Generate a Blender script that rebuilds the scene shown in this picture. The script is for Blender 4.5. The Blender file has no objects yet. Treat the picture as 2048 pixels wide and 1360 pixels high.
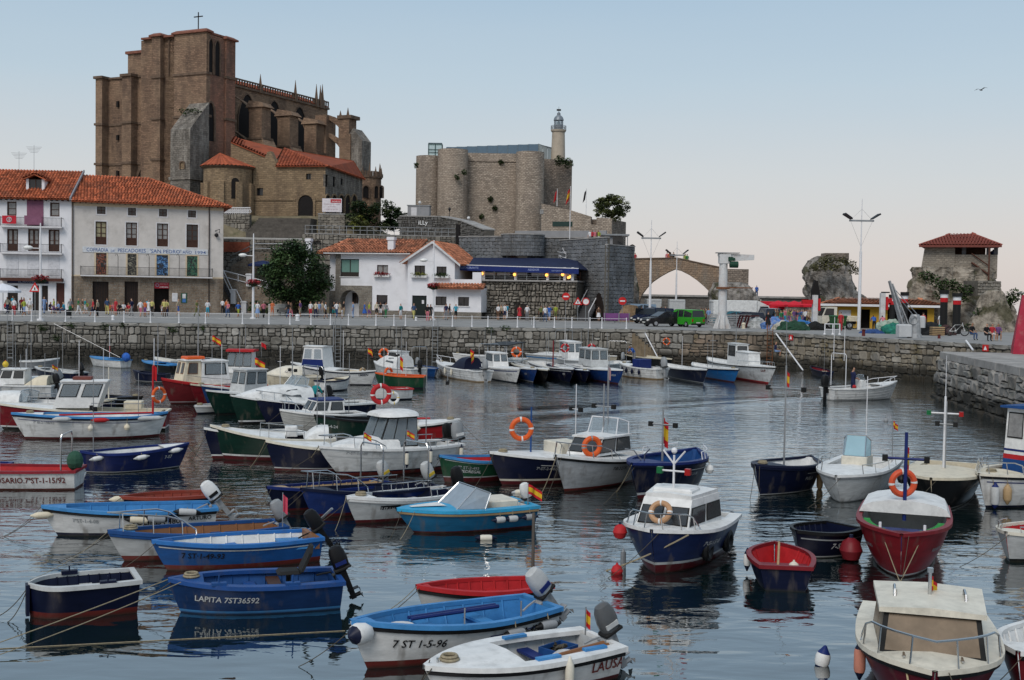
import bpy,bmesh,math,random
from math import cos,sin,pi
from mathutils import Vector as V,Matrix,noise as mnoise
R=random.Random(7)
scene=bpy.context.scene
COL=scene.collection
rad=math.radians
# ---------------------------------------------------------------- camera
F=2400.0
CAM_H=5.9
PITCH,ROLL=math.atan(94/F),rad(0.9)
cf=V((0,cos(PITCH),-sin(PITCH)))
cu0=V((0,sin(PITCH),cos(PITCH)))
cr0=V((1,0,0))
cr=cr0*cos(ROLL)+cu0*sin(ROLL)
cu=-cr0*sin(ROLL)+cu0*cos(ROLL)
cam_data=bpy.data.cameras.new('camera')
cam=bpy.data.objects.new('camera',cam_data)
COL.objects.link(cam)
cam_data.sensor_fit='HORIZONTAL';cam_data.sensor_width=36;cam_data.lens=F/2048*36
cam_data.clip_start=0.3;cam_data.clip_end=30000
m3=Matrix((cr,cu,-cf)).transposed()
cam.matrix_world=Matrix.Translation((0,0,CAM_H))@m3.to_4x4()
scene.camera=cam
# ---------------------------------------------------------------- sky, sun, exposure
SUN_EL,SUN_AZ=rad(46),rad(205)
world=bpy.data.worlds.new('World');scene.world=world;world.use_nodes=True
wn,wl=world.node_tree.nodes,world.node_tree.links
bg=wn['Background']
sky=wn.new('ShaderNodeTexSky');sky.sky_type='NISHITA';sky.sun_disc=False
sky.sun_elevation=SUN_EL;sky.sun_rotation=SUN_AZ
sky.air_density=1.0;sky.dust_density=1.5;sky.ozone_density=1.0
# evening haze: a veil over the clear sky, rose at the horizon and blue above, alike all round
tc=wn.new('ShaderNodeTexCoord');sep=wn.new('ShaderNodeSeparateXYZ')
wl.new(tc.outputs['Generated'],sep.inputs[0])
ramp=wn.new('ShaderNodeValToRGB');ce=ramp.color_ramp
for i,(p,c)in enumerate([(0.0,(7.4,6.6,6.3)),(0.035,(7.35,6.7,6.45)),(0.10,(6.7,6.85,6.95)),(0.17,(5.4,6.5,7.3)),(0.26,(4.2,5.7,7.1)),(0.5,(4.3,5.6,6.9)),(1.0,(4.0,5.1,6.2))]):
 e=ce.elements[i]if i<2 else ce.elements.new(p)
 e.position=p;e.color=(c[0]/10,c[1]/10,c[2]/10,1)
cn=wn.new('ShaderNodeTexNoise');cn.inputs['Scale'].default_value=1.6;cn.inputs['Detail'].default_value=5;cm_=wn.new('ShaderNodeMapping');cm_.inputs['Scale'].default_value=(1,1,7)
wl.new(tc.outputs['Generated'],cm_.inputs[0]);wl.new(cm_.outputs[0],cn.inputs['Vector']);ca=wn.new('ShaderNodeMath');ca.operation='MULTIPLY_ADD';ca.inputs[1].default_value=.05;wl.new(cn.outputs['Fac'],ca.inputs[0]);wl.new(sep.outputs['Z'],ca.inputs[2]);cs_=wn.new('ShaderNodeMath');cs_.operation='SUBTRACT';wl.new(ca.outputs[0],cs_.inputs[0]);cs_.inputs[1].default_value=.025
wl.new(cs_.outputs[0],ramp.inputs[0])
mul=wn.new('ShaderNodeVectorMath');mul.operation='SCALE';mul.inputs['Scale'].default_value=10.0
wl.new(ramp.outputs[0],mul.inputs[0])
mx=wn.new('ShaderNodeMix');mx.data_type='RGBA';mx.inputs['Factor'].default_value=0.85
wl.new(sky.outputs[0],mx.inputs['A']);wl.new(mul.outputs[0],mx.inputs['B'])
wl.new(mx.outputs['Result'],bg.inputs['Color']);bg.inputs['Strength'].default_value=0.1
sun_d=bpy.data.lights.new('sun','SUN');sun_d.energy=2.0;sun_d.angle=rad(30);sun_d.color=(1,0.93,0.85)
sun=bpy.data.objects.new('sun',sun_d);COL.objects.link(sun)
sd=V((sin(SUN_AZ)*cos(SUN_EL),cos(SUN_AZ)*cos(SUN_EL),sin(SUN_EL)))
sun.rotation_euler=sd.to_track_quat('Z','Y').to_euler()
vs=scene.view_settings
vs.view_transform='Standard';vs.look='None';vs.gamma=1;vs.exposure=0.0;vs.use_curve_mapping=False
# ---------------------------------------------------------------- pixel -> place
def ray(px,py):return cf+cr*((px-1024)/F)+cu*((680-py)/F)
C0=V((0,0,CAM_H))
def on_z(px,py,z=0.0):
 d=ray(px,py);t=(z-CAM_H)/d.z
 return C0+d*t
def at_y(px,py,y):
 d=ray(px,py);return C0+d*(y/d.y)
def yaw(d):return math.atan2(d[1],d[0])
class Frame:
 """upright frame: origin o, x axis along unit vector e (horizontal), y axis away (left-hand normal), z up"""
 def __init__(s,p0,p1,z0=0.0):
  s.o=V((p0[0],p0[1],z0));e=V((p1[0]-p0[0],p1[1]-p0[1],0));s.len=e.length
  s.e=e.normalized();s.n=V((-s.e.y,s.e.x,0));s.rz=math.atan2(s.e.y,s.e.x)
 def hit(s,px,py,y=0.0):
  d=ray(px,py);o=s.o+s.n*y
  t=(o-C0).dot(s.n)/d.dot(s.n);p=C0+d*t
  return(p-s.o).dot(s.e),p.z-s.o.z
 def hitx(s,px,py,x=0.0):
  d=ray(px,py);o=s.o+s.e*x
  t=(o-C0).dot(s.e)/d.dot(s.e);p=C0+d*t
  return(p-s.o).dot(s.n),p.z-s.o.z
 def world(s,x,y,z=0):return s.o+s.e*x+s.n*y+V((0,0,z))
 # ---------------------------------------------------------------- materials
MATS={}
def nodes_of(m):
 m.use_nodes=True;nt=m.node_tree
 return nt,nt.nodes,nt.links,nt.nodes['Principled BSDF']
def srgb(h):
 if not isinstance(h,str):return h
 v=[int(h[i:i+2],16)/255 for i in(0,2,4)]
 return tuple(c/12.92 if c<.04045 else((c+.055)/1.055)**2.4 for c in v)
def mat(name,col,rough=0.6,metal=0.0,var=0.18,scale=3.0,bump=0.0,spec=0.22,dirt=None,emit=0,alpha=1.0,island=0.0):
 if name in MATS:return MATS[name]
 m=bpy.data.materials.new(name);MATS[name]=m
 nt,N,L,b=nodes_of(m);col=srgb(col)
 b.inputs['Roughness'].default_value=rough;b.inputs['Metallic'].default_value=metal
 b.inputs['Specular IOR Level'].default_value=spec
 t=N.new('ShaderNodeTexCoord');n=N.new('ShaderNodeTexNoise');n.inputs['Scale'].default_value=scale;n.inputs['Detail'].default_value=6
 n.inputs['Roughness'].default_value=.65
 L.new(t.outputs['Object'],n.inputs['Vector'])
 r=N.new('ShaderNodeValToRGB');e=r.color_ramp.elements
 e[0].position=.3;e[1].position=.7
 e[0].color=tuple(c*(1-var)for c in col)+(1,);e[1].color=tuple(min(1,c*(1+var))for c in col)+(1,)
 L.new(n.outputs['Fac'],r.inputs[0]);out=r.outputs[0]
 if island:
  g=N.new('ShaderNodeNewGeometry');oi=N.new('ShaderNodeObjectInfo');ad=N.new('ShaderNodeMath');ad.operation='ADD'
  L.new(g.outputs['Random Per Island'],ad.inputs[0]);L.new(oi.outputs['Random'],ad.inputs[1])
  fr=N.new('ShaderNodeMath');fr.operation='FRACT';L.new(ad.outputs[0],fr.inputs[0])
  mr=N.new('ShaderNodeMapRange');mr.inputs['To Min'].default_value=1-island;mr.inputs['To Max'].default_value=1+island
  L.new(fr.outputs[0],mr.inputs['Value'])
  hs=N.new('ShaderNodeHueSaturation');L.new(mr.outputs[0],hs.inputs['Value']);L.new(out,hs.inputs['Color'])
  out=hs.outputs[0]
 if dirt:
  dc,amt,ds=dirt
  n2=N.new('ShaderNodeTexNoise');n2.inputs['Scale'].default_value=ds;n2.inputs['Detail'].default_value=8;n2.inputs['Roughness'].default_value=.7
  L.new(t.outputs['Object'],n2.inputs['Vector'])
  r2=N.new('ShaderNodeValToRGB');r2.color_ramp.elements[0].position=.5;r2.color_ramp.elements[1].position=.72
  r2.color_ramp.elements[0].color=(0,0,0,1);r2.color_ramp.elements[1].color=(amt,)*3+(1,)
  L.new(n2.outputs['Fac'],r2.inputs[0])
  x=N.new('ShaderNodeMix');x.data_type='RGBA';x.inputs['B'].default_value=srgb(dc)+(1,)
  L.new(r2.outputs[0],x.inputs['Factor']);L.new(out,x.inputs['A']);out=x.outputs['Result']
 L.new(out,b.inputs['Base Color'])
 if bump:
  bp=N.new('ShaderNodeBump');bp.inputs['Strength'].default_value=bump;bp.inputs['Distance'].default_value=.05
  n3=N.new('ShaderNodeTexNoise');n3.inputs['Scale'].default_value=scale*3;n3.inputs['Detail'].default_value=8
  L.new(t.outputs['Object'],n3.inputs['Vector']);L.new(n3.outputs['Fac'],bp.inputs['Height']);L.new(bp.outputs[0],b.inputs['Normal'])
 if emit:
  b.inputs['Emission Color'].default_value=tuple(col)+(1,);b.inputs['Emission Strength'].default_value=emit
 if alpha<1:b.inputs['Alpha'].default_value=alpha
 return m
def masonry(name,c1,c2,mortar,bw=.6,bh=.3,bump=.7,stain=None,stain2=None,sscale=.12,msize=.02,vstreak=True):
 """stone too far to tell block from block: coursed pattern with relief and weather stains"""
 if name in MATS:return MATS[name]
 m=bpy.data.materials.new(name);MATS[name]=m
 nt,N,L,b=nodes_of(m);b.inputs['Roughness'].default_value=.9;b.inputs['Specular IOR Level'].default_value=.2
 t=N.new('ShaderNodeTexCoord');g=N.new('ShaderNodeNewGeometry')
 sp=N.new('ShaderNodeSeparateXYZ');L.new(t.outputs['Object'],sp.inputs[0])
 sn=N.new('ShaderNodeVectorTransform');sn.vector_type='NORMAL';sn.convert_from='WORLD';sn.convert_to='OBJECT';L.new(g.outputs['Normal'],sn.inputs[0])
 ns=N.new('ShaderNodeSeparateXYZ');L.new(sn.outputs[0],ns.inputs[0])
 def M(op,a,bb):
  q=N.new('ShaderNodeMath');q.operation=op
  for i,v in enumerate((a,bb)):
   if v is None:continue
   if isinstance(v,(int,float)):q.inputs[i].default_value=v
   else:L.new(v,q.inputs[i])
  return q.outputs[0]
 ax=M('ABSOLUTE',ns.outputs['X'],None);ay=M('ABSOLUTE',ns.outputs['Y'],None);sel=M('GREATER_THAN',ax,ay)
 u=N.new('ShaderNodeMix');L.new(sel,u.inputs['Factor']);L.new(sp.outputs['X'],u.inputs['A']);L.new(sp.outputs['Y'],u.inputs['B'])
 wv=N.new('ShaderNodeTexNoise');wv.inputs['Scale'].default_value=1.1/bw;L.new(t.outputs['Object'],wv.inputs['Vector'])
 wob=M('MULTIPLY',M('SUBTRACT',wv.outputs['Fac'],.5),bh*1.5)
 cb=N.new('ShaderNodeCombineXYZ');L.new(M('ADD',u.outputs['Result'],wob),cb.inputs[0]);L.new(M('ADD',sp.outputs['Z'],wob),cb.inputs[1])
 br=N.new('ShaderNodeTexBrick');L.new(cb.outputs[0],br.inputs['Vector']);br.inputs['Scale'].default_value=1
 br.inputs['Brick Width'].default_value=bw;br.inputs['Row Height'].default_value=bh;br.inputs['Mortar Size'].default_value=msize
 br.inputs['Mortar Smooth'].default_value=.4;br.inputs['Bias'].default_value=0
 for k,c in(('Color1',c1),('Color2',c2),('Mortar',mortar)):br.inputs[k].default_value=srgb(c)+(1,)
 out=br.outputs['Color']
 def mix(out,col,sc,lo,hi,amt,stretch=1):
  n2=N.new('ShaderNodeTexNoise');n2.inputs['Scale'].default_value=sc;n2.inputs['Detail'].default_value=9;n2.inputs['Roughness'].default_value=.7
  mp=N.new('ShaderNodeMapping');mp.inputs['Scale'].default_value=(1,1,stretch);L.new(t.outputs['Object'],mp.inputs[0]);L.new(mp.outputs[0],n2.inputs['Vector'])
  r2=N.new('ShaderNodeValToRGB');e=r2.color_ramp.elements;e[0].position=lo;e[1].position=hi;e[0].color=(0,0,0,1);e[1].color=(amt,)*3+(1,)
  L.new(n2.outputs['Fac'],r2.inputs[0]);x=N.new('ShaderNodeMix');x.data_type='RGBA';x.inputs['B'].default_value=srgb(col)+(1,)
  L.new(r2.outputs[0],x.inputs['Factor']);L.new(out,x.inputs['A']);return x.outputs['Result']
 if stain:out=mix(out,stain,sscale,.42,.68,.75)
 if stain2:out=mix(out,stain2,sscale*2.3,.48,.7,.8,.25 if vstreak else 1)
 out=mix(out,tuple(v*.45 for v in srgb(c1)),2.2,.5,.8,.6)
 L.new(out,b.inputs['Base Color'])
 bp=N.new('ShaderNodeBump');bp.inputs['Strength'].default_value=bump;bp.inputs['Distance'].default_value=.08
 n3=N.new('ShaderNodeTexNoise');n3.inputs['Scale'].default_value=3;n3.inputs['Detail'].default_value=8;L.new(t.outputs['Object'],n3.inputs['Vector'])
 h=M('ADD',M('MULTIPLY',br.outputs['Fac'],-1.0),n3.outputs['Fac'])
 L.new(h,bp.inputs['Height']);L.new(bp.outputs[0],b.inputs['Normal'])
 return m
 # ---------------------------------------------------------------- mesh builder
class MB:
 def __init__(s):s.v=[];s.f=[];s.m=[];s.mi=0
 def add(s,vs,fs,mi=None):
  o=len(s.v);s.v+=[tuple(p)for p in vs]
  for f in fs:s.f.append(tuple(i+o for i in f));s.m.append(s.mi if mi is None else mi)
  return s
 def box(s,x0,x1,y0,y1,z0,z1,mi=None):
  if x0>x1:x0,x1=x1,x0
  if y0>y1:y0,y1=y1,y0
  if z0>z1:z0,z1=z1,z0
  return s.add([(x0,y0,z0),(x1,y0,z0),(x1,y1,z0),(x0,y1,z0),(x0,y0,z1),(x1,y0,z1),(x1,y1,z1),(x0,y1,z1)],
  [(0,3,2,1),(4,5,6,7),(0,1,5,4),(1,2,6,5),(2,3,7,6),(3,0,4,7)],mi)
 def bbox(s,x0,x1,y0,y1,z0,z1,b=.02,mi=None):
  """box with chamfered vertical and top edges"""
  P=[(x0+b,y0),(x1-b,y0),(x1,y0+b),(x1,y1-b),(x1-b,y1),(x0+b,y1),(x0,y1-b),(x0,y0+b)]
  Q=[(min(max(x,x0+b),x1-b),min(max(y,y0+b),y1-b))for x,y in P]
  vs=[(x,y,z0)for x,y in P]+[(x,y,z1-b)for x,y in P]+[(x,y,z1)for x,y in Q]
  fs=[tuple(range(7,-1,-1)),tuple(range(16,24))]
  for k in range(2):
   for i in range(8):fs.append((k*8+i,k*8+(i+1)%8,k*8+8+(i+1)%8,k*8+8+i))
  return s.add(vs,fs,mi)
 def poly(s,pts,mi=None):return s.add(pts,[tuple(range(len(pts)))],mi)
 def prism(s,pts,off,mi=None):
  n=len(pts);o=V(off);a=[V(p)for p in pts];vs=a+[p+o for p in a]
  fs=[tuple(range(n-1,-1,-1)),tuple(range(n,2*n))]+[(i,(i+1)%n,n+(i+1)%n,n+i)for i in range(n)]
  return s.add(vs,fs,mi)
 def cyl(s,p0,p1,r0,r1=None,n=8,mi=None,caps=True):
  r1=r0 if r1 is None else r1;p0=V(p0);p1=V(p1);d=(p1-p0)
  if d.length<1e-6:return s
  d.normalize();a=V((0,0,1))if abs(d.z)<.9 else V((1,0,0));u=d.cross(a).normalized();w=d.cross(u)
  vs=[]
  for p,r in((p0,r0),(p1,r1)):
   for i in range(n):t=2*pi*i/n;vs.append(p+u*(cos(t)*r)+w*(sin(t)*r))
  fs=[(i,n+i,n+(i+1)%n,(i+1)%n)for i in range(n)]
  if caps:fs+=[tuple(range(n)),tuple(range(2*n-1,n-1,-1))]
  return s.add(vs,fs,mi)
 def tube(s,pts,r,n=6,mi=None,closed=False):
  pts=[V(p)for p in pts];k=len(pts);vs=[];fs=[]
  rs=r if isinstance(r,(list,tuple))else[r]*k
  for i in range(k):
   a=pts[i-1]if(i or closed)else pts[i];b=pts[(i+1)%k]if(i<k-1 or closed)else pts[i]
   d=(b-a).normalized()if(b-a).length>1e-9 else V((1,0,0))
   q=V((0,0,1))if abs(d.z)<.95 else V((1,0,0));u=d.cross(q).normalized();w=d.cross(u)
   for j in range(n):t=2*pi*j/n;vs.append(pts[i]+u*(cos(t)*rs[i])+w*(sin(t)*rs[i]))
  for i in range(k if closed else k-1):
   for j in range(n):
    a,b=i*n,((i+1)%k)*n;fs.append((a+j,b+j,b+(j+1)%n,a+(j+1)%n))
  if not closed:fs+=[tuple(range(n)),tuple(range(k*n-1,(k-1)*n-1,-1))]
  return s.add(vs,fs,mi)
 def lathe(s,prof,n=12,c=(0,0,0),mi=None,a0=0,a1=None,axis='z'):
  full=a1 is None;a1=2*pi if full else a1;m=n if full else n+1;vs=[];fs=[]
  for r,z in prof:
   for i in range(m):
    t=a0+(a1-a0)*i/n;x,y=r*cos(t),r*sin(t)
    p=(x,y,z)if axis=='z'else((z,x,y)if axis=='x'else(x,z,y))
    vs.append((c[0]+p[0],c[1]+p[1],c[2]+p[2]))
  for k in range(len(prof)-1):
   for i in range(n):
    j=(i+1)%m;fs.append((k*m+i,k*m+j,k*m+m+j,k*m+m+i))
  return s.add(vs,fs,mi)
 def ball(s,c,r,n=10,k=6,sc=(1,1,1),mi=None):
  vs=[];fs=[]
  for i in range(k+1):
   t=pi*i/k
   for j in range(n):p=2*pi*j/n;vs.append((c[0]+r*sc[0]*sin(t)*cos(p),c[1]+r*sc[1]*sin(t)*sin(p),c[2]+r*sc[2]*cos(t)))
  for i in range(k):
   for j in range(n):fs.append((i*n+j,i*n+n+j,i*n+n+(j+1)%n,i*n+(j+1)%n))
  return s.add(vs,fs,mi)
 def torus(s,c,Rr,r,n=20,k=8,M=None,mi=None,a0=0,a1=2*pi):
  full=abs(a1-a0-2*pi)<1e-6;m=n if full else n+1;vs=[];fs=[];c=V(c)
  for i in range(m):
   t=a0+(a1-a0)*i/n
   for j in range(k):
    p=2*pi*j/k;q=V(((Rr+r*cos(p))*cos(t),r*sin(p),(Rr+r*cos(p))*sin(t)))
    vs.append(c+((M@q)if M else q))
  for i in range(n):
   for j in range(k):a,b=i*k,((i+1)%m)*k;fs.append((a+j,b+j,b+(j+1)%k,a+(j+1)%k))
  return s.add(vs,fs,mi)
 def grid(s,rows,mi=None,closed=False):
  k=len(rows);n=len(rows[0]);vs=[p for r in rows for p in r];fs=[]
  for i in range(k-1):
   for j in range(n if closed else n-1):fs.append((i*n+j,i*n+(j+1)%n,i*n+n+(j+1)%n,i*n+n+j))
  return s.add(vs,fs,mi)
 def mesh(s,name,mats,smooth=False):
  me=bpy.data.meshes.new(name);me.from_pydata(s.v,[],s.f)
  mats=mats if isinstance(mats,(list,tuple))else[mats]
  for m in mats:me.materials.append(m)
  if len(mats)>1:me.polygons.foreach_set('material_index',s.m)
  if smooth:me.polygons.foreach_set('use_smooth',[True]*len(me.polygons))
  me.update();return me
 def B(s,name,mats,parent=None,smooth=False,fix=True,**k):
  me=s.mesh(name,mats,smooth)
  if fix:
   bm=bmesh.new();bm.from_mesh(me);bmesh.ops.recalc_face_normals(bm,faces=bm.faces);bm.to_mesh(me);bm.free()
  if smooth:
   try:me.set_sharp_from_angle(angle=rad(38))
   except Exception:pass
  return put(name,me,parent,**k)
def put(name,me,parent=None,loc=None,rz=None,label=None,cat=None,group=None,kind=None,rot=None,scale=None):
 o=bpy.data.objects.new(name,me);COL.objects.link(o)
 if parent:o.parent=parent
 if loc is not None:o.location=loc
 if rz is not None:o.rotation_euler=(0,0,rz)
 if rot is not None:o.rotation_euler=rot
 if scale is not None:o.scale=scale
 for k,v in(('label',label),('category',cat),('group',group),('kind',kind)):
  if v:o[k]=v
 return o
def thing(name,label,cat,loc=(0,0,0),rz=0,group=None,kind=None):
 o=put(name,None,None,loc,rz,label,cat,group,kind);o.empty_display_size=.3
 return o
KIDS={}
def copy_tree(o,parent=None,loc=None,rz=None,label=None):
 c=o.copy();COL.objects.link(c);c.parent=parent
 if loc is not None:c.location=loc
 if rz is not None:c.rotation_euler=(0,0,rz)
 if label:c['label']=label
 for ch in list(o.children):copy_tree(ch,c)
 return c
_tc={}
def text_mesh(txt,size=1.0,bold=0.0):
 """glyph outlines as flat polygons: list of verts (x,y), faces; x centred"""
 k=(txt,bold)
 if k not in _tc:
  cu_=bpy.data.curves.new('tmp','FONT');cu_.body=txt;cu_.size=1;cu_.align_x='CENTER';cu_.resolution_u=2;cu_.offset=bold;cu_.fill_mode='FRONT'
  ob=bpy.data.objects.new('tmp',cu_);COL.objects.link(ob)
  dg=bpy.context.evaluated_depsgraph_get();me=ob.evaluated_get(dg).to_mesh()
  vs=[(v.co.x,v.co.y)for v in me.vertices];fs=[tuple(p.vertices)for p in me.polygons]
  w=(max(v[0]for v in vs)-min(v[0]for v in vs))if vs else 1
  ob.evaluated_get(dg).to_mesh_clear();bpy.data.objects.remove(ob);bpy.data.curves.remove(cu_)
  _tc[k]=(vs,fs,w)
 return _tc[k]
def flat_text(name,txt,parent,x,y,z,width,m,height=None,bold=0.01):
 """lettering standing in the local x-z plane, facing -y"""
 vs,fs,w=text_mesh(txt,bold=bold);sx=width/w;sz=(height/.72)if height else sx
 mb=MB().add([(x+a*sx,y,z+b*sz)for a,b in vs],fs)
 return mb.B(name,m,parent,fix=False)
def arch_pts(x0,x1,z0,z1,kind='round',n=8):
 """outline of an arched opening, counter-clockwise in x-z from bottom left"""
 w=(x1-x0)/2;cx=(x0+x1)/2
 P=[(x0,z0),(x1,z0)]
 if kind=='round':
  zs=z1-w
  P+=[(cx+w*cos(pi*i/n),zs+w*sin(pi*i/n))for i in range(n+1)]
 else:
  hr=w*1.75;zs=z1-hr
  for i in range(n//2+1):t=i/(n//2);P.append((x1-w*(1-cos(t*pi/2))**.75,zs+hr*sin(t*pi/2)**1.15))
  for i in range(n//2-1,-1,-1):t=i/(n//2);P.append((x0+w*(1-cos(t*pi/2))**.75,zs+hr*sin(t*pi/2)**1.15))
 return P
 # lettering outlines, made while the scene is still empty
for _t in[("'SAN PEDRO'",0.01),('1994',0.01),('7 ST 1-5-96',0.015),('7 ST-1-N-03',0.015),('7 ST·1-49-93',0.015),('7-07',0.015),('7-BI-2-27-92',0.015),('7-ST1391',0.015),('7ª BI-2-198/93',0.015),('7ª ST-2-493',0.015),('7ª-SS-1-57-85',0.015),('7ª-ST-1-1-08',0.015),('7ª-ST-2-4-02',0.015),('7ª-ST-2-5-88',0.015),('7ª-ST-4-4-08',0.015),('7ªST-1-4-08',0.015),('ARTURO',0.015),('ASADOR',0.01),('AÑO',0.01),('B BIB7',0.015),('BEGOÑA',0.015),('COFRADIA',0.01),('DE',0.01),('DE SANTA MARIA',0.01),('EL MARINERO',0.01),('EL PEDREGAL',0.015),('FISH RESTAURANT',0.01),('GALPE',0.015),('GAREXA',0.015),('GOBIERNO DE CANTABRIA',0.01),('LA MARINERA',0.01),('LAPITA 7ST36592',0.015),('LAUSA',0.015),('LMSEN',0.015),('MARI',0.015),('NAIARA',0.015),('PAKERO',0.015),('PESCADORES',0.01),('PROYECTO',0.01),('PUELA',0.015),('QUICKSILVER',0.015),('RESTAURACION DE LA IGLESIA',0.01),('RESTAURANT',0.01),('RESTAURANTE',0.01),('RIKARDO',0.015),('ROSARIO.7ªST-1-15/92',0.015),('SIEBT-1',0.015),('T ST-4-24',0.015),('TOLIKEA 480',0.015),('TOWERY',0.015),('XEA 420',0.015),('iLLy',0.01)]:text_mesh(_t[0],bold=_t[1])
# ================================================================ setting
QZ=2.95
def water_mat():
 m=bpy.data.materials.new('harbour_water');nt,N,L,b=nodes_of(m)
 b.inputs['Base Color'].default_value=(.003,.011,.012,1);b.inputs['Roughness'].default_value=.02
 b.inputs['IOR'].default_value=2.0;b.inputs['Specular IOR Level'].default_value=.5
 g=N.new('ShaderNodeNewGeometry')
 def noise(sx,sy,det,ro,dist=0):
  mp=N.new('ShaderNodeMapping');mp.inputs['Scale'].default_value=(sx,sy,1);mp.inputs['Rotation'].default_value=(0,0,rad(4))
  L.new(g.outputs['Position'],mp.inputs[0]);n=N.new('ShaderNodeTexNoise');n.inputs['Scale'].default_value=1;n.inputs['Detail'].default_value=det
  n.inputs['Roughness'].default_value=ro;n.inputs['Distortion'].default_value=dist;L.new(mp.outputs[0],n.inputs['Vector']);return n.outputs['Fac']
 def math_(op,a,bb):
  q=N.new('ShaderNodeMath');q.operation=op
  for i,v in enumerate((a,bb)):
   if isinstance(v,(int,float)):q.inputs[i].default_value=v
   else:L.new(v,q.inputs[i])
  return q.outputs[0]
  # calm patches and breezy patches
 patch=N.new('ShaderNodeMapRange');L.new(noise(.045,.05,2,.5),patch.inputs['Value']);patch.inputs['From Min'].default_value=.35;patch.inputs['From Max'].default_value=.65
 patch.inputs['To Min'].default_value=.3;patch.inputs['To Max'].default_value=1.35
 sp=N.new('ShaderNodeSeparateXYZ');L.new(g.outputs['Position'],sp.inputs[0])
 far=N.new('ShaderNodeMapRange');L.new(sp.outputs['Y'],far.inputs['Value']);far.inputs['From Min'].default_value=18;far.inputs['From Max'].default_value=48
 far.inputs['To Min'].default_value=.1;far.inputs['To Max'].default_value=1
 h=math_('ADD',math_('MULTIPLY',noise(.5,.95,2,.45,.4),.6),math_('MULTIPLY',math_('MULTIPLY',noise(1.2,2.9,3,.5,.5),.62),far.outputs[0]))
 h=math_('ADD',h,math_('MULTIPLY',math_('MULTIPLY',noise(4,9,2,.5),.07),far.outputs[0]))
 h=math_('MULTIPLY',h,patch.outputs[0])
 # wake of the boat under way: two long low ridges trailing to the left
 W0,W1_=on_z(1652,792,0),on_z(1010,835,0);wd=(W1_-W0).normalized();wmp=N.new('ShaderNodeMapping');wmp.vector_type='TEXTURE';wmp.inputs['Location'].default_value=W0;wmp.inputs['Rotation'].default_value=(0,0,yaw(wd));L.new(g.outputs['Position'],wmp.inputs[0]);ws=N.new('ShaderNodeSeparateXYZ');L.new(wmp.outputs[0],ws.inputs[0])
 on=math_('MULTIPLY',math_('GREATER_THAN',ws.outputs['X'],0),math_('LESS_THAN',ws.outputs['X'],(W1_-W0).length));ay=math_('ABSOLUTE',ws.outputs['Y'],0);d0=math_('SUBTRACT',ay,math_('MULTIPLY',ws.outputs['X'],.09));d1=math_('POWER',2.718,math_('MULTIPLY',math_('POWER',math_('ABSOLUTE',d0,0),2),-.7));h=math_('ADD',h,math_('MULTIPLY',math_('MULTIPLY',d1,on),.9))
 bp=N.new('ShaderNodeBump');bp.inputs['Strength'].default_value=1.0;bp.inputs['Distance'].default_value=.1
 L.new(h,bp.inputs['Height']);L.new(bp.outputs[0],b.inputs['Normal'])
 b.inputs['Coat Weight'].default_value=.8;b.inputs['Coat Roughness'].default_value=.02;b.inputs['Coat IOR'].default_value=1.9;L.new(bp.outputs[0],b.inputs['Coat Normal'])
 return m
w=MB();w.add([(-6000,-60,0),(6000,-60,0),(6000,16000,0),(-6000,16000,0)],[(0,1,2,3)])
w.B('harbour_water',water_mat(),kind='structure',fix=False)
asphalt=mat('asphalt',(.24,.235,.228),.9,var=.2,scale=.6,bump=.15)
concrete=mat('concrete',(.30,.29,.28),.9,var=.2,scale=1.2,bump=.2,dirt=((.09,.085,.08),.6,.8))
Q=[on_z(-160,640,QZ),on_z(1262,658,QZ),on_z(1548,664,QZ),on_z(2110,696,QZ)]
g=MB();back=[(95,176),(95,60)]
g.poly([(p.x,p.y,QZ)for p in Q]+[(95,Q[3].y,QZ),(95,176,QZ),(-110,176,QZ),(-110,Q[0].y,QZ)])
g.B('promenade',asphalt,kind='structure')
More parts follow.
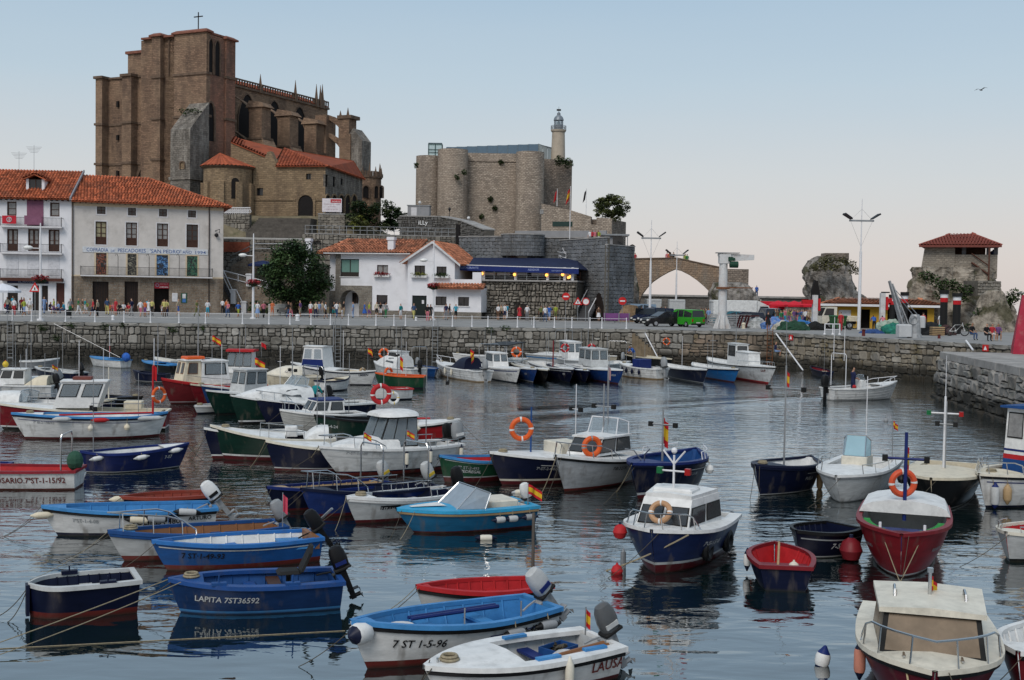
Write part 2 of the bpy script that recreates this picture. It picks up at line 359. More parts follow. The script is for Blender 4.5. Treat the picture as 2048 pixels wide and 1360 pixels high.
# pale walking strip along the facades
g=MB();pv=[at_y(-20,600,133),at_y(1180,600,127)]
g.poly([(pv[0].x,136,QZ+.004),(pv[1].x,128,QZ+.004),(pv[1].x,142,QZ+.004),(pv[0].x,150,QZ+.004)]);g.B('pavement',concrete,kind='structure')
def stone_mat(name,cols,moss=None,red=None,amt=.8):
 if name in MATS:return MATS[name]
 m=bpy.data.materials.new(name);MATS[name]=m;nt,N,L,b=nodes_of(m);b.inputs['Roughness'].default_value=.9;b.inputs['Specular IOR Level'].default_value=.2
 g=N.new('ShaderNodeNewGeometry');oi=N.new('ShaderNodeObjectInfo')
 ad=N.new('ShaderNodeMath');ad.operation='ADD';L.new(g.outputs['Random Per Island'],ad.inputs[0]);L.new(oi.outputs['Random'],ad.inputs[1])
 fr=N.new('ShaderNodeMath');fr.operation='FRACT';L.new(ad.outputs[0],fr.inputs[0])
 r=N.new('ShaderNodeValToRGB');e=r.color_ramp.elements
 for i,c in enumerate(cols):
  el=e[i]if i<2 else e.new(i/(len(cols)-1));el.position=i/(len(cols)-1);el.color=srgb(c)+(1,)
 L.new(fr.outputs[0],r.inputs[0]);out=r.outputs[0]
 def mixn(out,col,sc,lo,hi,a,st=(1,1,1)):
  mp=N.new('ShaderNodeMapping');mp.inputs['Scale'].default_value=st;L.new(g.outputs['Position'],mp.inputs[0])
  n=N.new('ShaderNodeTexNoise');n.inputs['Scale'].default_value=sc;n.inputs['Detail'].default_value=9;n.inputs['Roughness'].default_value=.7;L.new(mp.outputs[0],n.inputs['Vector'])
  q=N.new('ShaderNodeValToRGB');k=q.color_ramp.elements;k[0].position=lo;k[1].position=hi;k[0].color=(0,0,0,1);k[1].color=(a,)*3+(1,);L.new(n.outputs['Fac'],q.inputs[0])
  x=N.new('ShaderNodeMix');x.data_type='RGBA';x.inputs['B'].default_value=srgb(col)+(1,);L.new(q.outputs[0],x.inputs['Factor']);L.new(out,x.inputs['A']);return x.outputs['Result']
 out=mixn(out,(.045,.042,.036),.35,.45,.68,amt,(1,1,.6))
 out=mixn(out,(.40,.37,.32),3.0,.55,.75,.5)
 if moss:out=mixn(out,moss,.5,.55,.68,.8,(1,1,.8))
 if red:out=mixn(out,red,.3,.5,.66,.7)
 # weed and wet below the tide line
 sp=N.new('ShaderNodeSeparateXYZ');L.new(g.outputs['Position'],sp.inputs[0])
 nz=N.new('ShaderNodeTexNoise');nz.inputs['Scale'].default_value=.9;nz.inputs['Detail'].default_value=5;L.new(g.outputs['Position'],nz.inputs['Vector'])
 a2=N.new('ShaderNodeMath');a2.operation='MULTIPLY_ADD';L.new(nz.outputs['Fac'],a2.inputs[0]);a2.inputs[1].default_value=-.7;L.new(sp.outputs['Z'],a2.inputs[2])
 mr=N.new('ShaderNodeMapRange');L.new(a2.outputs[0],mr.inputs['Value']);mr.inputs['From Min'].default_value=.4;mr.inputs['From Max'].default_value=.8;mr.inputs['To Min'].default_value=.88;mr.inputs['To Max'].default_value=0
 x=N.new('ShaderNodeMix');x.data_type='RGBA';x.inputs['B'].default_value=(.018,.016,.012,1);L.new(mr.outputs[0],x.inputs['Factor']);L.new(out,x.inputs['A'])
 L.new(x.outputs['Result'],b.inputs['Base Color'])
 bp=N.new('ShaderNodeBump');bp.inputs['Strength'].default_value=.6;bp.inputs['Distance'].default_value=.06
 n3=N.new('ShaderNodeTexNoise');n3.inputs['Scale'].default_value=5;n3.inputs['Detail'].default_value=8;L.new(g.outputs['Position'],n3.inputs['Vector']);L.new(n3.outputs['Fac'],bp.inputs['Height']);L.new(bp.outputs[0],b.inputs['Normal'])
 return m
QUAYST=stone_mat('quay_stone',[(.12,.11,.095),(.21,.195,.172),(.29,.272,.245),(.17,.16,.14),(.37,.355,.325)])
OCHST=stone_mat('ochre_stone',[(.15,.125,.09),(.26,.225,.175),(.21,.18,.14),(.38,.35,.30),(.13,.115,.095),(.3,.28,.25)],moss=(.10,.075,.02))
REDST=stone_mat('reddish_stone',[(.21,.16,.12),(.25,.20,.155),(.17,.14,.11),(.28,.24,.2)],moss=(.09,.08,.03),red=(.26,.135,.1))
MOLEST=stone_mat('mole_stone',[(.17,.16,.15),(.27,.26,.25),(.22,.205,.185),(.34,.33,.31),(.14,.13,.12)],moss=(.06,.06,.025),amt=.6)
BLOCKST=stone_mat('dark_block',[(.12,.125,.135),(.17,.178,.19),(.14,.148,.158),(.20,.207,.22)],amt=.75)
RUBST=stone_mat('rubble_stone',[(.15,.13,.11),(.22,.20,.17),(.26,.235,.2),(.18,.165,.145)],moss=None,amt=.7)
MORTAR=mat('dark_mortar',(.10,.092,.08),.95,var=.3,scale=2,bump=.3)
# unit stone: chamfered block, front towards -y
def unit_stone(rr,ch=.15):
 j=lambda a:rr.uniform(-a,a)*1.5
 b=[]
 for sx,sz in((-1,-1),(1,-1),(1,1),(-1,1)):
  cx,cz=rr.uniform(.06,.3),rr.uniform(.06,.3);p=(sx*(.5-cx),0,sz*(.5+j(.05)));q=(sx*(.5+j(.03)),0,sz*(.5-cz))
  b+=[p,q]if sx*sz<0 else[q,p]
 m_=[(x,-.6+j(.1),z)for x,y,z in b]
 f=[(x*(1-ch*1.3),-1+j(.2),z*(1-ch*1.6))for x,y,z in b]
 n=8;vs=b+m_+f;fs=[tuple(range(16,24))]
 for k in(0,8):
  for i in range(n):fs.append((k+i,k+(i+1)%n,k+n+(i+1)%n,k+n+i))
 return vs,fs
_us=[unit_stone(random.Random(i))for i in range(10)]
_um={}
def unit_mesh(i,m):
 if(i,m.name)not in _um:_um[(i,m.name)]=MB().add(*_us[i]).mesh('stone',m)
 return _um[(i,m.name)]
def rubble(rr,x0,x1,z0,z1,bh=(.5,.75),cw=(.35,1.0),gap=.045):
 out=[];z=z0
 while z<z1-.12:
  h=min(rr.uniform(*bh),z1-z)
  if z1-z-h<.15:h=z1-z
  x=x0-rr.uniform(0,.4)
  while x<x1-.05:
   w_=rr.uniform(*cw);w_=min(w_,x1-x)if x1-x>.2 else x1-x
   k=rr.random()
   if k<.3 or h<.35:cells=[(x,w_,z,h)]
   elif k<.8:
    s=rr.uniform(.35,.65);cells=[(x,w_,z,h*s),(x,w_,z+h*s,h*(1-s))]
    if w_>(cw[0]+cw[1])*.5:
     t=rr.uniform(.35,.65);c=cells.pop(rr.randrange(2));cells+=[(c[0],c[1]*t,c[2],c[3]),(c[0]+c[1]*t,c[1]*(1-t),c[2],c[3])]
   else:
    t=rr.uniform(.4,.6);cells=[(x,w_*t,z,h),(x+w_*t,w_*(1-t),z,h)]
   out+=[(a+c/2,b+d/2,c-gap*rr.uniform(.5,2),d-gap*rr.uniform(.5,2))for a,c,b,d in cells]
   x+=w_
  z+=h
 return out
def coursed(rr,x0,x1,z0,z1,w_,h,gap=.015):
 out=[];z=z0;k=0
 while z<z1-h*.3:
  hh=min(h,z1-z);x=x0-(w_/2 if k%2 else 0)
  while x<x1-.02:
   a,b=max(x,x0),min(x+w_,x1)
   if b-a>.06:out.append(((a+b)/2,z+hh/2,b-a-gap,hh-gap))
   x+=w_
  z+=hh;k+=1
 return out
def lay(root,cells,m,depth=.11,yf=None,maxobj=300,rr=R,name='stone',skip=None,batter=0,show=None):
 """stones as parts (the largest ones on view), the rest joined"""
 if skip:cells=[c for c in cells if not skip(c[0],c[1])]
 order=sorted(range(len(cells)),key=lambda i:-(cells[i][2]*cells[i][3])*(1 if show is None or show(cells[i][0],cells[i][1])else .01))
 mm=lambda c:m(c[0],c[1])if callable(m)else m
 rest={}
 for k,i in enumerate(order):
  x,z,w_,h=cells[i];y=(yf(x,z)if yf else 0);v=rr.randrange(10);mt=mm(cells[i]);d=depth*rr.uniform(.7,1.3)
  if k<maxobj:put(name,unit_mesh(v,mt),root,loc=(x,y,z),scale=(w_,d,h))
  else:
   vs,fs=_us[v];rest.setdefault(mt.name,(MB(),mt))[0].add([(x+a*w_,y+b*d,z+c*h)for a,b,c in vs],fs)
 for mb,mt in rest.values():
  mb.B('small_stones',mt,root,kind='stuff')
 return root
def wall_thing(name,label,fr,x0,x1,z0,z1,cells,m,cat='wall',thick=1.2,maxobj=300,cap=None,back=None,**k):
 t=thing(name,label,cat,fr.o,fr.rz)
 MB().box(x0,x1,.03,thick,z0,z1).B('core',back or MORTAR,t)
 lay(t,cells,m,maxobj=maxobj,**k)
 if cap:MB().box(x0-.03,x1+.03,-.12,thick,z1,z1+cap[0]).B('coping',cap[1],t)
 return t
rr=random.Random(3)
COPE=stone_mat('coping_stone',[(.20,.19,.175),(.27,.26,.24),(.23,.22,.2)],amt=.85)
def coping(t,x0,x1,z,step=1.4,h=.3):
 x=x0
 while x<x1-.1:
  w_=min(step*rr.uniform(.8,1.2),x1-x)
  put('coping_stone',unit_mesh(rr.randrange(10),COPE),t,loc=(x+w_/2,0,z-h/2),scale=(w_-.02,.16,h-.015));x+=w_
def quay(name,label,p,q,m,bh,cw,mo,show=None):
 fr=Frame(p,q,0);t=thing(name,label,'wall',fr.o,fr.rz)
 MB().box(0,fr.len,.03,1.0,-.8,QZ-.012).B('core',MORTAR,t)
 lay(t,rubble(rr,0,fr.len,-.35,QZ-.31,bh,cw),m,maxobj=mo,show=show)
 coping(t,0,fr.len,QZ-.005)
 return fr,t
frA,quayA=quay('quay_wall','long grey rubble quay wall below the promenade with white railing',Q[0],Q[1],QUAYST,(.45,.75),(.35,.95),300,show=lambda x,z:z>.9)
frB,quayB=quay('quay_wall','reddish stained quay wall section under the white pillar crane',Q[1],Q[2],lambda x,z:REDST if x>3+z else QUAYST,(.45,.8),(.5,1.2),150)
frC,quayC=quay('quay_wall','ochre block quay wall right of the ladder recess',Q[2],Q[3],OCHST,(.4,.8),(.35,1.1),300)
# --- mole in the right foreground, battered rough blocks
ML,MR=on_z(1864,792,0),on_z(2075,868,0)
frM=Frame(ML,MR,0);MZ=2.75
mole=thing('stone_mole','rough battered stone mole end carrying the red light tower','mole',frM.o,frM.rz)
bat=lambda x,z:.16*(z+.4)+.02
L_=frM.len+12
MB().add([(0,.05,-.8),(L_,.05,-.8),(L_,12,-.8),(0,12,-.8),(.45,.55,MZ-.4),(L_,.55,MZ-.4),(L_,12,MZ-.4),(.45,12,MZ-.4)],
[(0,1,5,4),(1,2,6,5),(2,3,7,6),(3,0,4,7),(4,5,6,7)]).B('core',MORTAR,mole)
cs=rubble(rr,.1,L_,-.4,MZ-.42,(.55,.95),(.7,1.9),.03)
lay(mole,[(x+.17*(z+.4)*(1 if x<1.5 else 0),z,w_,h)for x,z,w_,h in cs],MOLEST,depth=.2,yf=bat,maxobj=200)
# left end of the mole (faces the open water)
for x,z,w_,h in rubble(rr,0,11,-.4,MZ-.42,(.55,.9),(.7,1.7),.03):
 put('stone',unit_mesh(rr.randrange(10),MOLEST),mole,loc=(.16*(z+.4),x+.4,z),scale=(w_,.18,h),rz=-pi/2)
MOLETOP=mat('mole_concrete',(.30,.285,.27),.9,var=.25,scale=.9,bump=.3,dirt=((.1,.095,.09),.6,.6))
n=8
for i in range(n):
 a,b=.25+(L_-.25)*i/n,.25+(L_-.25)*(i+1)/n
 MB().bbox(a+.012,b-.012,.32,12,MZ-.42,MZ,.03).B('slab',MOLETOP,mole)
 # stairs down from the quay at the crane
def stairs(name,label,fr,x0,x1,z0,z1,y0,y1,m,n,cat='stairs',solid=True):
 t=thing(name,label,cat,fr.o,fr.rz);dx=(x1-x0)/n;dz=(z1-z0)/n
 for i in range(n):
  a=x0+dx*i;MB().box(a,a+dx*.97,y0,y1,(z0-.3)if solid else z0+dz*i-.05,z0+dz*(i+1)).B('step',m,t)
 return t
stm=mat('worn_step',(.16,.125,.085),.9,var=.3,scale=2,bump=.3)
sx0=frB.hit(1262,668,-.9)[0];sx1=frB.hit(1335,735,-.9)[0]
stairs('stone_stairs','ochre stone stairs running down the quay wall to the boats',frB,sx1,sx0+.1,.05,QZ-.35,-1.0,-.22,stm,11)
BWM=masonry('breakwater_stone',(.13,.12,.11),(.18,.165,.15),(.08,.075,.07),1.0,.5,.8,stain=(.05,.047,.042),sscale=.3)
b0,b1=at_y(1215,600,172),at_y(1905,600,165)
frW=Frame(b0,b1,0)
t=thing('breakwater_wall','long dark sea wall closing the harbour behind the plaza','wall',frW.o,frW.rz)
MB().box(0,frW.len,0,3,0,5.75).B('core',BWM,t)
MB().box(-.1,frW.len+.1,-.25,3.2,5.75,6.02).B('coping',concrete,t)
MB().box(0,frW.len,-1.2,-.02,0,QZ+.45).B('bench_step',concrete,t)
# ---------------------------------------------------------------- hill
def hill_h(x,y):
# terrace heights of the church hill, 0 where the harbour plain lies
 edge=1/(1+math.exp((x-13)/1.6))
 s=min(1,max(0,(y-155)/8));s=s*s*(3-2*s)
 k=min(1,max(0,(-15-x)/8));zz=2.9+s*(8.2+.8*k)+k*min(4.6,max(0,(y-169.5)*1.3))
 return 2.7+(zz-2.7)*edge
GRASS=mat('dry_slope',(.16,.135,.09),.95,var=.4,scale=.7,bump=.5,dirt=((.05,.06,.02),.8,.5))
rows=[]
for j in range(46):
 y=150+j*2.2;rows.append([(-105+i*2.4,y,hill_h(-105+i*2.4,y)+.25*mnoise.noise(V((i*.5,j*.5,0)))*(1 if y>157 else 0))for i in range(52)])
MB().grid(rows).B('hill',GRASS,kind='structure',smooth=True)
# ================================================================ town
def rect(fr,x0,y0,x1,y1,d=0.0):
 """pixel rectangle -> local (xa, xb, za, zb) on the plane y=d of a frame"""
 ym=(y0+y1)/2;xm=(x0+x1)/2
 return fr.hit(x0,ym,d)[0],fr.hit(x1,ym,d)[0],fr.hit(xm,y1,d)[1],fr.hit(xm,y0,d)[1]
def wall_open(mb,x0,x1,z0,z1,ops,y=0.0,dep=.3,mi=None):
 xs=sorted({x0,x1}|{min(max(v,x0),x1)for o in ops for v in o[:2]});zs=sorted({z0,z1}|{min(max(v,z0),z1)for o in ops for v in o[2:4]})
 for a,b in zip(xs,xs[1:]):
  for c,d in zip(zs,zs[1:]):
   mx_,mz=(a+b)/2,(c+d)/2
   if any(o[0]<mx_<o[1]and o[2]<mz<o[3]for o in ops):continue
   mb.poly([(a,y,c),(b,y,c),(b,y,d),(a,y,d)],mi)
 for a,b,c,d in[o[:4]for o in ops]:
  for q in([(a,y,c),(a,y+dep,c),(a,y+dep,d),(a,y,d)],[(b,y,c),(b,y,d),(b,y+dep,d),(b,y+dep,c)],
  [(a,y,d),(a,y+dep,d),(b,y+dep,d),(b,y,d)],[(a,y,c),(b,y,c),(b,y+dep,c),(a,y+dep,c)]):mb.poly(q,mi)
 return mb
TERRA=mat('terracotta',(.37,.10,.045),.8,var=.3,scale=1.2,island=.45,dirt=((.13,.06,.04),.8,.5))
TERRA2=mat('terracotta_old',(.37,.14,.075),.85,var=.35,scale=1.0,island=.5,dirt=((.12,.09,.06),.6,.8))
TERRA3=mat('terracotta_church',(.30,.075,.035),.85,var=.25,scale=.8,island=.3,dirt=((.12,.05,.04),.6,.6))
def tile_roof(parent,A,B,Ct,D,m,tw=.34,tl=.42,name='roof',lip=.05):
 """A-B eave, Ct-D ridge side (A below D): barrel tiles laid in courses over a slab"""
 A,B,Ct,D=[V(p)for p in(A,B,Ct,D)];u=(B-A).normalized();nrm=(B-A).cross(D-A).normalized()
 if nrm.z<0:nrm=-nrm
 v=nrm.cross(u).normalized()
 if v.z<0:v=-v
 vh=(D-A).dot(v);vh2=(Ct-A).dot(v);H=max(vh,vh2)
 slab=MB();slab.prism([A,B,Ct,D]if(Ct-D).length>.01 else[A,B,Ct],nrm*-.12);r=slab.B(name,m,parent)
 mb=MB();nr=max(1,int(round(H/tl)));tl=H/nr
 l0,l1=0,(D-A).dot(u);r0,r1=(B-A).dot(u),(Ct-A).dot(u)
 for j in range(nr):
  va,vb=j*tl-.04,(j+1)*tl+.03;t=(j+.5)/nr
  xl,xr=l0+(l1-l0)*t,r0+(r1-r0)*t
  n=max(1,int((xr-xl)/tw));w_=(xr-xl)/n
  for i in range(n):
   xc=xl+(i+.5)*w_;h=w_*.34
   if j%1==0:
    rows=[]
    for vv,lf in((va,.045),(vb,0.0)):
     rows.append([A+u*(xc+dx*w_)+v*vv+nrm*(hh*h+lf+.005)for dx,hh in((-.46,0),(-.25,.8),(0,1),(.25,.8),(.46,0))])
    mb.grid(rows)
 mb.B('tiles',m,r,kind='stuff',fix=False)
 return r
GLASS=mat('dark_glass',(.012,.014,.018),.08,spec=.6,var=.1)
GLASSB=mat('curtained_glass',(.22,.22,.22),.15,spec=.6,var=.3,scale=4)
WOOD=mat('brown_wood',(.055,.025,.017),.6,var=.3,scale=6)
DOORM=mat('dark_door',(.02,.014,.012),.6,var=.3,scale=5)
WHITEW=mat('white_wall',(.70,.70,.73),.85,var=.06,scale=.8,bump=.05,dirt=((.42,.41,.41),.35,.7))
GREYW=mat('grey_render',(.56,.525,.495),.9,var=.1,scale=.7,bump=.06,dirt=((.30,.275,.25),.55,.55))
TRIM=mat('pale_trim',(.58,.57,.58),.85,var=.1)
CREAMT=mat('cream_trim',(.55,.45,.32),.85,var=.12)
IRON=mat('black_iron',(.016,.016,.018),.5,var=.2)
WHITEP=mat('white_paint',(.66,.66,.68),.4,var=.08,scale=8,dirt=((.35,.31,.26),.3,3))
METAL=mat('grey_metal',(.30,.31,.32),.4,.6,var=.15)
STEEL=mat('steel',(.55,.56,.57),.25,.9,var=.1)
RUB=masonry('rubble_tan',(.25,.20,.15),(.17,.125,.09),(.28,.26,.23),.55,.32,.9,stain=(.12,.09,.065),stain2=(.33,.28,.23),sscale=.5,msize=.03)
CANVASB=mat('blue_canvas',(.012,.022,.075),.75,var=.25,scale=2)
def window(par,o,y=.2,kind='two',frame=WOOD,pane=GLASS,sill=True,bars=1,cross=0,fw=.07,low=0):
 a,b,c,d=o[:4];mb=MB();mb.box(a,a+fw,y-.06,y,c,d);mb.box(b-fw,b,y-.06,y,c,d);mb.box(a+fw,b-fw,y-.06,y,d-fw,d);mb.box(a+fw,b-fw,y-.06,y,c,c+fw)
 for k in range(bars):x=a+(b-a)*(k+1)/(bars+1);mb.box(x-fw*.6,x+fw*.6,y-.055,y,c+fw,d-fw)
 for k in range(cross):z=c+(d-c)*(k+1)/(cross+1);mb.box(a+fw,b-fw,y-.05,y-.002,z-.03,z+.03)
 if low:mb.box(a+fw,b-fw,y-.05,y-.004,c+fw,c+low)
 w_=mb.B('window',frame,par)
 MB().box(a,b,y+.005,y+.03,c,d).B('pane',pane,w_)
 if sill:MB().box(a-.08,b+.08,-.09,.04,c-.09,c).B('sill',TRIM,w_)
 return w_
def surround(mb,o,wd=.14,y=-.03):
 a,b,c,d=o[:4];mb.box(a-wd,a,y,.02,c-wd,d+wd);mb.box(b,b+wd,y,.02,c-wd,d+wd);mb.box(a,b,y,.02,d,d+wd);mb.box(a,b,y,.02,c-wd,c)
def balcony(par,x0,x1,z,dep,h,slab,sm,step=.14):
 b=MB().box(x0,x1,-dep,0,z-slab,z).B('balcony',sm,par)
 mb=MB();mb.box(x0,x1,-dep,-dep+.04,z+h-.04,z+h);mb.box(x0,x1,-dep,-dep+.03,z+.06,z+.09)
 for x in(x0,x1-.05):mb.box(x,x+.05,-dep,0,z+h-.04,z+h);mb.box(x,x+.06,-dep,-dep+.06,z,z+h+.05)
 n=int((x1-x0)/step)
 for i in range(1,n):x=x0+(x1-x0)*i/n;mb.box(x-.012,x+.012,-dep+.01,-dep+.03,z+.09,z+h-.04)
 mb.B('railing',IRON,b);return b
 # ---- fishermen's guild house
gA,gB=at_y(143,620,138),at_y(446,620,143.5)
fg=Frame(gA,gB,QZ);Lg=fg.len
gh=thing('guild_house','pale rendered guild house with stone ground floor and long blue lettering','building',fg.o,fg.rz)
zs=fg.hit(300,554)[1];ze=fg.hit(300,408)[1]
top=[rect(fg,*p)for p in((194,413,211,428),(256,416,272,431),(318,418,334,433),(376,421,392,435))]
mid=[rect(fg,*p)for p in((191,443,213,489),(252,445,274,491),(314,447,336,493),(373,449,396,495))]
low=[rect(fg,*p)for p in((192,506,213,549),(255,508,273,550),(313,510,336,551),(374,512,395,552))]
gr=[rect(fg,*p)for p in((185,563,217,626),(249,563,276,626),(308,565,338,626))]
gr=[(a,b,0.0,d)for a,b,c,d in gr]
wall_open(MB(),0,Lg,zs,ze,top+mid+low).B('upper_wall',GREYW,gh)
mb=MB();wall_open(mb,0,Lg,0,zs,gr,y=-.04,dep=.4);mb.box(Lg-.02,Lg,0,10,0,ze,0);mb.box(0,Lg,9.9,10,0,ze);mb.B('stone_wall',RUB,gh)
mb=MB()
for o in top+mid:surround(mb,o)
mb.B('window_surrounds',TRIM,gh,kind='stuff')
mb=MB()
for o in low:surround(mb,o,.18)
mb.box(0,Lg,-.035,.0,ze-.5,ze-.05);mb.box(0,Lg,-.05,.0,zs-.05,zs+.1);mb.B('cream_bands',CREAMT,gh,kind='stuff')
for o in top:window(gh,o,bars=1,cross=1,sill=False)
for o,p in zip(mid,(mat('yellow_blind',(.30,.27,.17),.6),GLASSB,GLASSB,GLASS)):window(gh,o,pane=p,bars=1,cross=3,fw=.1,low=.9,sill=False)
def mural(i,c1,c2):
 m=bpy.data.materials.new('mural');nt,N,L,b=nodes_of(m);t=N.new('ShaderNodeTexCoord');n=N.new('ShaderNodeTexNoise');n.inputs['Scale'].default_value=2.2;n.inputs['Detail'].default_value=4;n.inputs['Distortion'].default_value=2
 mp=N.new('ShaderNodeMapping');mp.inputs['Location'].default_value=(i*7,0,0);L.new(t.outputs['Object'],mp.inputs[0]);L.new(mp.outputs[0],n.inputs['Vector'])
 r=N.new('ShaderNodeValToRGB');e=r.color_ramp.elements;e[0].position=.45;e[0].color=(.012,.012,.014,1);e[1].position=.56;e[1].color=c1+(1,);q=e.new(.66);q.color=c2+(1,);L.new(n.outputs['Fac'],r.inputs[0]);L.new(r.outputs[0],b.inputs['Base Color']);b.inputs['Roughness'].default_value=.3;return m
for i,(o,c1,c2)in enumerate(zip(low,((.25,.06,.02),(.12,.11,.08),(.03,.13,.32),(.02,.16,.09)),((.05,.10,.13),(.3,.28,.22),(.2,.34,.5),(.1,.06,.04)))):
 MB().box(o[0],o[1],.1,.13,o[2],o[3]).B('painted_door',mural(i,c1,c2),gh)
for o in gr[:2]:
 d_=MB().box(o[0],o[1],.3,.36,0,o[3]).B('door',DOORM,gh);m_=(o[0]+o[1])/2
 mb=MB()
 for k in range(6):x=o[0]+(o[1]-o[0])*(k+.5)/6;mb.box(x-.02,x+.02,.27,.3,.2,o[3]-.2)
 mb.B('door_boards',mat('door_board',(.04,.022,.014),.6),d_,kind='stuff')
o=gr[2];MB().box(o[0],o[1],1.5,1.55,0,o[3]).B('dark_entrance',DOORM,gh)
sg=rect(fg,309,565,338,577);SIGNR=mat('sign_red',(.22,.015,.025),.5)
WTXT=mat('white_letter',(.75,.75,.75),.6,var=.03)
s_=MB().box(sg[0],sg[1],-.06,.1,sg[2],sg[3]).B('sign',SIGNR,gh)
flat_text('lettering','LA MARINERA',s_,sg[0]+(sg[1]-sg[0])*.64,-.067,sg[2]+.12,(sg[1]-sg[0])*.6,WTXT)
flat_text('lettering','FISH RESTAURANT'[5:],s_,sg[0]+(sg[1]-sg[0])*.64,-.067,sg[2]+.48,(sg[1]-sg[0])*.55,mat('pink_letter',(.5,.25,.25),.6))
mb=MB();mb.torus((sg[0]+.32,-.068,sg[2]+.38),.17,.03,14,4);mb.B('round_mark',mat('bluegrey',(.2,.26,.36),.6),s_)
pl=rect(fg,165,492,416,507)
za,zb=fg.hit(290,507)[1],fg.hit(290,496)[1]
s_=MB().box(pl[0],pl[1],-.06,-.005,za,zb).B('name_board',mat('board_white',(.56,.58,.61),.8,dirt=((.4,.4,.38),.5,2)),gh)
BLUEL=mat('blue_letter',(.07,.12,.28),.7)
W_=pl[1]-pl[0]
for tx,c,wd,hh in(('COFRADIA',.115,.17,.42),('DE',.235,.03,.25),('PESCADORES',.385,.22,.42),("'SAN PEDRO'",.655,.25,.42),('AÑO',.83,.075,.36),('1994',.935,.085,.36)):
 flat_text('lettering',tx,s_,pl[0]+W_*c,-.066,za+.1,W_*wd,BLUEL,hh)
bz=fg.hit(290,556)[1];bx=(fg.hit(161,550)[0],fg.hit(424,556)[0])
balcony(gh,bx[0],bx[1],zs+.1,.7,1.0,.14,TRIM)
# drain pipe, wall lamps, notices
x=fg.hit(418,500)[0];MB().cyl((x,-.1,0),(x,-.1,ze),.07,.07,6).B('drain_pipe',mat('pipe_brown',(.05,.035,.03),.5),gh)
MB().cyl((.12,-.1,0),(.12,-.1,ze),.07,.07,6).B('drain_pipe',MATS['pipe_brown'],gh)
for px in(236,298,358):
 a=fg.hit(px,513);q=MB().tube([(a[0]+.0,-.6,zs+.1),(a[0],-.6,a[1]),(a[0]-.1,-.6,a[1]+.25),(a[0]-.25,-.6,a[1]+.25),(a[0]-.3,-.6,a[1]+.05)],.03,5);q.B('balcony_lamp',IRON,gh)
a=fg.hit(430,462);MB().tube([(a[0],0,a[1]),(a[0]+.5,-.6,a[1]+.2),(a[0]+.45,-.6,a[1]-.25)],.04,5).ball((a[0]+.15,-.3,a[1]-.5),.25,8,5).B('wall_lamp',IRON,gh)
for p,m in(((344,586,355,603),'paper_white'),((362,586,374,606),'notice_green')):
 o=rect(fg,*p);q=MB().box(o[0],o[1],-.09,-.04,o[2],o[3]).B('notice_board',mat(m,(.6,.6,.62)if 'w'==m[6]else(.03,.08,.05),.6),gh)
 if m=='notice_green':MB().box(o[0]+.15,o[1]-.15,-.1,-.092,o[2]+.55,o[3]-.1).B('paper',mat('paper_white',(.6,.6,.62),.6),q);MB().box(o[0]+.15,o[1]-.15,-.1,-.092,o[2]+.08,o[2]+.5).B('paper',mat('paper_blue',(.05,.15,.4),.6),q)
def eave(par,x0,x1,z,dep=.7):
 MB().box(x0,x1,-dep,.0,z-.06,z).B('eave_boards',WOOD,par);mb=MB();n=int((x1-x0)/.6)
 for i in range(n):x=x0+(i+.5)*(x1-x0)/n;mb.box(x-.06,x+.06,-dep+.05,0,z-.2,z-.06)
 mb.B('rafter_ends',WOOD,par,kind='stuff')
eave(gh,0,Lg+.8,ze)
zr=fg.hit(200,352,5)[1];xr_=fg.hit(295,358,5)[0]
tile_roof(gh,(0,-.8,ze-.02),(Lg+.9,-.8,ze-.02),(xr_,5,zr),(0,5,zr),TERRA)
tile_roof(gh,(Lg+.9,-.8,ze-.02),(Lg+.9,10.8,ze-.02),(xr_,5,zr),(xr_,5,zr),TERRA)
# ---- white house at the left edge
wA,wB=at_y(-70,620,137),at_y(143,620,138)
fw=Frame(wA,wB,QZ);Lw=fw.len
wh=thing('white_house','white three balcony house with red roof dormer at the left edge','building',fw.o,fw.rz)
ze2=fw.hit(70,398)[1]
tp=[rect(fw,*p)for p in((14,403,33,431),(100,405,119,433))]
md=[rect(fw,*p)for p in((14,458,36,502),(56,458,78,502),(97,459,119,503))]
sh=[rect(fw,*p)for p in((12,508,37,550),(54,508,78,550),(96,510,119,551))]
pr=rect(fw,54,404,87,450)
gd=[rect(fw,*p)for p in((15,571,36,628),(65,571,96,628),(112,566,129,628))];gd=[(a,b,0,d)for a,b,c,d in gd]
wall_open(MB(),0,Lw-.02,0,ze2,tp+md+gd).box(Lw-.05,Lw-.02,.02,9,0,ze2).B('wall',WHITEW,wh)
for o in tp:window(wh,o,pane=GLASSB,bars=0,cross=1,fw=.14,sill=False)
for o in md:window(wh,o,pane=GLASSB,bars=1,cross=1,fw=.16,low=.85,sill=False)
SHUT=mat('white_shutter',(.6,.6,.63),.6)
for o in sh:
 q=MB().box(o[0],o[1],-.04,-.004,o[2],o[3]).B('shutter',SHUT,wh);mb=MB()
 for k in range(12):z=o[2]+(o[3]-o[2])*(k+.5)/12;mb.box(o[0]+.05,o[1]-.05,-.055,-.04,z-.03,z+.03)
 mb.B('slats',SHUT,q,kind='stuff')
MB().box(pr[0],pr[1],-.05,-.004,fw.hit(70,452)[1],ze2-.1).B('purple_shutter',mat('purple_panel',(.21,.085,.14),.7,var=.15),wh)
for o,m in zip(gd,(DOORM,DOORM,mat('maroon_door',(.06,.02,.015),.5))):MB().box(o[0],o[1],.2,.26,0,o[3]).B('door',m,wh)
for yy,s,m in((453,.16,TRIM),(506,.16,TRIM),(556,.36,mat('balcony_brown',(.075,.028,.02),.7))):
 z=fw.hit(70,yy)[1];balcony(wh,fw.hit(4,yy)[0],fw.hit(127,yy)[0],z,.75,1.0,s,m)
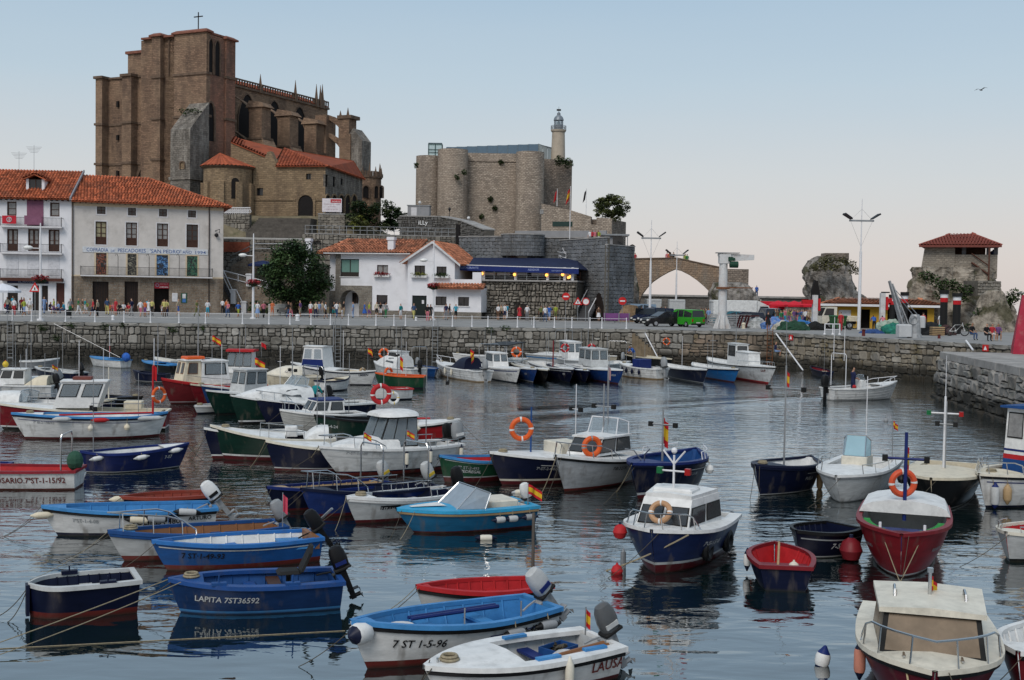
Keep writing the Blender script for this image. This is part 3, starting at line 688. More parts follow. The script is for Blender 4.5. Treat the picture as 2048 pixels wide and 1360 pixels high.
o=rect(fw,9,432,37,448);q=MB().box(o[0],o[1],-.80,-.775,o[2],o[3]).B('red_banner',mat('banner_red',(.45,.02,.035),.7),wh)
MB().torus(((o[0]+o[1])/2,-.81,(o[2]+o[3])/2),.25,.06,16,5).box((o[0]+o[1])/2-.06,(o[0]+o[1])/2+.06,-.815,-.803,(o[2]+o[3])/2-.15,(o[2]+o[3])/2+.2).B('round_mark',mat('banner_grey',(.45,.4,.42),.7),q)
MB().box(fw.hit(60,440)[0]-.4,fw.hit(87,440)[0],-.79,-.775,fw.hit(70,450)[1],fw.hit(70,432)[1]).B('purple_cloth',MATS['purple_panel'],wh)
o=rect(fw,15,560,97,567);q=MB().box(o[0],o[1],-.12,-.005,o[2],o[3]).B('shop_sign',mat('sign_navy',(.012,.016,.06),.5),wh)
flat_text('lettering','EL MARINERO',q,(o[0]+o[1])/2+.15,-.127,o[2]+.1,2.4,mat('sign_letter',(.3,.33,.42),.6))
MB().box(fw.hit(36,600)[0],fw.hit(65,600)[0],-.03,-.003,0,gd[0][3]).B('shop_panel',SHUT,wh)
eave(wh,0,Lw,ze2)
zr2=fw.hit(60,341,5)[1]
tile_roof(wh,(0,-.8,ze2),(Lw-.05,-.8,ze2),(Lw-.05,5,zr2),(0,5,zr2),TERRA)
MB().prism([(Lw-.03,-.8,ze2-.1),(Lw-.03,-.8,ze2+.2),(Lw-.03,5,zr2+.22),(Lw-.03,5,zr2-.1)],(.16,0,0)).B('fire_wall',mat('lead_grey',(.22,.22,.24),.7),wh)
a=rect(fw,58,358,84,390,1.0)
dm=MB();dm.box(a[0]-.3,a[0],.9,3.6,a[2],a[3]);dm.box(a[1],a[1]+.3,.9,3.6,a[2],a[3]);dq=dm.B('dormer',WHITEW,wh)
window(dq,(a[0],a[1],a[2],a[3]),y=1.1,bars=1,sill=False)
tile_roof(wh,(a[0]-.6,.5,a[3]-.05),((a[0]+a[1])/2,.5,a[3]+.55),((a[0]+a[1])/2,4,a[3]+.55),(a[0]-.6,4,a[3]-.05),TERRA,name='dormer_roof')
tile_roof(wh,((a[0]+a[1])/2,.5,a[3]+.55),(a[1]+.6,.5,a[3]-.05),(a[1]+.6,4,a[3]-.05),((a[0]+a[1])/2,4,a[3]+.55),TERRA,name='dormer_roof')
for px,h in((38,302),(68,290)):
 b_=fw.hit(px,345,5);tpz=fw.hit(px,h,5)[1];q=MB().cyl((b_[0],5,b_[1]-.3),(b_[0],5,tpz),.025,.02,5)
 for k in range(5):q.box(b_[0]-.9+.12*k,b_[0]+.9-.12*k,4.98,5.02,tpz-.25-.16*k,tpz-.22-.16*k)
 q.B('roof_aerial',METAL,wh)
 # ---- white house in the middle
cA,cB=at_y(655,630,138),at_y(962,636,134)
fh=Frame(cA,cB,QZ);Lh=fh.len
ch=thing('white_house','white harbour house with gable end arched porch and flower boxes','building',fh.o,fh.rz)
zE=fh.hit(740,508)[1];zL=fh.hit(940,562)[1];zm=fh.hit(740,572)[1]
X=lambda px,py=580,d=0.0:fh.hit(px,py,d)[0]
GY=-1.6
up=[rect(fh,*p)for p in((681,518,718,553),(754,530,776,548))]
dn=[rect(fh,753,590,775,609)]
arc=rect(fh,681,580,719,630);arc=(arc[0],arc[1],0,arc[3])
xg0,xg1=X(815,560,GY),X(909,560,GY)
wall_open(MB(),X(671),xg0+.2,zm,zE,up).B('upper_wall',WHITEW,ch)
wall_open(MB(),X(744),xg0+.2,.75,zm,dn).box(X(744),xg0+.2,.3,8,0,zE).B('lower_wall',WHITEW,ch)
MB().box(0,X(671)-.01,.6,8,2.9,zE).B('side_wing',WHITEW,ch)
RUB2=masonry('rubble_grey',(.24,.215,.18),(.17,.15,.125),(.3,.285,.26),.5,.3,.9,stain=(.13,.115,.1),sscale=.5,msize=.03)
MB().box(0,X(671)-.01,.5,8,0,2.9).B('side_base',RUB2,ch)
po=MB();ap=arch_pts(arc[0],arc[1],0,arc[3]);x0_,x1_=X(671),X(744)-.01
po.add([(x0_,-.12,0),(x0_,-.12,zm),(x1_,-.12,zm),(x1_,-.12,0)]+[(p[0],-.12,p[1])for p in ap],[])
k=len(ap)
po.f+=[(0,4)+tuple(range(4+k-1,4+k-1-(k-2)//2,-1))+(1,),];po.m+=[0]
half=(k-2)//2
po.f[-1]=(0,4)+tuple(range(3+k,3+k-half-1,-1))+(1,)
po.f.append((1,)+tuple([3+k-half]+list(range(3+k-half-1,4,-1)))+(3,2));po.m.append(0)
for i in range(1,k):p,q=ap[i],ap[(i+1)%k];po.poly([(p[0],-.12,p[1]),(q[0],-.12,q[1]),(q[0],1.6,q[1]),(p[0],1.6,p[1])])
po.box(x1_,x1_+.02,-.12,.02,0,zm);po.box(x0_,x1_,-.119,.3,zm-.02,zm+.02)
po.B('stone_porch',RUB2,ch,fix=False)
q=MB().box(arc[0]-.4,arc[1]+.4,1.5,1.6,0,zm).B('porch_wall',WHITEW,ch);window(q,(arc[0]+.9,arc[1]-.7,1.5,2.7),y=1.45,sill=False,bars=1)
MB().box(X(671),X(681),-.06,.0,zm,zE).B('stone_quoin',RUB2,ch)
window(ch,up[0],frame=mat('dark_frame',(.03,.025,.022),.5),pane=mat('green_blind',(.13,.24,.21),.6,var=.08),bars=1,low=.5);window(ch,up[1],bars=1,pane=GLASSB);window(ch,dn[0],bars=0)
g1=[rect(fh,*p,GY)for p in((829,531,850,549),(873,533,893,550))]
g2=[rect(fh,*p,GY)for p in((871,593,893,611),(916,594,938,612))]
dr=rect(fh,824,591,853,636,GY);dr=(dr[0],dr[1],0,dr[3])
xr2=X(962,600,GY);zl2=fh.hit(935,576,GY)[1];zg=fh.hit(862,520,GY)[1];za_=fh.hit(867,485,GY)[1];xa=X(867,485,GY)
mb=MB();wall_open(mb,xg0,xg1,.75,zg,g1+[dr,g2[0]],y=GY);mb.poly([(xg0,GY,zg),(xg1,GY,zg),(xa,GY,za_)]);mb.box(xg0,xg0+.01,GY,.2,.75,zg);mb.box(xg1,xg1+.01,GY,7,3,zg);mb.B('gable_wall',WHITEW,ch)
wall_open(MB(),xg1+.01,xr2,.75,zl2,[g2[1]],y=GY).box(xr2,xr2+.02,GY,6,.75,zl2).B('low_wall',WHITEW,ch)
mb=MB();mb.box(xg0-.03,dr[0],GY-.05,GY+.2,0,.75);mb.box(dr[1],xr2+.05,GY-.05,GY+.2,0,.75);mb.box(X(744),xg0-.04,-.04,.25,0,.75);mb.B('stone_plinth',RUB2,ch)
for o in g1+g2:
 w_=window(ch,tuple(o),y=GY+.2,bars=1,sill=False,frame=MATS['dark_frame'])
 MB().box(o[0]-.1,o[1]+.1,GY-.1,GY,o[2]-.1,o[2]).B('sill',TRIM,w_)
q=MB().box(dr[0],dr[1],GY+.15,GY+.2,0,dr[3]).B('door',mat('green_black_door',(.012,.018,.017),.4),ch)
MB().box(dr[0]+1.1,dr[0]+1.35,GY+.135,GY+.148,1.6,2.0).B('door_notice',MATS['paper_white'],q)
BOXW=mat('planter_white',(.6,.6,.6),.7)
def leaves(mb,c,r,n,rr,size=.12,mi=None,flat=.6):
 for _ in range(n):
  d=V((rr.gauss(0,1),rr.gauss(0,1),rr.gauss(0,1))).normalized()*(rr.random()**.4)
  p=V(c)+V((d.x*r[0],d.y*r[1],d.z*r[2]));s=size*rr.uniform(.6,1.3)
  u=V((rr.gauss(0,1),rr.gauss(0,1),rr.gauss(0,.5))).normalized();v=u.cross(V((rr.gauss(0,.5),rr.gauss(0,.5),1))).normalized()
  mb.add([p-u*s,p-v*s*flat,p+u*s,p+v*s*flat],[(0,1,2,3)],mi)
FLR=mat('flower_red',(.28,.03,.035),.8,var=.4,island=.4);LEAFG=mat('leaf_green',(.035,.06,.018),.7,var=.3,island=.45);FLY=mat('leaf_yellow',(.16,.17,.035),.7,var=.3,island=.3)
for o,yy,m,lb in((up[1],0,FLR,'first'),(g1[0],GY,FLY,'second'),(g1[1],GY,LEAFG,'third')):
 t=thing('flower_box',{'first':'white window box with dark red flowers on the white house','second':'white window box with yellow green plants by the gable corner','third':'white window box with dark green plants beside the lamp post'}[lb],'flower box',fh.world((o[0]+o[1])/2,yy-.12,o[2]-.1),fh.rz,'window boxes on the white house')
 MB().box(-.95,.95,-.32,0,-.25,0).B('box',BOXW,t);mb=MB();leaves(mb,(0,-.2,.08),(1.05,.25,.3),260,R,.1);mb.B('plants',m,t,kind='stuff')
zT=fh.hit(935,563,GY)[1]
tile_roof(ch,(X(866,575,GY-.7),GY-1.0,zl2-.05),(xr2+.5,GY-1.0,zl2-.05),(xr2+.5,GY,zl2+.45),(X(866,575,GY-.7),GY,zl2+.45),TERRA2,name='tile_skirt')
q=MB();q.box(xg1+.02,xr2,GY,GY+.2,zl2+.3,zl2+.95);q.box(xr2-1.0,xr2,GY-.005,GY+.25,zl2+.95,zl2+1.75);q.B('terrace_parapet',WHITEW,ch)
MB().box(xg1+.02,xr2,GY+.2,6,zl2+.2,zl2+.3).B('terrace_floor',concrete,ch)
# roofs: main hip running left, gable roof over the front part
zrid=fh.hit(740,479,4)[1]
eaveB=mat('white_eave',(.55,.55,.56),.7)
MB().box(-.3,xg0,-.75,.0,zE-.02,zE+.1).B('eave_boards',eaveB,ch)
xl_=fh.hit(630,505,0)[0]
tile_roof(ch,(X(671)-.6,-.75,zE+.1),(xg0+.6,-.75,zE+.1),(xg0+.6,4,zrid),(fh.hit(697,479,4)[0],4,zrid),TERRA2)
tile_roof(ch,(xl_,.1,zE+.1),(X(671)-.6,-.75,zE+.1),(fh.hit(697,479,4)[0],4,zrid),(fh.hit(697,479,4)[0],4,zrid),TERRA2)
tile_roof(ch,(xl_-.5,8.5,zE+.1),(xl_,.1,zE+.1),(fh.hit(697,479,4)[0],4,zrid),(fh.hit(697,479,4)[0],4,zrid),TERRA2)
ov=.75;k1=(za_-zg)/(xa-xg0);k2=(za_-zg)/(xg1-xa)
tile_roof(ch,(xg0-ov,8,zg-ov*k1+.12),(xg0-ov,GY-.5,zg-ov*k1+.12),(xa,GY-.5,za_+.12),(xa,8,za_+.12),TERRA2)
tile_roof(ch,(xg1+ov,GY-.5,zg-ov*k2+.12),(xg1+ov,8,zg-ov*k2+.12),(xa,8,za_+.12),(xa,GY-.5,za_+.12),TERRA2)
mb=MB();mb.prism([(xg0-ov,GY-.52,zg-ov*k1-.12),(xg0-ov,GY-.52,zg-ov*k1+.14),(xa,GY-.52,za_+.15),(xa,GY-.52,za_-.12)],(0,.06,0));mb.prism([(xg1+ov,GY-.52,zg-ov*k2-.12),(xg1+ov,GY-.52,zg-ov*k2+.14),(xa,GY-.52,za_+.15),(xa,GY-.52,za_-.12)],(0,.06,0));mb.B('barge_board',eaveB,ch)
def chimney(par,x,y,z0,z1,w_=.5):
 mb=MB();mb.box(x-w_,x+w_,y-w_,y+w_,z0,z0+(z1-z0)*.3);mb.box(x-w_*.7,x+w_*.7,y-w_*.7,y+w_*.7,z0+(z1-z0)*.3,z1-.35);mb.box(x-w_*.9,x+w_*.9,y-w_*.9,y+w_*.9,z1-.35,z1);mb.B('chimney',WHITEW,par)
c=fh.hit(783,505,.5);chimney(ch,c[0],.5,c[1]-.4,fh.hit(783,474,.5)[1])
c=fh.hit(618,500,4);chimney(ch,c[0],4,c[1]-3,fh.hit(618,477,4)[1],.4)
# ---- restaurant on its stone terrace
rA,rB=at_y(955,640,135),at_y(1152,642,132)
frR=Frame(rA,rB,QZ);Lr=frR.len;zt=frR.hit(1050,563)[1]
rs=thing('restaurant','restaurant terrace under a navy awning on a tall rubble stone wall','building',frR.o,frR.rz)
oa=rect(frR,1028,606,1055,641);oa=(oa[0],oa[1],0,oa[3])
MB().box(0,Lr,.35,9,0,zt).B('core',MORTAR,rs);
lay(rs,rubble(rr,0,Lr,0,zt,(.5,.8),(.35,.9)),RUBST,maxobj=200,yf=lambda x,z:.33,depth=.3,skip=lambda x,z:oa[0]<x<oa[1]and z<oa[3]-.1)
ap=arch_pts(oa[0],oa[1],0,oa[3]);MB().prism([(p[0],.2,p[1])for p in ap],(0,.12,0)).B('arched_door',DOORM,rs)
MB().box(-.1,Lr+.1,-.12,9,zt,zt+.18).B('terrace_edge',concrete,rs)
zf=frR.hit(1050,543)[1];zv=frR.hit(1050,532)[1];zb_=frR.hit(1050,516,7)[1]
xa0=frR.hit(905,540)[0]
AWN=mat('awning_navy',(.013,.02,.055),.8,var=.2,scale=1.2);AWV=mat('awning_valance',(.012,.025,.13),.75,var=.15)
mb=MB();mb.prism([(xa0,-.5,zv+.05),(Lr+.3,-.5,zv-.25),(Lr-1.5,7,zb_),(xa0,7,zb_)],(0,0,-.08));mb.prism([(Lr+.3,-.5,zv-.25),(Lr+.6,3,zv-.3),(Lr-1.5,7,zb_)],(0,0,-.08));aw=mb.B('awning',AWN,rs)
MB().prism([(xa0,-.52,zv+.08),(Lr+.3,-.52,zv-.22),(Lr+.3,-.52,zf-.22),(xa0,-.52,zf+.06)],(0,.05,0)).B('valance',AWV,aw)
MB().prism([(xa0,-.535,zv+.12),(Lr+.3,-.535,zv-.18),(Lr+.3,-.535,zv-.26),(xa0,-.535,zv+.04)],(0,.01,0)).B('white_piping',WHITEP,aw)
LBL=mat('valance_letter',(.26,.32,.55),.7)
for tx,px,wd in(('RESTAURANTE',938,2.2),('ASADOR',1067,1.3),('RESTAURANTE',1114,1.2)):
 c=frR.hit(px,533+(px-938)*.03,-.55);flat_text('lettering',tx,aw,c[0],-.545,c[1]-.25,wd,LBL)
for px in(967,1031,1095,1129,1145):
 x=frR.hit(px,555)[0];MB().box(x-.13,x+.13,-.02,.24,zt+.18,zv-.1).B('post',WHITEP,rs)
mb=MB()
for k in range(4):mb.box(0,Lr,-.05,-.02,zt+.35+.2*k,zt+.38+.2*k)
mb.B('rail',METAL,rs)
for k in range(9):x=Lr*(k+.5)/9;MB().box(x-.03,x+.03,-.06,-.01,zt+.18,zt+1.1).B('rail_post',METAL,rs)
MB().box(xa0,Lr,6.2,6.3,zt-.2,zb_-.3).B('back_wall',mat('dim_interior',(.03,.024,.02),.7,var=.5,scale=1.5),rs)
MB().box(xa0,Lr,.4,6.2,zt-.1,zt+.02).B('floor',WOOD,rs)
CLOTH=mat('white_cloth',(.6,.6,.62),.8)
for i,px in enumerate((976,1008,1040,1077,1112,1136)):
 x=frR.hit(px,555,1.2)[0];t=thing('dining_table',['terrace table by the first awning post from the white house','terrace table between the first and second awning posts','terrace table just right of the second awning post','terrace table left of the third awning post','terrace table right of the third awning post','terrace table at the right end of the terrace'][i],'table',frR.world(x,1.4,zt+.18),frR.rz,'restaurant tables')
 MB().box(-.75,.75,-.45,.45,.5,.78).B('tablecloth',CLOTH,t);MB().cyl((0,0,0),(0,0,.5),.06,.06,6).B('leg',IRON,t)
 for s in(-1,1):
  c_=thing('chair',['left','right'][s>0]+' chair of the '+t['label'][8:],'chair',frR.world(x+s*1.15,1.4,zt+.18),frR.rz,'restaurant chairs')
  MB().box(-.22,.22,-.22,.22,.42,.47).B('seat',WOOD,c_);MB().box(s*.2-.02,s*.2+.02,-.22,.22,.47,.95).B('backrest',WOOD,c_)
  for a in(-.19,.19):
   for b in(-.19,.19):MB().box(a-.02,a+.02,b-.02,b+.02,0,.42).B('leg',WOOD,c_)
GLOW=mat('lamp_glow',(1,.42,.08),.5,var=0,emit=2.5)
for i,(px,py,d)in enumerate(((971,534,0),(1003,537,2),(964,547,-.2),(1029,549,-.2),(1093,550,-.2),(1125,549,-.2),(1137,555,.2),(1141,553,.2))):
 p=frR.hit(px,py,d);t=thing('lantern','small glowing orange lantern, '+['at the top of the first awning post','hung from the awning between first and second posts','low on the left of the first awning post','on the left of the second awning post','on the left of the third awning post','on the left of the fourth awning post','lower of the pair at the right end of the terrace','upper of the pair at the right end of the terrace'][i],'lantern',frR.world(p[0],d,p[1]),frR.rz,'terrace lanterns')
 MB().ball((0,0,0),.17,8,6).B('globe',GLOW,t);MB().cyl((0,0,.17),(0,0,.3),.03,.03,5).B('holder',IRON,t)
 # ---- dark block walls, rotunda and bastion
def block_wall(label,pa,pb,zb_,zt_,bw=.75,bh=.4,name='retaining_wall',mo=120,thick=1.0,m=None,cap=True,slope=None):
 fr=Frame(pa,pb,0)
 return fr,wall_thing(name,label,fr,0,fr.len,zb_,zt_,coursed(rr,0,fr.len,zb_,zt_-.01,bw,bh),m or BLOCKST,thick=thick,maxobj=mo,depth=.06,cap=(.12,concrete)if cap else None)
zA=at_y(1000,473,143).z
block_wall('dark block wall behind the awning left of the round turret',at_y(918,500,146),at_y(1010,500,143.5),6,zA)
block_wall('dark block wall between the round turret and the corner bastion',at_y(1080,500,143.5),at_y(1180,500,141),6,at_y(1130,476,142).z)
c=at_y(1045.5,500,143);r_=43/F*143
t=thing('round_turret','round turret faced with dark square blocks above the awning','tower',(c.x,c.y,0),0)
z0,z1=at_y(1045,513,143).z,at_y(1045,471,143).z
MB().lathe([(0,z0),(r_-.05,z0),(r_-.05,z1),(0,z1)],36).B('core',MORTAR,t)
nz_=6;na=34
for k in range(nz_):
 for i in range(na):
  a=pi+pi*(i+.5)/na;w_=pi*r_/na;h=(z1-z0)/nz_
  put('block',unit_mesh(rr.randrange(10),BLOCKST),t,loc=(cos(a)*(r_-.05),sin(a)*(r_-.05),z0+(k+.5)*h),scale=(w_*.94,.06,h*.94),rz=a+pi/2)
MB().lathe([(r_-.3,z1),(r_+.08,z1),(r_+.08,z1+.14),(r_-.3,z1+.14)],36).B('coping',concrete,t)
MB().lathe([(r_-.5,z0-2.5),(r_-.5,z0)],24).B('base',GLASS,t)
# bastion
zbt=at_y(1190,477,134).z
fb1,bas=block_wall('tall dark block bastion face beside the terrace stairs',at_y(1118,560,141),at_y(1212,640,131.5),QZ,zbt,.8,.42,'bastion',250,.3)
fb2,ba2=block_wall('dark block bastion end face next to the bridge',at_y(1212,640,131.5),at_y(1266,640,136.5),QZ,zbt-.8,.8,.42,'bastion',250,.3)
a=fb1.hit(1196,640);ap=arch_pts(fb1.hit(1188,620)[0],fb1.hit(1209,620)[0],QZ,fb1.hit(1199,585)[1],'point')
MB().prism([(p[0],-.09,p[1])for p in ap],(0,.05,0)).B('arched_opening',DOORM,bas)
# terrace stairs between restaurant and bastion
s0,s1=at_y(1160,640,132.2),at_y(1160,565,138)
fs_=Frame(at_y(1150,640,132.4),at_y(1178,640,131.6),QZ)
t=thing('outdoor_stairs','steep dark stairs between the terrace wall and the bastion','stairs',fs_.o,fs_.rz);zt2=zt
for k in range(16):MB().box(.05,fs_.len-.05,.05+k*.32,.05+k*.32+.3,(k)*zt2/16,(k+1)*zt2/16).B('step',mat('dark_step',(.07,.07,.075),.8),t)
for x in(.05,fs_.len-.05):MB().tube([(x,0,0),(x,0,1.0),(x,5.2,zt2+1.0)],.05,5).B('handrail',WHITEP,t)
# concrete parapet and viewing roof behind
p0,p1=at_y(1030,468,149),at_y(1212,468,145);fp=Frame(p0,p1,0)
t=thing('concrete_parapet','pale concrete parapet running below the castle','wall',fp.o,fp.rz)
MB().box(0,fp.len,0,.4,at_y(1100,480,147).z-3,at_y(1100,461,147).z).B('wall',mat('pale_concrete',(.26,.26,.27),.85,var=.15,scale=.8),t)
p0=at_y(1203,490,140);t=thing('lookout_kiosk','small flat roofed lookout kiosk on top of the bastion','kiosk',(p0.x,p0.y,0))
z0,z1=at_y(1210,490,140).z-2,at_y(1210,471,140).z
MB().box(0,2.4,0,3,z0,z1).B('wall',mat('pale_concrete',0),t);MB().box(1.3,2.5,-.03,0,z1-1.6,z1-.1).B('window',GLASS,t);MB().box(-.2,3.2,-.4,3.2,z1,z1+.18).B('roof',METAL,t);MB().cyl((3.0,-.2,z0),(3.0,-.2,z1),.05,.05,5).B('post',METAL,t)
# ================================================================ church, castle, bridge, rocks, trees
CHS=masonry('church_stone',(.28,.18,.122),(.15,.098,.07),(.125,.09,.068),.6,.27,.9,stain=(.34,.235,.155),stain2=(.085,.06,.048),sscale=.2)
CHS2=masonry('church_stone_light',(.34,.245,.15),(.21,.15,.092),(.18,.14,.105),.6,.28,.9,stain=(.19,.135,.085),stain2=(.12,.085,.06),sscale=.2)
CHR=masonry('church_stone_red',(.30,.165,.115),(.18,.105,.075),(.15,.1,.078),.6,.27,.9,stain=(.34,.15,.10),stain2=(.09,.065,.055),sscale=.18)
CHG=masonry('church_stone_grey',(.25,.222,.192),(.14,.124,.108),(.1,.09,.08),.6,.3,.9,stain=(.07,.066,.06),stain2=(.40,.37,.33),sscale=.45)
CORN=mat('cornice_stone',(.13,.09,.065),.9,var=.35,scale=1.5,bump=.3)
COPER=mat('coping_tile',(.20,.085,.06),.9,var=.3,scale=1.5)
OPEN=mat('dark_opening',(.014,.012,.012),.9,var=.2)
p=at_y(415,300,182);e2=V((.44,.90,0)).normalized()
fc=Frame(p,p+e2,15.0);BZ=-3.0
ctag=thing('stone_church','brown stone gothic church with square towers flying buttresses and red roofs','church',fc.o,fc.rz)
yW=lambda px,x=0,py=250:fc.hitx(px,py,x)[0]
zW=lambda px,py,x=0:fc.hitx(px,py,x)[1]
xS=lambda px,y=0,py=250:fc.hit(px,py,y)[0]
zS=lambda px,py,y=0:fc.hit(px,py,y)[1]
def band(mb,x0,x1,y0,y1,z,h=.35,o=.22):mb.box(x0-o,x1+o,y0-o,y1+o,z-h/2,z+h/2)
xT=xS(470);y345=yW(348);y320=yW(320);y303=yW(303);y235=yW(235);y191=yW(191)
zt1=zW(380,62);zt2=zW(320,68)
tw=MB();tw.box(.9,xT-.9,.9,y303+3,BZ,zt2-.5);tw.B('tower',CHS,ctag)
piers=[(0,.9,.3,y345,zt1,CHS),(0,2.2,y320,y303,zt2,CHS),(xS(452),xT,0,2.2,zS(460,76),CHR),(xT-2.2,xT,y303-2,y303,zt2,CHS)]
for x0,x1,y0,y1,z,m in piers:
 q=MB().box(x0,x1,y0,y1,BZ,z-.35).B('buttress',m,ctag)
 cb=MB();cb.add([(x0-.35,y0-.35,z-.35),(x1+.35,y0-.35,z-.35),(x1+.35,y1+.35,z-.35),(x0-.35,y1+.35,z-.35),(x0-.35,y0-.35,z-.1),(x1+.35,y0-.35,z-.1),(x1+.35,y1+.35,z-.1),(x0-.35,y1+.35,z-.1),(x0+.4,y0+.4,z+.3),(x1,y0+.4,z+.3),(x1,y1,z+.3),(x0+.4,y1,z+.3)],
 [(0,3,2,1),(0,1,5,4),(1,2,6,5),(2,3,7,6),(3,0,4,7),(4,5,9,8),(5,6,10,9),(6,7,11,10),(7,4,8,11),(8,9,10,11)]);cb.B('cap',COPER,q)
 bb=MB()
 for zz in(zW(380,148),zW(330,236),zW(330,318)):
  if zz<z-2:bb.box(x0-.18,x1+.18,y0-.18,y1+.18,zz-.18,zz+.18)
 bb.B('string_course',CORN,q)
MB().box(.3,xT-.3,.3,y303+2.5,zt2-.5,zt2-.2).B('tower_roof',COPER,ctag)
# red weathered south face
MB().box(.9,xS(452),.3,.9,BZ,zt2-.6).B('south_face',CHR,ctag)
def lancet(par,x0,x1,z0,z1,y,kind='point',m=OPEN,axis='y',fr_=CORN,dep=.3,rim=.16):
 """arched opening on a plane; axis y: plane y=const facing -y; axis x: plane x=const facing -x"""
 P=arch_pts(x0,x1,z0,z1,kind);f=(lambda u,w_,d:(u,y+d,w_))if axis=='y'else(lambda u,w_,d:(y+d,u,w_))
 q=MB().prism([f(u,w_,-.03)for u,w_ in P],V(f(0,0,.03))-V(f(0,0,0))if 0 else(V(f(0,0,.05))-V(f(0,0,0)))).B('opening',m,par)
 cx=(x0+x1)/2;O=[(cx+(u-cx)*(1+2*rim/(x1-x0)),w_+(rim if w_>z0+.1 else 0))for u,w_ in P]
 mb=MB();n=len(P)
 for i in range(1,n):
  j=(i+1)%n;mb.prism([f(*P[i],-.04),f(*O[i],-.04),f(*O[j],-.04),f(*P[j],-.04)],V(f(0,0,-.14))-V(f(0,0,0)))
 mb.B('arch_rim',fr_,q);return q
for a,b in((416,424),(428,438)):lancet(ctag,max(.12,xS(a,.3)),xS(b,.3),zS(427,150,.3),zS(427,80,.3),.3)
lancet(ctag,.15,xS(427,.3),zS(420,282,.3),zS(420,205,.3),.3,rim=.3)
lancet(ctag,yW(336,.9)-.2,yW(345,.9)+.6,zW(340,150,.9),zW(340,75,.9),.9,axis='x')
for px,y0_,y1_ in((392,213,222),(224,200,212),(224,268,278),(224,340,352)):MB().box(-.05 if px>300 else 1.1,.3 if px>300 else 1.5,yW(px+2),yW(px-2),zW(px,y1_),zW(px,y0_)).B('slit_window',OPEN,ctag)
# west block and its buttresses
zb1,zb2=zW(270,103,2),zW(210,157,1.5)
MB().box(2.2,12,y303-.2,y235,BZ,zb1-.3).B('west_block',CHS,ctag);MB().box(1.9,12.3,y303+.02,y235+.3,zb1-.3,zb1+.12).B('cornice',COPER,ctag)
MB().box(1.4,12,y303,y191-.3,BZ,zb2-.3).B('west_front',CHS,ctag);MB().box(1.15,2.2,y303,y191-.1,zb2-.3,zb2).B('cornice',CORN,ctag)
for a,b,m in((191,204,CHS),(244,262,CHS)):
 q=MB().box(0,2.2,yW(b),yW(a),BZ,zb2-.3).B('buttress',m,ctag);MB().box(-.3,2.3,yW(b)-.25,yW(a)+.25,zb2-.3,zb2+.1).B('cap',CORN,q)
 mb=MB()
 for zz in(zW(330,240),zW(330,322)):mb.box(-.18,2.3,yW(b)-.18,yW(a)+.18,zz-.18,zz+.18)
 mb.B('string_course',CORN,q)
mb=MB()
for zz in(zW(330,240),zW(330,322)):mb.box(1.25,1.45,y303,y191,zz-.18,zz+.18)
mb.B('string_course',CORN,ctag)
lancet(ctag,yW(304,1.4),yW(276,1.4),BZ,zW(290,332,1.4),1.38,axis='x',rim=.5)
lancet(ctag,yW(297.5,1.4),yW(291,1.4),zW(294,280,1.4),zW(294,256,1.4),1.38,axis='x',kind='round')
MB().box(.9,2.2,y345+.01,y320-.01,BZ,zt2-.7).B('recess_wall',CHS,ctag)
# grey raking buttress in front
yb=yW(343,-4);q=MB();za0,za1=zW(380,258,-4),zW(380,232,-1)
q.add([(-4.2,-.3,BZ-2),(0,-.3,BZ-2),(0,yb,BZ-2),(-4.2,yb,BZ-2),(-4.2,-.3,za0),(-.05,-.3,za1+2),(-.05,yb,za1+2),(-4.2,yb,za0)],[(0,3,2,1),(0,1,5,4),(1,2,6,5),(2,3,7,6),(3,0,4,7),(4,5,6,7)])
q=q.B('raking_buttress',CHG,ctag);MB().box(-4.4,0,-.5,yb+.2,zW(380,356,-4)-.2,zW(380,356,-4)+.2).B('string_course',CHG,q)
lancet(q,yW(370,-4.2),yW(362,-4.2),zW(366,338,-4.2),zW(366,324,-4.2),-4.22,axis='x',kind='round',m=CHS2)
t=MB();leaves(t,(-2,yb*.5,za1+.5),(1.8,2,.5),200,R,.2);t.B('weeds',LEAFG,q,kind='stuff')
# iron cross
c=(1.6,y345*.5,zt1+.3);zc=zW(391,25,1.6);MB().box(c[0]-.06,c[0]+.06,c[1]-.06,c[1]+.06,c[2],zc).box(c[0]-.06,c[0]+.06,c[1]-.85,c[1]+.85,zc-.75,zc-.6).B('iron_cross',IRON,ctag)
# nave
YC=6.0;xn1=xS(655,YC)
ze_=zS(560,193,YC);zr_=zS(560,172,YC+3)
MB().box(xT-.5,xn1,YC,YC+10,BZ,ze_).B('nave',CHS,ctag)
MB().box(xT-.5,xn1+.2,YC-.3,YC+.1,ze_-.25,ze_+.1).B('cornice',CORN,ctag)
tile_roof(ctag,(xT,YC-.2,ze_+.1),(xn1,YC-.2,ze_+.1),(xn1-1,YC+5,ze_+2.0),(xT,YC+5,ze_+2.0),TERRA3,.5,.6,'nave_roof')
mb=MB()
for i in range(42):x=xn1-28+i*.68;mb.box(x,x+.16,YC-.25,YC-.05,ze_+.1,ze_+1.0)
mb.box(xn1-28,xn1,YC-.3,YC,ze_+1.0,ze_+1.2);mb.B('balustrade',CORN,ctag)
def pinnacle(par,x,y,z0,z1,w_=.35):
 q=MB();q.box(x-w_,x+w_,y-w_,y+w_,z0,z0+(z1-z0)*.35);q.cyl((x,y,z0+(z1-z0)*.35),(x,y,z1),w_*1.05,.03,4);q.B('pinnacle',CORN,par)
for px,py in((521,148),(591,160),(633,168),(641,170),(645,168)):pinnacle(ctag,xS(px,YC-.1,py),YC-.1,ze_-.3,zS(px,py,YC-.1))
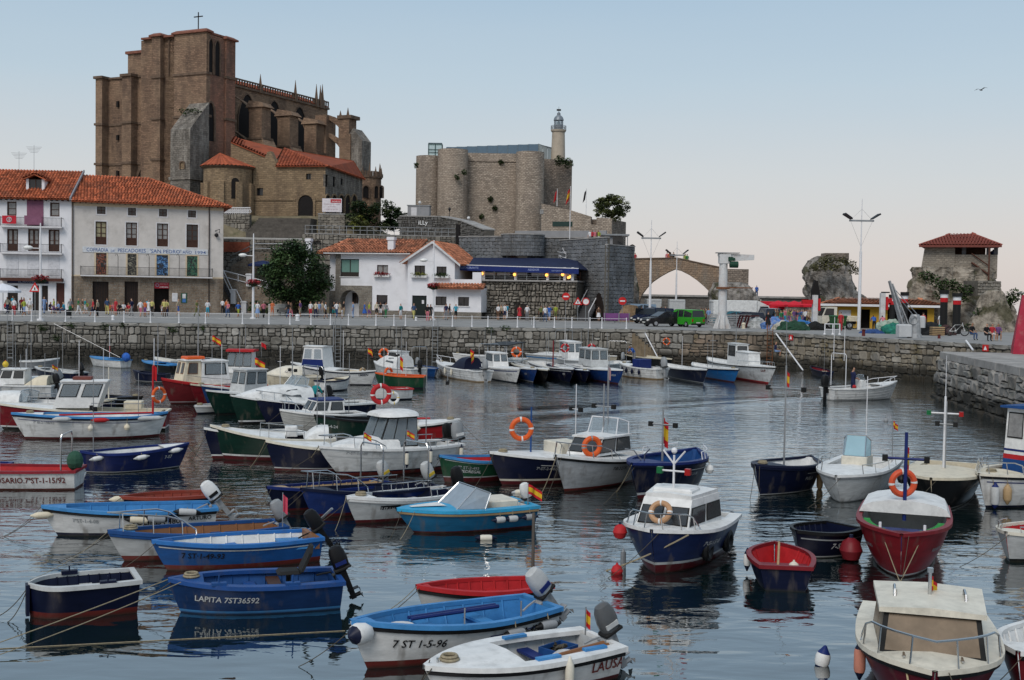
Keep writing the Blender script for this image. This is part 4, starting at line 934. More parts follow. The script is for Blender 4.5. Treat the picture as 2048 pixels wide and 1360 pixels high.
# clerestory windows, enlarged so their dark openings stand in for shade under the flyers
for k in range(4):
 x=xT+3.2+k*7.2;lancet(ctag,x-2.3,x+2.3,ze_-9.8,ze_-1.0,YC)
 # aisle wall and buttress piers with flyers
AY=1.2
MB().box(xT,xn1,AY,YC,BZ,ze_-10.5).B('aisle_wall',CHS,ctag)
for k in range(3):
 x=xT+6.2+k*7.4;zp=ze_-4.2-.35*k
 q=MB();q.box(x-1.15,x+1.15,-1.2,1.3,BZ,zp);q.add([(x-1.4,-1.75,zp),(x+1.4,-1.75,zp),(x+1.4,1.85,zp),(x-1.4,1.85,zp),(x-1.0,-1.2,zp+.7),(x+1.0,-1.2,zp+.7),(x+1.0,1.5,zp+1.2),(x-1.0,1.5,zp+1.2)],[(0,3,2,1),(0,1,5,4),(1,2,6,5),(2,3,7,6),(3,0,4,7),(4,5,6,7)])
 q.add([(x-1.5,-3.4,BZ),(x+1.5,-3.4,BZ),(x+1.5,-1.5,BZ),(x-1.5,-1.5,BZ),(x-1.5,-3.4,zp-8.5),(x+1.5,-3.4,zp-8.5),(x+1.5,-1.5,zp-5),(x-1.5,-1.5,zp-5)],[(0,1,5,4),(1,2,6,5),(2,3,7,6),(3,0,4,7),(4,5,6,7)])
 q=q.B('pier',CHS,ctag);MB().box(x-1.3,x+1.3,-1.65,1.7,zp-5.1,zp-4.8).B('string_course',CORN,q)
 for dz in(0,-5.6):
  P=[(1.5,zp+dz),(YC,zp+dz+2.9),(YC,zp+dz+2.0)]
  for i in range(1,7):t_=i/6;P.append((YC+(1.5-YC)*t_,zp+dz+2.0-3.6*(1-math.sqrt(max(0,1-t_*t_)))))
  MB().prism([(x-.45,a,b)for a,b in P],(.9,0,0)).B('flying_buttress',CHS,ctag)
  # east end: outer pier with flyers against the sky
ee=Frame(at_y(648,300,207),at_y(724,300,204),15)
def bx(name,m,x0,y0,x1,y1,d0,d1,zlow=None,fr=ee):
 r=rect(fr,x0,y0,x1,y1,d0);o=MB().box(r[0],r[1],d0,d1,BZ if zlow is None else zlow,r[3]);return o.B(name,m,eobj)
eobj=thing('church_choir','outer choir piers and flyers at the right end of the church','church',ee.o,ee.rz)
bx('wall_end',CHS,630,230,652,400,0,3);
bx('pier',CHS,678,268,700,400,0,3);bx('pier_upper',CHS,677,236,698,275,.2,2.6,16)
r=rect(ee,696,255,722,340);MB().prism([(r[0],.3,BZ),(r[1],.3,BZ),(r[1],.3,ee.hit(722,280)[1]),(ee.hit(704,256)[0],.3,ee.hit(704,256)[1]),(r[0],.3,ee.hit(697,268)[1])],(0,3,0)).B('outer_pier',CHG,eobj)
for px,py in((681,221),(696,215)):pinnacle(eobj,ee.hit(px,py,1)[0],1,ee.hit(px,240,1)[1],ee.hit(px,py,1)[1],.3)
r=rect(ee,674,230,702,237);MB().box(r[0],r[1],0,3,r[2],r[3]).B('cornice',CORN,eobj)
for ya,yb_ in((228,240),(263,282),(312,330)):
 a=ee.hit(650,ya);b=ee.hit(680,yb_);th=.75
 P=[(a[0],a[1]),(b[0],b[1]),(b[0],b[1]-2.6)]
 for i in range(1,7):t_=i/6;P.append((b[0]+(a[0]-b[0])*t_,b[1]-2.6+(a[1]-th-b[1]+2.6)*math.sqrt(t_)))
 MB().prism([(u,.8,w_)for u,w_ in P],(0,.9,0)).B('flying_buttress',CHS,eobj)
 # low chevet with parapet pinnacles
cv=Frame(at_y(715,400,199),at_y(784,400,203),15);cvt=thing('church_chapel','low chevet chapel with pinnacled parapet right of the church','church',cv.o,cv.rz)
r=rect(cv,715,355,775,440);MB().lathe([(r[1]*.5,BZ),(r[1]*.5,r[3])],14,c=(r[1]*.5,r[1]*.5,0)).B('wall',CHS,cvt);MB().lathe([(r[1]*.5,r[3]),(r[1]*.53,r[3]),(r[1]*.53,r[3]+.3),(0,r[3]+.3)],14,c=(r[1]*.5,r[1]*.5,0)).B('cornice',CORN,cvt)
for i in range(8):a=pi*(1.05+i*.128);pinnacle(cvt,r[1]*.5+cos(a)*r[1]*.5,r[1]*.5+sin(a)*r[1]*.5,r[3]+.2,r[3]+1.9+.6*(i%2),.22)
mb=MB()
for i in range(26):a=pi*(1.0+i*.04);mb.box(r[1]*.5+cos(a)*r[1]*.5-.1,r[1]*.5+cos(a)*r[1]*.5+.1,r[1]*.5+sin(a)*r[1]*.5-.1,r[1]*.5+sin(a)*r[1]*.5+.1,r[3]+.3,r[3]+1.1)
mb.B('parapet',CORN,cvt,kind='stuff')
for px in(731,752,765):
 o=rect(cv,px-6+(px>740)*2,372,px+6-(px>740)*2,396);lancet(cvt,o[0],o[1],o[2],o[3],-.02 if px<760 else .6,'round')
 # annex range with red roofs
ax=Frame(at_y(506,430,176),at_y(650,430,174),15);axt=thing('church_annex','ochre stone annex with red hipped roofs and an arched doorway','building',ax.o,ax.rz)
Z=lambda px,py,d=0:ax.hit(px,py,d)[1];XX=lambda px,py=380,d=0:ax.hit(px,py,d)[0]
w1,w2=rect(ax,612,347,622,359),rect(ax,513,376,526,391)
zev=Z(600,333)
wall_open(MB(),0,ax.len,BZ,zev,[w1,w2],dep=.4).B('front_wall',CHS2,axt)
for o in(w1,w2):window(axt,o,y=.35,bars=1 if o is w1 else 0,sill=False,frame=DOORM)
lancet(axt,XX(597,410),XX(627,410),Z(612,434),Z(612,390),-.02,'round',rim=.35,fr_=CHS2)
[MB().box(a,b,-.15,0,Z(560,399)-.15,Z(560,399)+.12).B('string_course',CHS2,axt)for a,b in((-.1,XX(592)),(XX(632),ax.len))]
MB().prism([(XX(505),0,zev),(XX(555),0,zev),(XX(548),0,Z(548,318)),(XX(540),0,Z(540,302)),(XX(534),0,Z(534,304)),(XX(529),0,Z(529,316)),(XX(506),0,Z(506,312))],(0,1.2,0)).B('bell_gable',CHS2,axt)
MB().prism([(XX(458,380,.5),.5,BZ),(XX(552),.5,BZ),(XX(552),.5,Z(540,322,.5)),(XX(462,300,.5),.5,Z(462,284,.5))],(0,2.5,0)).B('side_block',CHS2,axt)
aw_=Frame(at_y(650,430,174),at_y(724,430,189),15)
zeR=zev
q=MB();ops=[]
for px,y0_,y1_ in((653,349,374),(668,353,374),(684,357,370)):ops.append(rect(aw_,px-2.5,y0_,px+2.5,y1_))
wall_open(q,0,aw_.len,BZ,zeR,ops);
S_=aw_.o-ax.o;rw=thing('church_annex','grey side wing of the annex with a row of small arches','building',aw_.o,aw_.rz)
q.B('side_wall',CHG,rw)
for o in ops:window(rw,o,bars=0,sill=False,frame=DOORM)
for px in(654,667,681,694,707):o=rect(aw_,px-5,390,px+5,428);lancet(rw,o[0],o[1],o[2],o[3],-.02,'round',rim=.2,fr_=CHS2)
L1=lambda v:ax.hit(*v[:2],v[2])
a0,a1=(XX(553),-.5,zev),(ax.len+.4,-.5,zev)
rp=ax.hit(567,297,7);rid0=(rp[0],7,rp[1])
A3=aw_.o+aw_.e*(aw_.len+.5)-ax.o;far=(A3.dot(ax.e)+.3,A3.dot(ax.n),zev-.4)
tile_roof(axt,a0,a1,(rid0[0]+.1,7,rid0[2]),rid0,TERRA3,.45,.5)
rid1=(rid0[0]+8.5,15,rid0[2]-1.0)
tile_roof(axt,a1,far,rid1,(rid0[0]+.1,7,rid0[2]),TERRA3,.45,.5)
tile_roof(axt,(XX(462,300,.3),.3,Z(462,284,.3)),(XX(551,322,.3),.3,Z(551,322,.3)),(rid0[0]-.2,7,rid0[2]-.1),(XX(468,275,7),7,Z(468,274,7)),TERRA3,.45,.5)
# round chapel
cc=at_y(456,400,176);rc=48/F*176;rd=thing('round_chapel','round stone chapel with a conical red tile roof','building',(cc.x,cc.y,15))
ze3=at_y(456,337,176).z-15;MB().lathe([(rc,BZ),(rc,ze3)],22).B('wall',CHS2,rd);MB().lathe([(rc,ze3-.2),(rc+.35,ze3),(rc+.4,ze3+.1)],22).B('cornice',CORN,rd)
tm=MB();apx=(-1.6,1.5,at_y(432,306,178).z-15)
for i in range(44):
 a=2*pi*i/44;b=a+2*pi/44;m_=(a+b)/2;Rr=rc+.5;f_=lambda an,h:(cos(an)*Rr,sin(an)*Rr,ze3+.1+h)
 tm.add([f_(a,0),f_(m_,.14),f_(b,0),apx],[(0,1,3),(1,2,3)])
tm.B('roof',TERRA3,rd,fix=False)
a=-1.05
o0=(cos(a)*rc,sin(a)*rc);q=MB().prism([(u,-.03,w_)for u,w_ in arch_pts(-.55,.55,ze3-4.6,ze3-1.6)],(0,.1,0));q=q.B('window',OPEN,rd,loc=(o0[0]*1.0,o0[1]*1.0,0),rz=a+pi/2)
for k in range(5):
 a=pi*(1.05+k*.22);q=MB().box(-.45,.45,-.35,.2,BZ,ze3-2.2).B('buttress',CHS2,rd,loc=(cos(a)*rc,sin(a)*rc,0),rz=a+pi/2)
 # parish notice board
pb=at_y(664,410,172);bt=thing('notice_hoarding','white hoarding with a red heading on posts before the annex','sign',(pb.x,pb.y,14))
h0,h1=at_y(664,424,172).z-14,at_y(664,397,172).z-14;w_=19.5/F*172
MB().box(-w_,w_,-.05,.05,h0,h1).B('panel',mat('hoarding_white',(.62,.58,.61),.6),bt);MB().box(-.2,w_-.1,-.07,-.052,h1-.6,h1-.1).B('heading',mat('heading_red',(.42,.02,.03),.6),bt)
flat_text('lettering','PROYECTO',bt,.6,-.078,h1-.5,1.2,WTXT)
for k in range(3):flat_text('lettering',['RESTAURACION DE LA IGLESIA','DE SANTA MARIA','GOBIERNO DE CANTABRIA'][k],bt,0,-.06,h0+1.05-.35*k,[2.3,1.2,1.8][k],mat('grey_pink_letter',(.35,.22,.25),.7))
for x in(-w_+.2,w_-.2):MB().box(x-.07,x+.07,.05,.2,-2,h1).B('post',METAL,bt)
q0=at_y(640,428,171);fq=Frame(at_y(636,440,171),at_y(690,440,171),0)
wall_thing('low_wall','low grey wall with white coping beneath the hoarding',fq,0,fq.len,13,at_y(660,429,171).z,coursed(rr,0,fq.len,13,at_y(660,429,171).z,.8,.4),RUBST,maxobj=40,thick=.5,cap=(.15,concrete))
fq=Frame(at_y(447,440,172),at_y(500,440,171),0);z1=at_y(470,428,171).z
t=wall_thing('low_wall','stone terrace wall with pierced white balustrade by the guild house',fq,0,fq.len,11,z1,rubble(rr,0,fq.len,12,z1,(.5,.8),(.5,1.1)),RUBST,maxobj=60,thick=.5)
mb=MB();mb.box(0,fq.len,0,.25,z1+.85,z1+1.0)
for i in range(14):x=fq.len*(i+.5)/14;mb.torus((x,.12,z1+.43),.24,.06,10,5);mb.box(x-.27,x-.22,.05,.2,z1,z1+.85)
mb.B('balustrade',TRIM,t)
fs2=Frame(at_y(508,440,172),at_y(632,440,170.5),0);st=thing('church_steps','wide dark stone steps before the arched annex doorway','stairs',fs2.o,fs2.rz)
zt3=at_y(570,437,172).z
for k in range(8):MB().box(.1*k,fs2.len-.1*k,-3+.4*k,3,zt3-2.4+.3*k-.5,zt3-2.4+.3*(k+1)).B('step',mat('church_step',(.09,.08,.07),.9,var=.35,scale=1.5),st)
# ---------------------------------------------------------------- castle
CAS=masonry('castle_stone',(.50,.42,.345),(.27,.222,.18),(.21,.175,.145),.5,.26,1.0,stain=(.40,.325,.26),stain2=(.20,.165,.14),sscale=.22,msize=.035)
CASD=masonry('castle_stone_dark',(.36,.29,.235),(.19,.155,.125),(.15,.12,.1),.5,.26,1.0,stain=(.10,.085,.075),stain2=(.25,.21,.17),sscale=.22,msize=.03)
cz=12.0;YC_=188
cp=at_y(985,400,YC_);cas=thing('castle','tan stone castle with round corner towers on the hill','castle',(cp.x,cp.y,cz))
lx=lambda px,y=0:(px-985)/F*(YC_+y)
lz=lambda px,py,y=0:at_y(px,py,YC_+y).z-cz
def rtower(px,half,ytop,d,m,nm='round_tower'):
 r=half/F*(YC_+d);z=lz(px,ytop,d);rows=[]
 MB().lathe([(r*1.04,0),(r,z*.5),(r,z),(r-.5,z),(r-.5,z-.6),(0,z-.6)],26,c=(lx(px,d),d,0)).B(nm,m,cas,smooth=True)
rtower(857,25.5,313,2,CAS);rtower(905,30,300,-.5,CAS);rtower(1059,28,305,-.8,CAS)
MB().box(lx(930),lx(1040),1.0,14,0,lz(985,305)).B('curtain_wall',CAS,cas)
MB().box(lx(935),lx(1030),.85,1.0,lz(985,322),lz(985,321.3)).B('string_course',CASD,cas)
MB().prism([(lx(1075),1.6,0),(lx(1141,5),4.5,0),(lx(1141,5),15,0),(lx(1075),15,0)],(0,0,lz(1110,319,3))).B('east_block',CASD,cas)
MB().box(lx(840),lx(885),3,14,0,lz(860,315)).B('west_wall',CAS,cas)
SKYG=mat('facade_glass',(.075,.13,.185),.12,spec=.7,var=.08);FRM=mat('glass_frame',(.12,.15,.17),.4,.5)
x0,x1=lx(890,6),lx(1073,6);n=9
for i in range(n):
 a,b=x0+(x1-x0)*i/n,x0+(x1-x0)*(i+1)/n;pa=890+(1073-890)*i/n;zt_=lz(pa+10,294-6.5*i/n,6)
 q=MB().box(a+.03,b-.03,6,6.06,lz(985,312,6),zt_).B('glass_panel',SKYG,cas);MB().box(b-.03,b+.03,5.95,6.1,lz(985,312,6),zt_).B('mullion',FRM,q)
for i in range(3):
 a,b=x1+.7*i,x1+.7*(i+1);MB().prism([(lx(1073+10*i,6),6.0+i*1.8,lz(985,312,6)),(lx(1083+10*i-.4,6),7.8+i*1.8,lz(985,312,6)),(lx(1083+10*i-.4,6),7.8+i*1.8,lz(1080,289+2.2*i,7+i)),(lx(1073+10*i,6),6.0+i*1.8,lz(1080,287+2.2*i,6+i))],(.0,.05,0)).B('glass_panel',mat('pale_glass',(.36,.40,.38),.2,spec=.6,var=.05),cas)
MB().prism([(x0,6.1,lz(890,294.5,6)),(x1,6.1,lz(1073,287.8,6)),(lx(1103,11),11.5,lz(1103,295,11)),(x0,12,lz(890,295,6))],(0,0,-.1)).B('glass_roof',FRM,cas)
# glass lift
a,b=lx(855,4),lx(882,4);z0,z1=lz(868,316,4),lz(868,287,4);q=MB()
for x in(a,(a+b)/2,b):
 for y in(4,5.6):q.box(x-.05,x+.05,y-.05,y+.05,z0,z1)
for z in(z0+.9,z1-.05,(z0+z1)/2+.2):q.box(a,b,3.95,4.05,z-.05,z+.05);q.box(a,b,5.55,5.65,z-.05,z+.05);q.box(a-.05,a+.05,4,5.6,z-.05,z+.05);q.box(b-.05,b+.05,4,5.6,z-.05,z+.05)
q=q.B('lift_frame',mat('lift_green',(.05,.09,.09),.4,.3),cas)
PALEG=mat('clear_glass',(.32,.46,.46),.1,spec=.6,var=.05,alpha=.45)
MB().box(a+.06,b-.06,4.0,4.02,z0,z1).B('glass',PALEG,q);MB().box(a,b,4,5.6,z1,z1+.12).B('lift_roof',FRM,q)
# lower outer wall stepping down to the right
ow=[(1083,407),(1140,420),(1182,433),(1182,448),(1193,450),(1193,435),(1224,437),(1224,470),(1083,470)]
fo=Frame(at_y(1075,440,182),at_y(1240,440,180),0);P=[fo.hit(*p)for p in ow]
t=thing('castle_wall','lower outer castle wall stepping down to the small tree','wall',fo.o,fo.rz);MB().prism([(u,0,w_)for u,w_ in P[:-2]]+[(P[-2][0],0,9),(P[-1][0],0,9)],(0,1.6,0)).B('wall',CAS,t)
o=rect(fo,1105,443,1145,453);MB().box(o[0],o[1],-.04,.05,o[2],o[3]).B('window',mat('green_glass',(.02,.045,.04),.15),t);o=rect(fo,1080,419,1087,428);MB().box(o[0],o[1],-.06,.05,o[2],o[3]).B('window',GLASSB,t)
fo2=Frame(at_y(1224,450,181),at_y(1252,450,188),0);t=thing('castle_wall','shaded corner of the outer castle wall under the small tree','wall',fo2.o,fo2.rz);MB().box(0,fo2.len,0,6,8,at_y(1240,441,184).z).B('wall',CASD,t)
for i,(px,py)in enumerate(((833,330),(914,354),(928,345),(981,398),(989,416),(963,433),(1002,324))):
 q=MB();r=1.0;c_=at_y(px,py,YC_-(3.2 if px<930 else-.8 if px<1030 else 0));leaves(q,(0,0,0),(.45,.3,.5),90,R,.16);q.B('weed_tuft',LEAFG,cas,loc=(c_.x-cp.x,c_.y-cp.y,c_.z-cz),kind='stuff')
for i,(px,py,d)in enumerate(((1119,322,2.5),(1137,326,4))):
 q=MB();c_=at_y(px,py,YC_+d-1.2);leaves(q,(0,0,0),(.8,.6,.9),200,R,.2);q.B('weed_tuft',LEAFG,cas,loc=(c_.x-cp.x,c_.y-cp.y,c_.z-cz),kind='stuff')
 # ---- lighthouse on the castle
YL=196;lp=at_y(1116,320,YL);lh=thing('lighthouse','cream lighthouse with grey lantern dome rising from the castle','lighthouse',(lp.x,lp.y,0));k=YL/F
zl=lambda py:at_y(1116,py,YL).z
LHC=mat('lighthouse_cream',(.40,.345,.275),.8,var=.12,scale=1.2,dirt=((.25,.21,.17),.5,1));LHG=mat('lantern_grey',(.20,.225,.25),.45,.3,var=.15)
MB().lathe([(14.5*k,zl(330)),(12.6*k,zl(264)),(14.2*k,zl(264)),(15.5*k,zl(261)),(15.5*k,zl(260)),(0,zl(260))],24).B('tower',LHC,lh,smooth=True)
MB().lathe([(9*k,zl(261)),(9.5*k,zl(250)),(0,zl(250))],20).B('lantern_base',LHG,lh,smooth=True)
q=MB()
for i in range(18):a=2*pi*i/18;x,y=cos(a)*15*k,sin(a)*15*k;q.cyl((x,y,zl(261)),(x,y,zl(252)),.03,.03,4)
for z in(zl(252),zl(256)):q.tube([(cos(2*pi*i/24)*15*k,sin(2*pi*i/24)*15*k,z)for i in range(24)],.035,4,closed=True)
q.B('gallery_railing',METAL,lh)
MB().lathe([(8.2*k,zl(250)),(8.2*k,zl(242))],16).B('lantern_glass',mat('lantern_glass',(.35,.42,.48),.08,alpha=.5),lh);q=MB()
for i in range(8):a=2*pi*i/8;q.cyl((cos(a)*8.3*k,sin(a)*8.3*k,zl(250)),(cos(a)*8.3*k,sin(a)*8.3*k,zl(242)),.06,.06,4)
q.B('lantern_bars',LHG,lh);MB().ball((0,0,zl(246)),.3,8,6).B('lens',mat('lens_green',(.1,.25,.22),.1),lh)
MB().lathe([(10.2*k,zl(241)),(9.6*k,zl(238)),(8*k,zl(234)),(4.5*k,zl(231)),(3.4*k,zl(230)),(3.6*k,zl(227)),(2*k,zl(225)),(.6*k,zl(223)),(0,zl(223))],20).B('dome',LHG,lh,smooth=True)
MB().cyl((0,0,zl(224)),(0,0,zl(213)),.03,.02,5).box(-.35,.35,-.02,.02,zl(220)-.15,zl(220)+.15).B('weather_vane',IRON,lh)
# ---------------------------------------------------------------- hill walls between harbour and church
fq=Frame(at_y(425,500,155.5),at_y(610,500,154),0);z1=at_y(520,480,155).z
hw=wall_thing('retaining_wall','tall stained retaining wall behind the tree and stairs',fq,0,fq.len,2.9,z1,rubble(rr,0,fq.len,3,z1,(.6,.95),(.5,1.2)),RUBST,maxobj=220,thick=2,cap=(.15,concrete))
MB().box(.3,5.0,-.2,0,z1-1.6,z1-.3).B('brick_panel',mat('brick_red',(.25,.07,.04),.9,var=.3,scale=3),hw)
pz=[at_y(380,474,156.5),at_y(640,474,155.5),at_y(660,452,170),at_y(380,450,171)]
mb=MB().poly([(p_.x,p_.y,z1+.1+(.9 if i>1 else 0))for i,p_ in enumerate(pz)]);mb.B('upper_road',mat('road_pale',(.34,.32,.29),.9,var=.12,scale=.6),kind='structure')
fq=Frame(at_y(610,500,156),at_y(910,500,158),0);z2=at_y(700,470,157).z
hw2=wall_thing('retaining_wall','retaining wall with grey railing above the white house roof',fq,0,fq.len,2.9,z2,rubble(rr,0,fq.len,z2-4,z2,(.5,.8),(.4,1.0)),RUBST,maxobj=150,thick=2,cap=(.12,concrete))
mb=MB();n=22
for z in(.5,1.0):mb.box(0,fq.len,-.03,.03,z2+.12+z-.03,z2+.12+z+.03)
for i in range(n):x=fq.len*i/n;mb.box(x-.03,x+.03,-.03,.03,z2,z2+1.12)
mb.B('railing',METAL,hw2)
# curved dark stone wall with streetlamps on top, below the castle
wp=[(800,168),(882,168),(925,164),(968,158)];wtop=(433,434,443,460)
for i in range(3):
 a,b=at_y(wp[i][0],450,wp[i][1]),at_y(wp[i+1][0],450,wp[i+1][1]);fq=Frame(a,b,0);za,zb_=at_y(wp[i][0],wtop[i],wp[i][1]).z,at_y(wp[i+1][0],wtop[i+1],wp[i+1][1]).z
 t=thing('terrace_wall',['straight dark stone terrace wall with white graffiti','bending dark stone terrace wall with two dark doors','sloping end of the dark stone terrace wall below the castle'][i],'wall',fq.o,fq.rz)
 MB().prism([(0,.03,9),(fq.len,.03,9),(fq.len,.03,zb_),(0,.03,za)],(0,1.5,0)).B('core',MORTAR,t);MB().prism([(-.05,-.15,za),(fq.len+.05,-.15,zb_),(fq.len+.05,-.15,zb_+.15),(-.05,-.15,za+.15)],(0,1.8,0)).B('coping',concrete,t)
 cl=[c for c in rubble(rr,0,fq.len,9,max(za,zb_),(.45,.7),(.35,.8))if c[1]+c[3]/2<za+(zb_-za)*c[0]/fq.len+.05]
 lay(t,cl,stone_mat('terrace_stone',[(.09,.088,.085),(.14,.135,.13),(.115,.11,.105),(.17,.165,.155)],amt=.6),maxobj=100)
 if i==0:
  x,z=fq.hit(846,445);flat_text('graffiti','iLLy',t,x,-.2,z-.3,1.3,WTXT)
 if i==1:
  for px in(919,944)[:1]:o=rect(fq,914,449,922,472);MB().box(o[0],o[1],-.2,.1,o[2]-1,o[3]).B('door',OPEN,t)
def street_globe(px,pyb,pyt,y,label,iron=False):
 b=at_y(px,pyb,y);h=at_y(px,pyt,y).z-b.z;t=thing('street_lamp',label,'lamp',b,0,'lamps along the terrace wall')
 MB().cyl((0,0,-.3),(0,0,h-.2),.05,.04,6).B('post',METAL if not iron else IRON,t)
 if iron:MB().lathe([(.08,h-.2),(.22,h+.15),(.05,h+.35),(0,h+.4)],6).B('lantern',IRON,t)
 else:MB().ball((0,0,h),.22,10,7).B('globe',mat('globe_white',(.6,.6,.6),.3),t)
street_globe(839,433,405,169,'globe lamp left end of the dark terrace wall');street_globe(937,447,436,165,'globe lamp on the sloping terrace wall');street_globe(899,434,420,169,'black lantern lamp before the castle',True)
kb=at_y(815,433,171);t=thing('white_cabin','small pale box cabin beside the castle','cabin',(kb.x,kb.y,kb.z-.2));MB().box(0,3.1,0,3,0,1.75).B('wall',mat('pale_concrete',0),t);MB().box(-.1,3.2,-.1,3.1,1.75,1.85).B('roof',METAL,t);MB().box(.5,1.3,-.03,0,0,1.5).B('door',TRIM,t)
# ---- ramp, white stair rails by the guild house
fr_=Frame(at_y(446,600,147),at_y(562,600,146.5),QZ);rp_=thing('stair_ramp','stone stair and ramp with white railings beside the guild house','stairs',fr_.o,fr_.rz)
g=lambda px,py:fr_.hit(px,py)
a,b=g(446,541),g(562,571);MB().prism([(a[0],.4,0),(b[0],.4,0),(b[0],.4,b[1]-.9),(a[0],.4,a[1]-.1)],(0,2.2,0)).B('ramp_wall',RUB,rp_)
mb=MB();mb.tube([(a[0],.3,a[1]),(b[0],.3,b[1])],.06,5);mb.tube([(a[0],.3,a[1]-.75),(b[0],.3,b[1]-.75)],.06,5)
for i in range(5):t_=i/4;mb.box(a[0]+(b[0]-a[0])*t_-.04,a[0]+(b[0]-a[0])*t_+.04,.26,.34,a[1]+(b[1]-a[1])*t_-.9,a[1]+(b[1]-a[1])*t_)
mb.B('ramp_railing',WHITEP,rp_)
for px,y0_,y1_ in((497,547,566),(466,578,601),(487,602,628)):
 c_=g(px,y1_);z1_=g(px,y0_)[1];MB().box(c_[0]-.3,c_[0]+.3,0,.6,max(0,c_[1]-.4),z1_).box(c_[0]-.38,c_[0]+.38,-.08,.68,z1_-.2,z1_-.05).B('pillar',WHITEP,rp_)
for k in range(14):t_=k/14;x=g(447,560)[0]+(g(485,620)[0]-g(447,560)[0])*t_;z=g(447,560)[1]*(1-t_);MB().box(x,x+.25,.05,2,max(0,z-1.2),max(.1,z-.6)).B('step',mat('dark_step',0),rp_)
for(x0_,y0_,x1_,y1_)in((446,538,464,578),(446,552,462,586),(473,580,484,603)):a,b=g(x0_,y0_),g(x1_,y1_);MB().tube([(a[0],-.05,a[1]),(b[0],-.05,b[1])],.06,5).B('handrail',WHITEP,rp_)
a,b=g(446,518),g(497,490)
MB().prism([(a[0],3,0),(b[0]+5,3,0),(b[0]+5,3,b[1]-.8),(b[0],3,b[1]-.8),(a[0],3,a[1]-.8)],(0,1.5,0)).B('upper_flight',RUB,rp_)
mb=MB();mb.tube([(a[0],3,a[1]+.5),(b[0],3,b[1]+.3),(b[0]+5,3,b[1]+.3)],.06,5);mb.tube([(a[0],3,a[1]-.1),(b[0],3,b[1]-.3),(b[0]+5,3,b[1]-.3)],.05,5);mb.B('grey_railing',METAL,rp_)
# ---------------------------------------------------------------- bridge
BRS=masonry('bridge_stone',(.36,.255,.175),(.24,.165,.115),(.19,.145,.105),.55,.3,.9,stain=(.17,.125,.09),stain2=(.23,.205,.175),sscale=.35)
fb=Frame(at_y(1250,600,158),at_y(1452,600,156),0);br=thing('stone_bridge','old pointed arch stone bridge beyond the bastion','bridge',fb.o,fb.rz)
ins=[(1277,622),(1279,600),(1284,588),(1292,577),(1304,564),(1320,553),(1336,544),(1350,538),(1362,541),(1378,549),(1394,560),(1408,572),(1420,584),(1428,596),(1434,610),(1437,625)]
topl=[(1250,519),(1300,517.5),(1350,517),(1357,517.5),(1400,527),(1452,538)]
I=[fb.hit(*p)for p in ins];T=[fb.hit(*p)for p in topl]
def interp(P,x):
 for a,b in zip(P,P[1:]):
  if a[0]<=x<=b[0]:return a[1]+(b[1]-a[1])*(x-a[0])/max(1e-6,b[0]-a[0])
 return P[-1][1]if x>P[-1][0]else P[0][1]
mb=MB();D_=3.6;xs=[T[0][0]]+[p[0]for p in I]+[T[-1][0]]
for a,b in zip(xs,xs[1:]):
 za=interp(I,a)if I[0][0]<=a<=I[-1][0]else 2;zb_=interp(I,b)if I[0][0]<=b<=I[-1][0]else 2
 if b<=I[0][0]+1e-6 or a>=I[-1][0]-1e-6:za=zb_=2.0
 for y in(0,D_):mb.poly([(a,y,za),(b,y,zb_),(b,y,interp(T,b)),(a,y,interp(T,a))])
 if za>2:mb.poly([(a,0,za),(b,0,zb_),(b,D_,zb_),(a,D_,za)])
for a,b in zip(T,T[1:]):mb.poly([(a[0],0,a[1]-.8),(b[0],0,b[1]-.8),(b[0],D_,b[1]-.8),(a[0],D_,a[1]-.8)])
mb.poly([(I[0][0],0,2),(I[0][0],D_,2),(I[0][0],D_,I[0][1]),(I[0][0],0,I[0][1])]);mb.poly([(I[-1][0],0,2),(I[-1][0],D_,2),(I[-1][0],D_,I[-1][1]),(I[-1][0],0,I[-1][1])]);mb.poly([(T[-1][0],0,2),(T[-1][0],D_,2),(T[-1][0],D_,T[-1][1]),(T[-1][0],0,T[-1][1])])
mb.B('arch',BRS,br,fix=False)
mb=MB()
for a,b in zip(T,T[1:]):mb.prism([(a[0],-.1,a[1]),(b[0],-.1,b[1]),(b[0],-.1,b[1]+.14),(a[0],-.1,a[1]+.14)],(0,.5,0))
mb.B('parapet_cap',CORN,br)
vm=MB()
for a,b in zip(I[1:],I[2:-1]):
 n_=V((b[0]-a[0],b[1]-a[1]));n_=V((-n_.y,n_.x)).normalized()*.55
 if n_.y<0:n_=-n_
 MB().prism([(a[0],-.06,a[1]),(b[0],-.06,b[1]),(b[0]+n_.x,-.06,b[1]+n_.y),(a[0]+n_.x,-.06,a[1]+n_.y)],(0,.06,0)).B('voussoir',BRS,br)
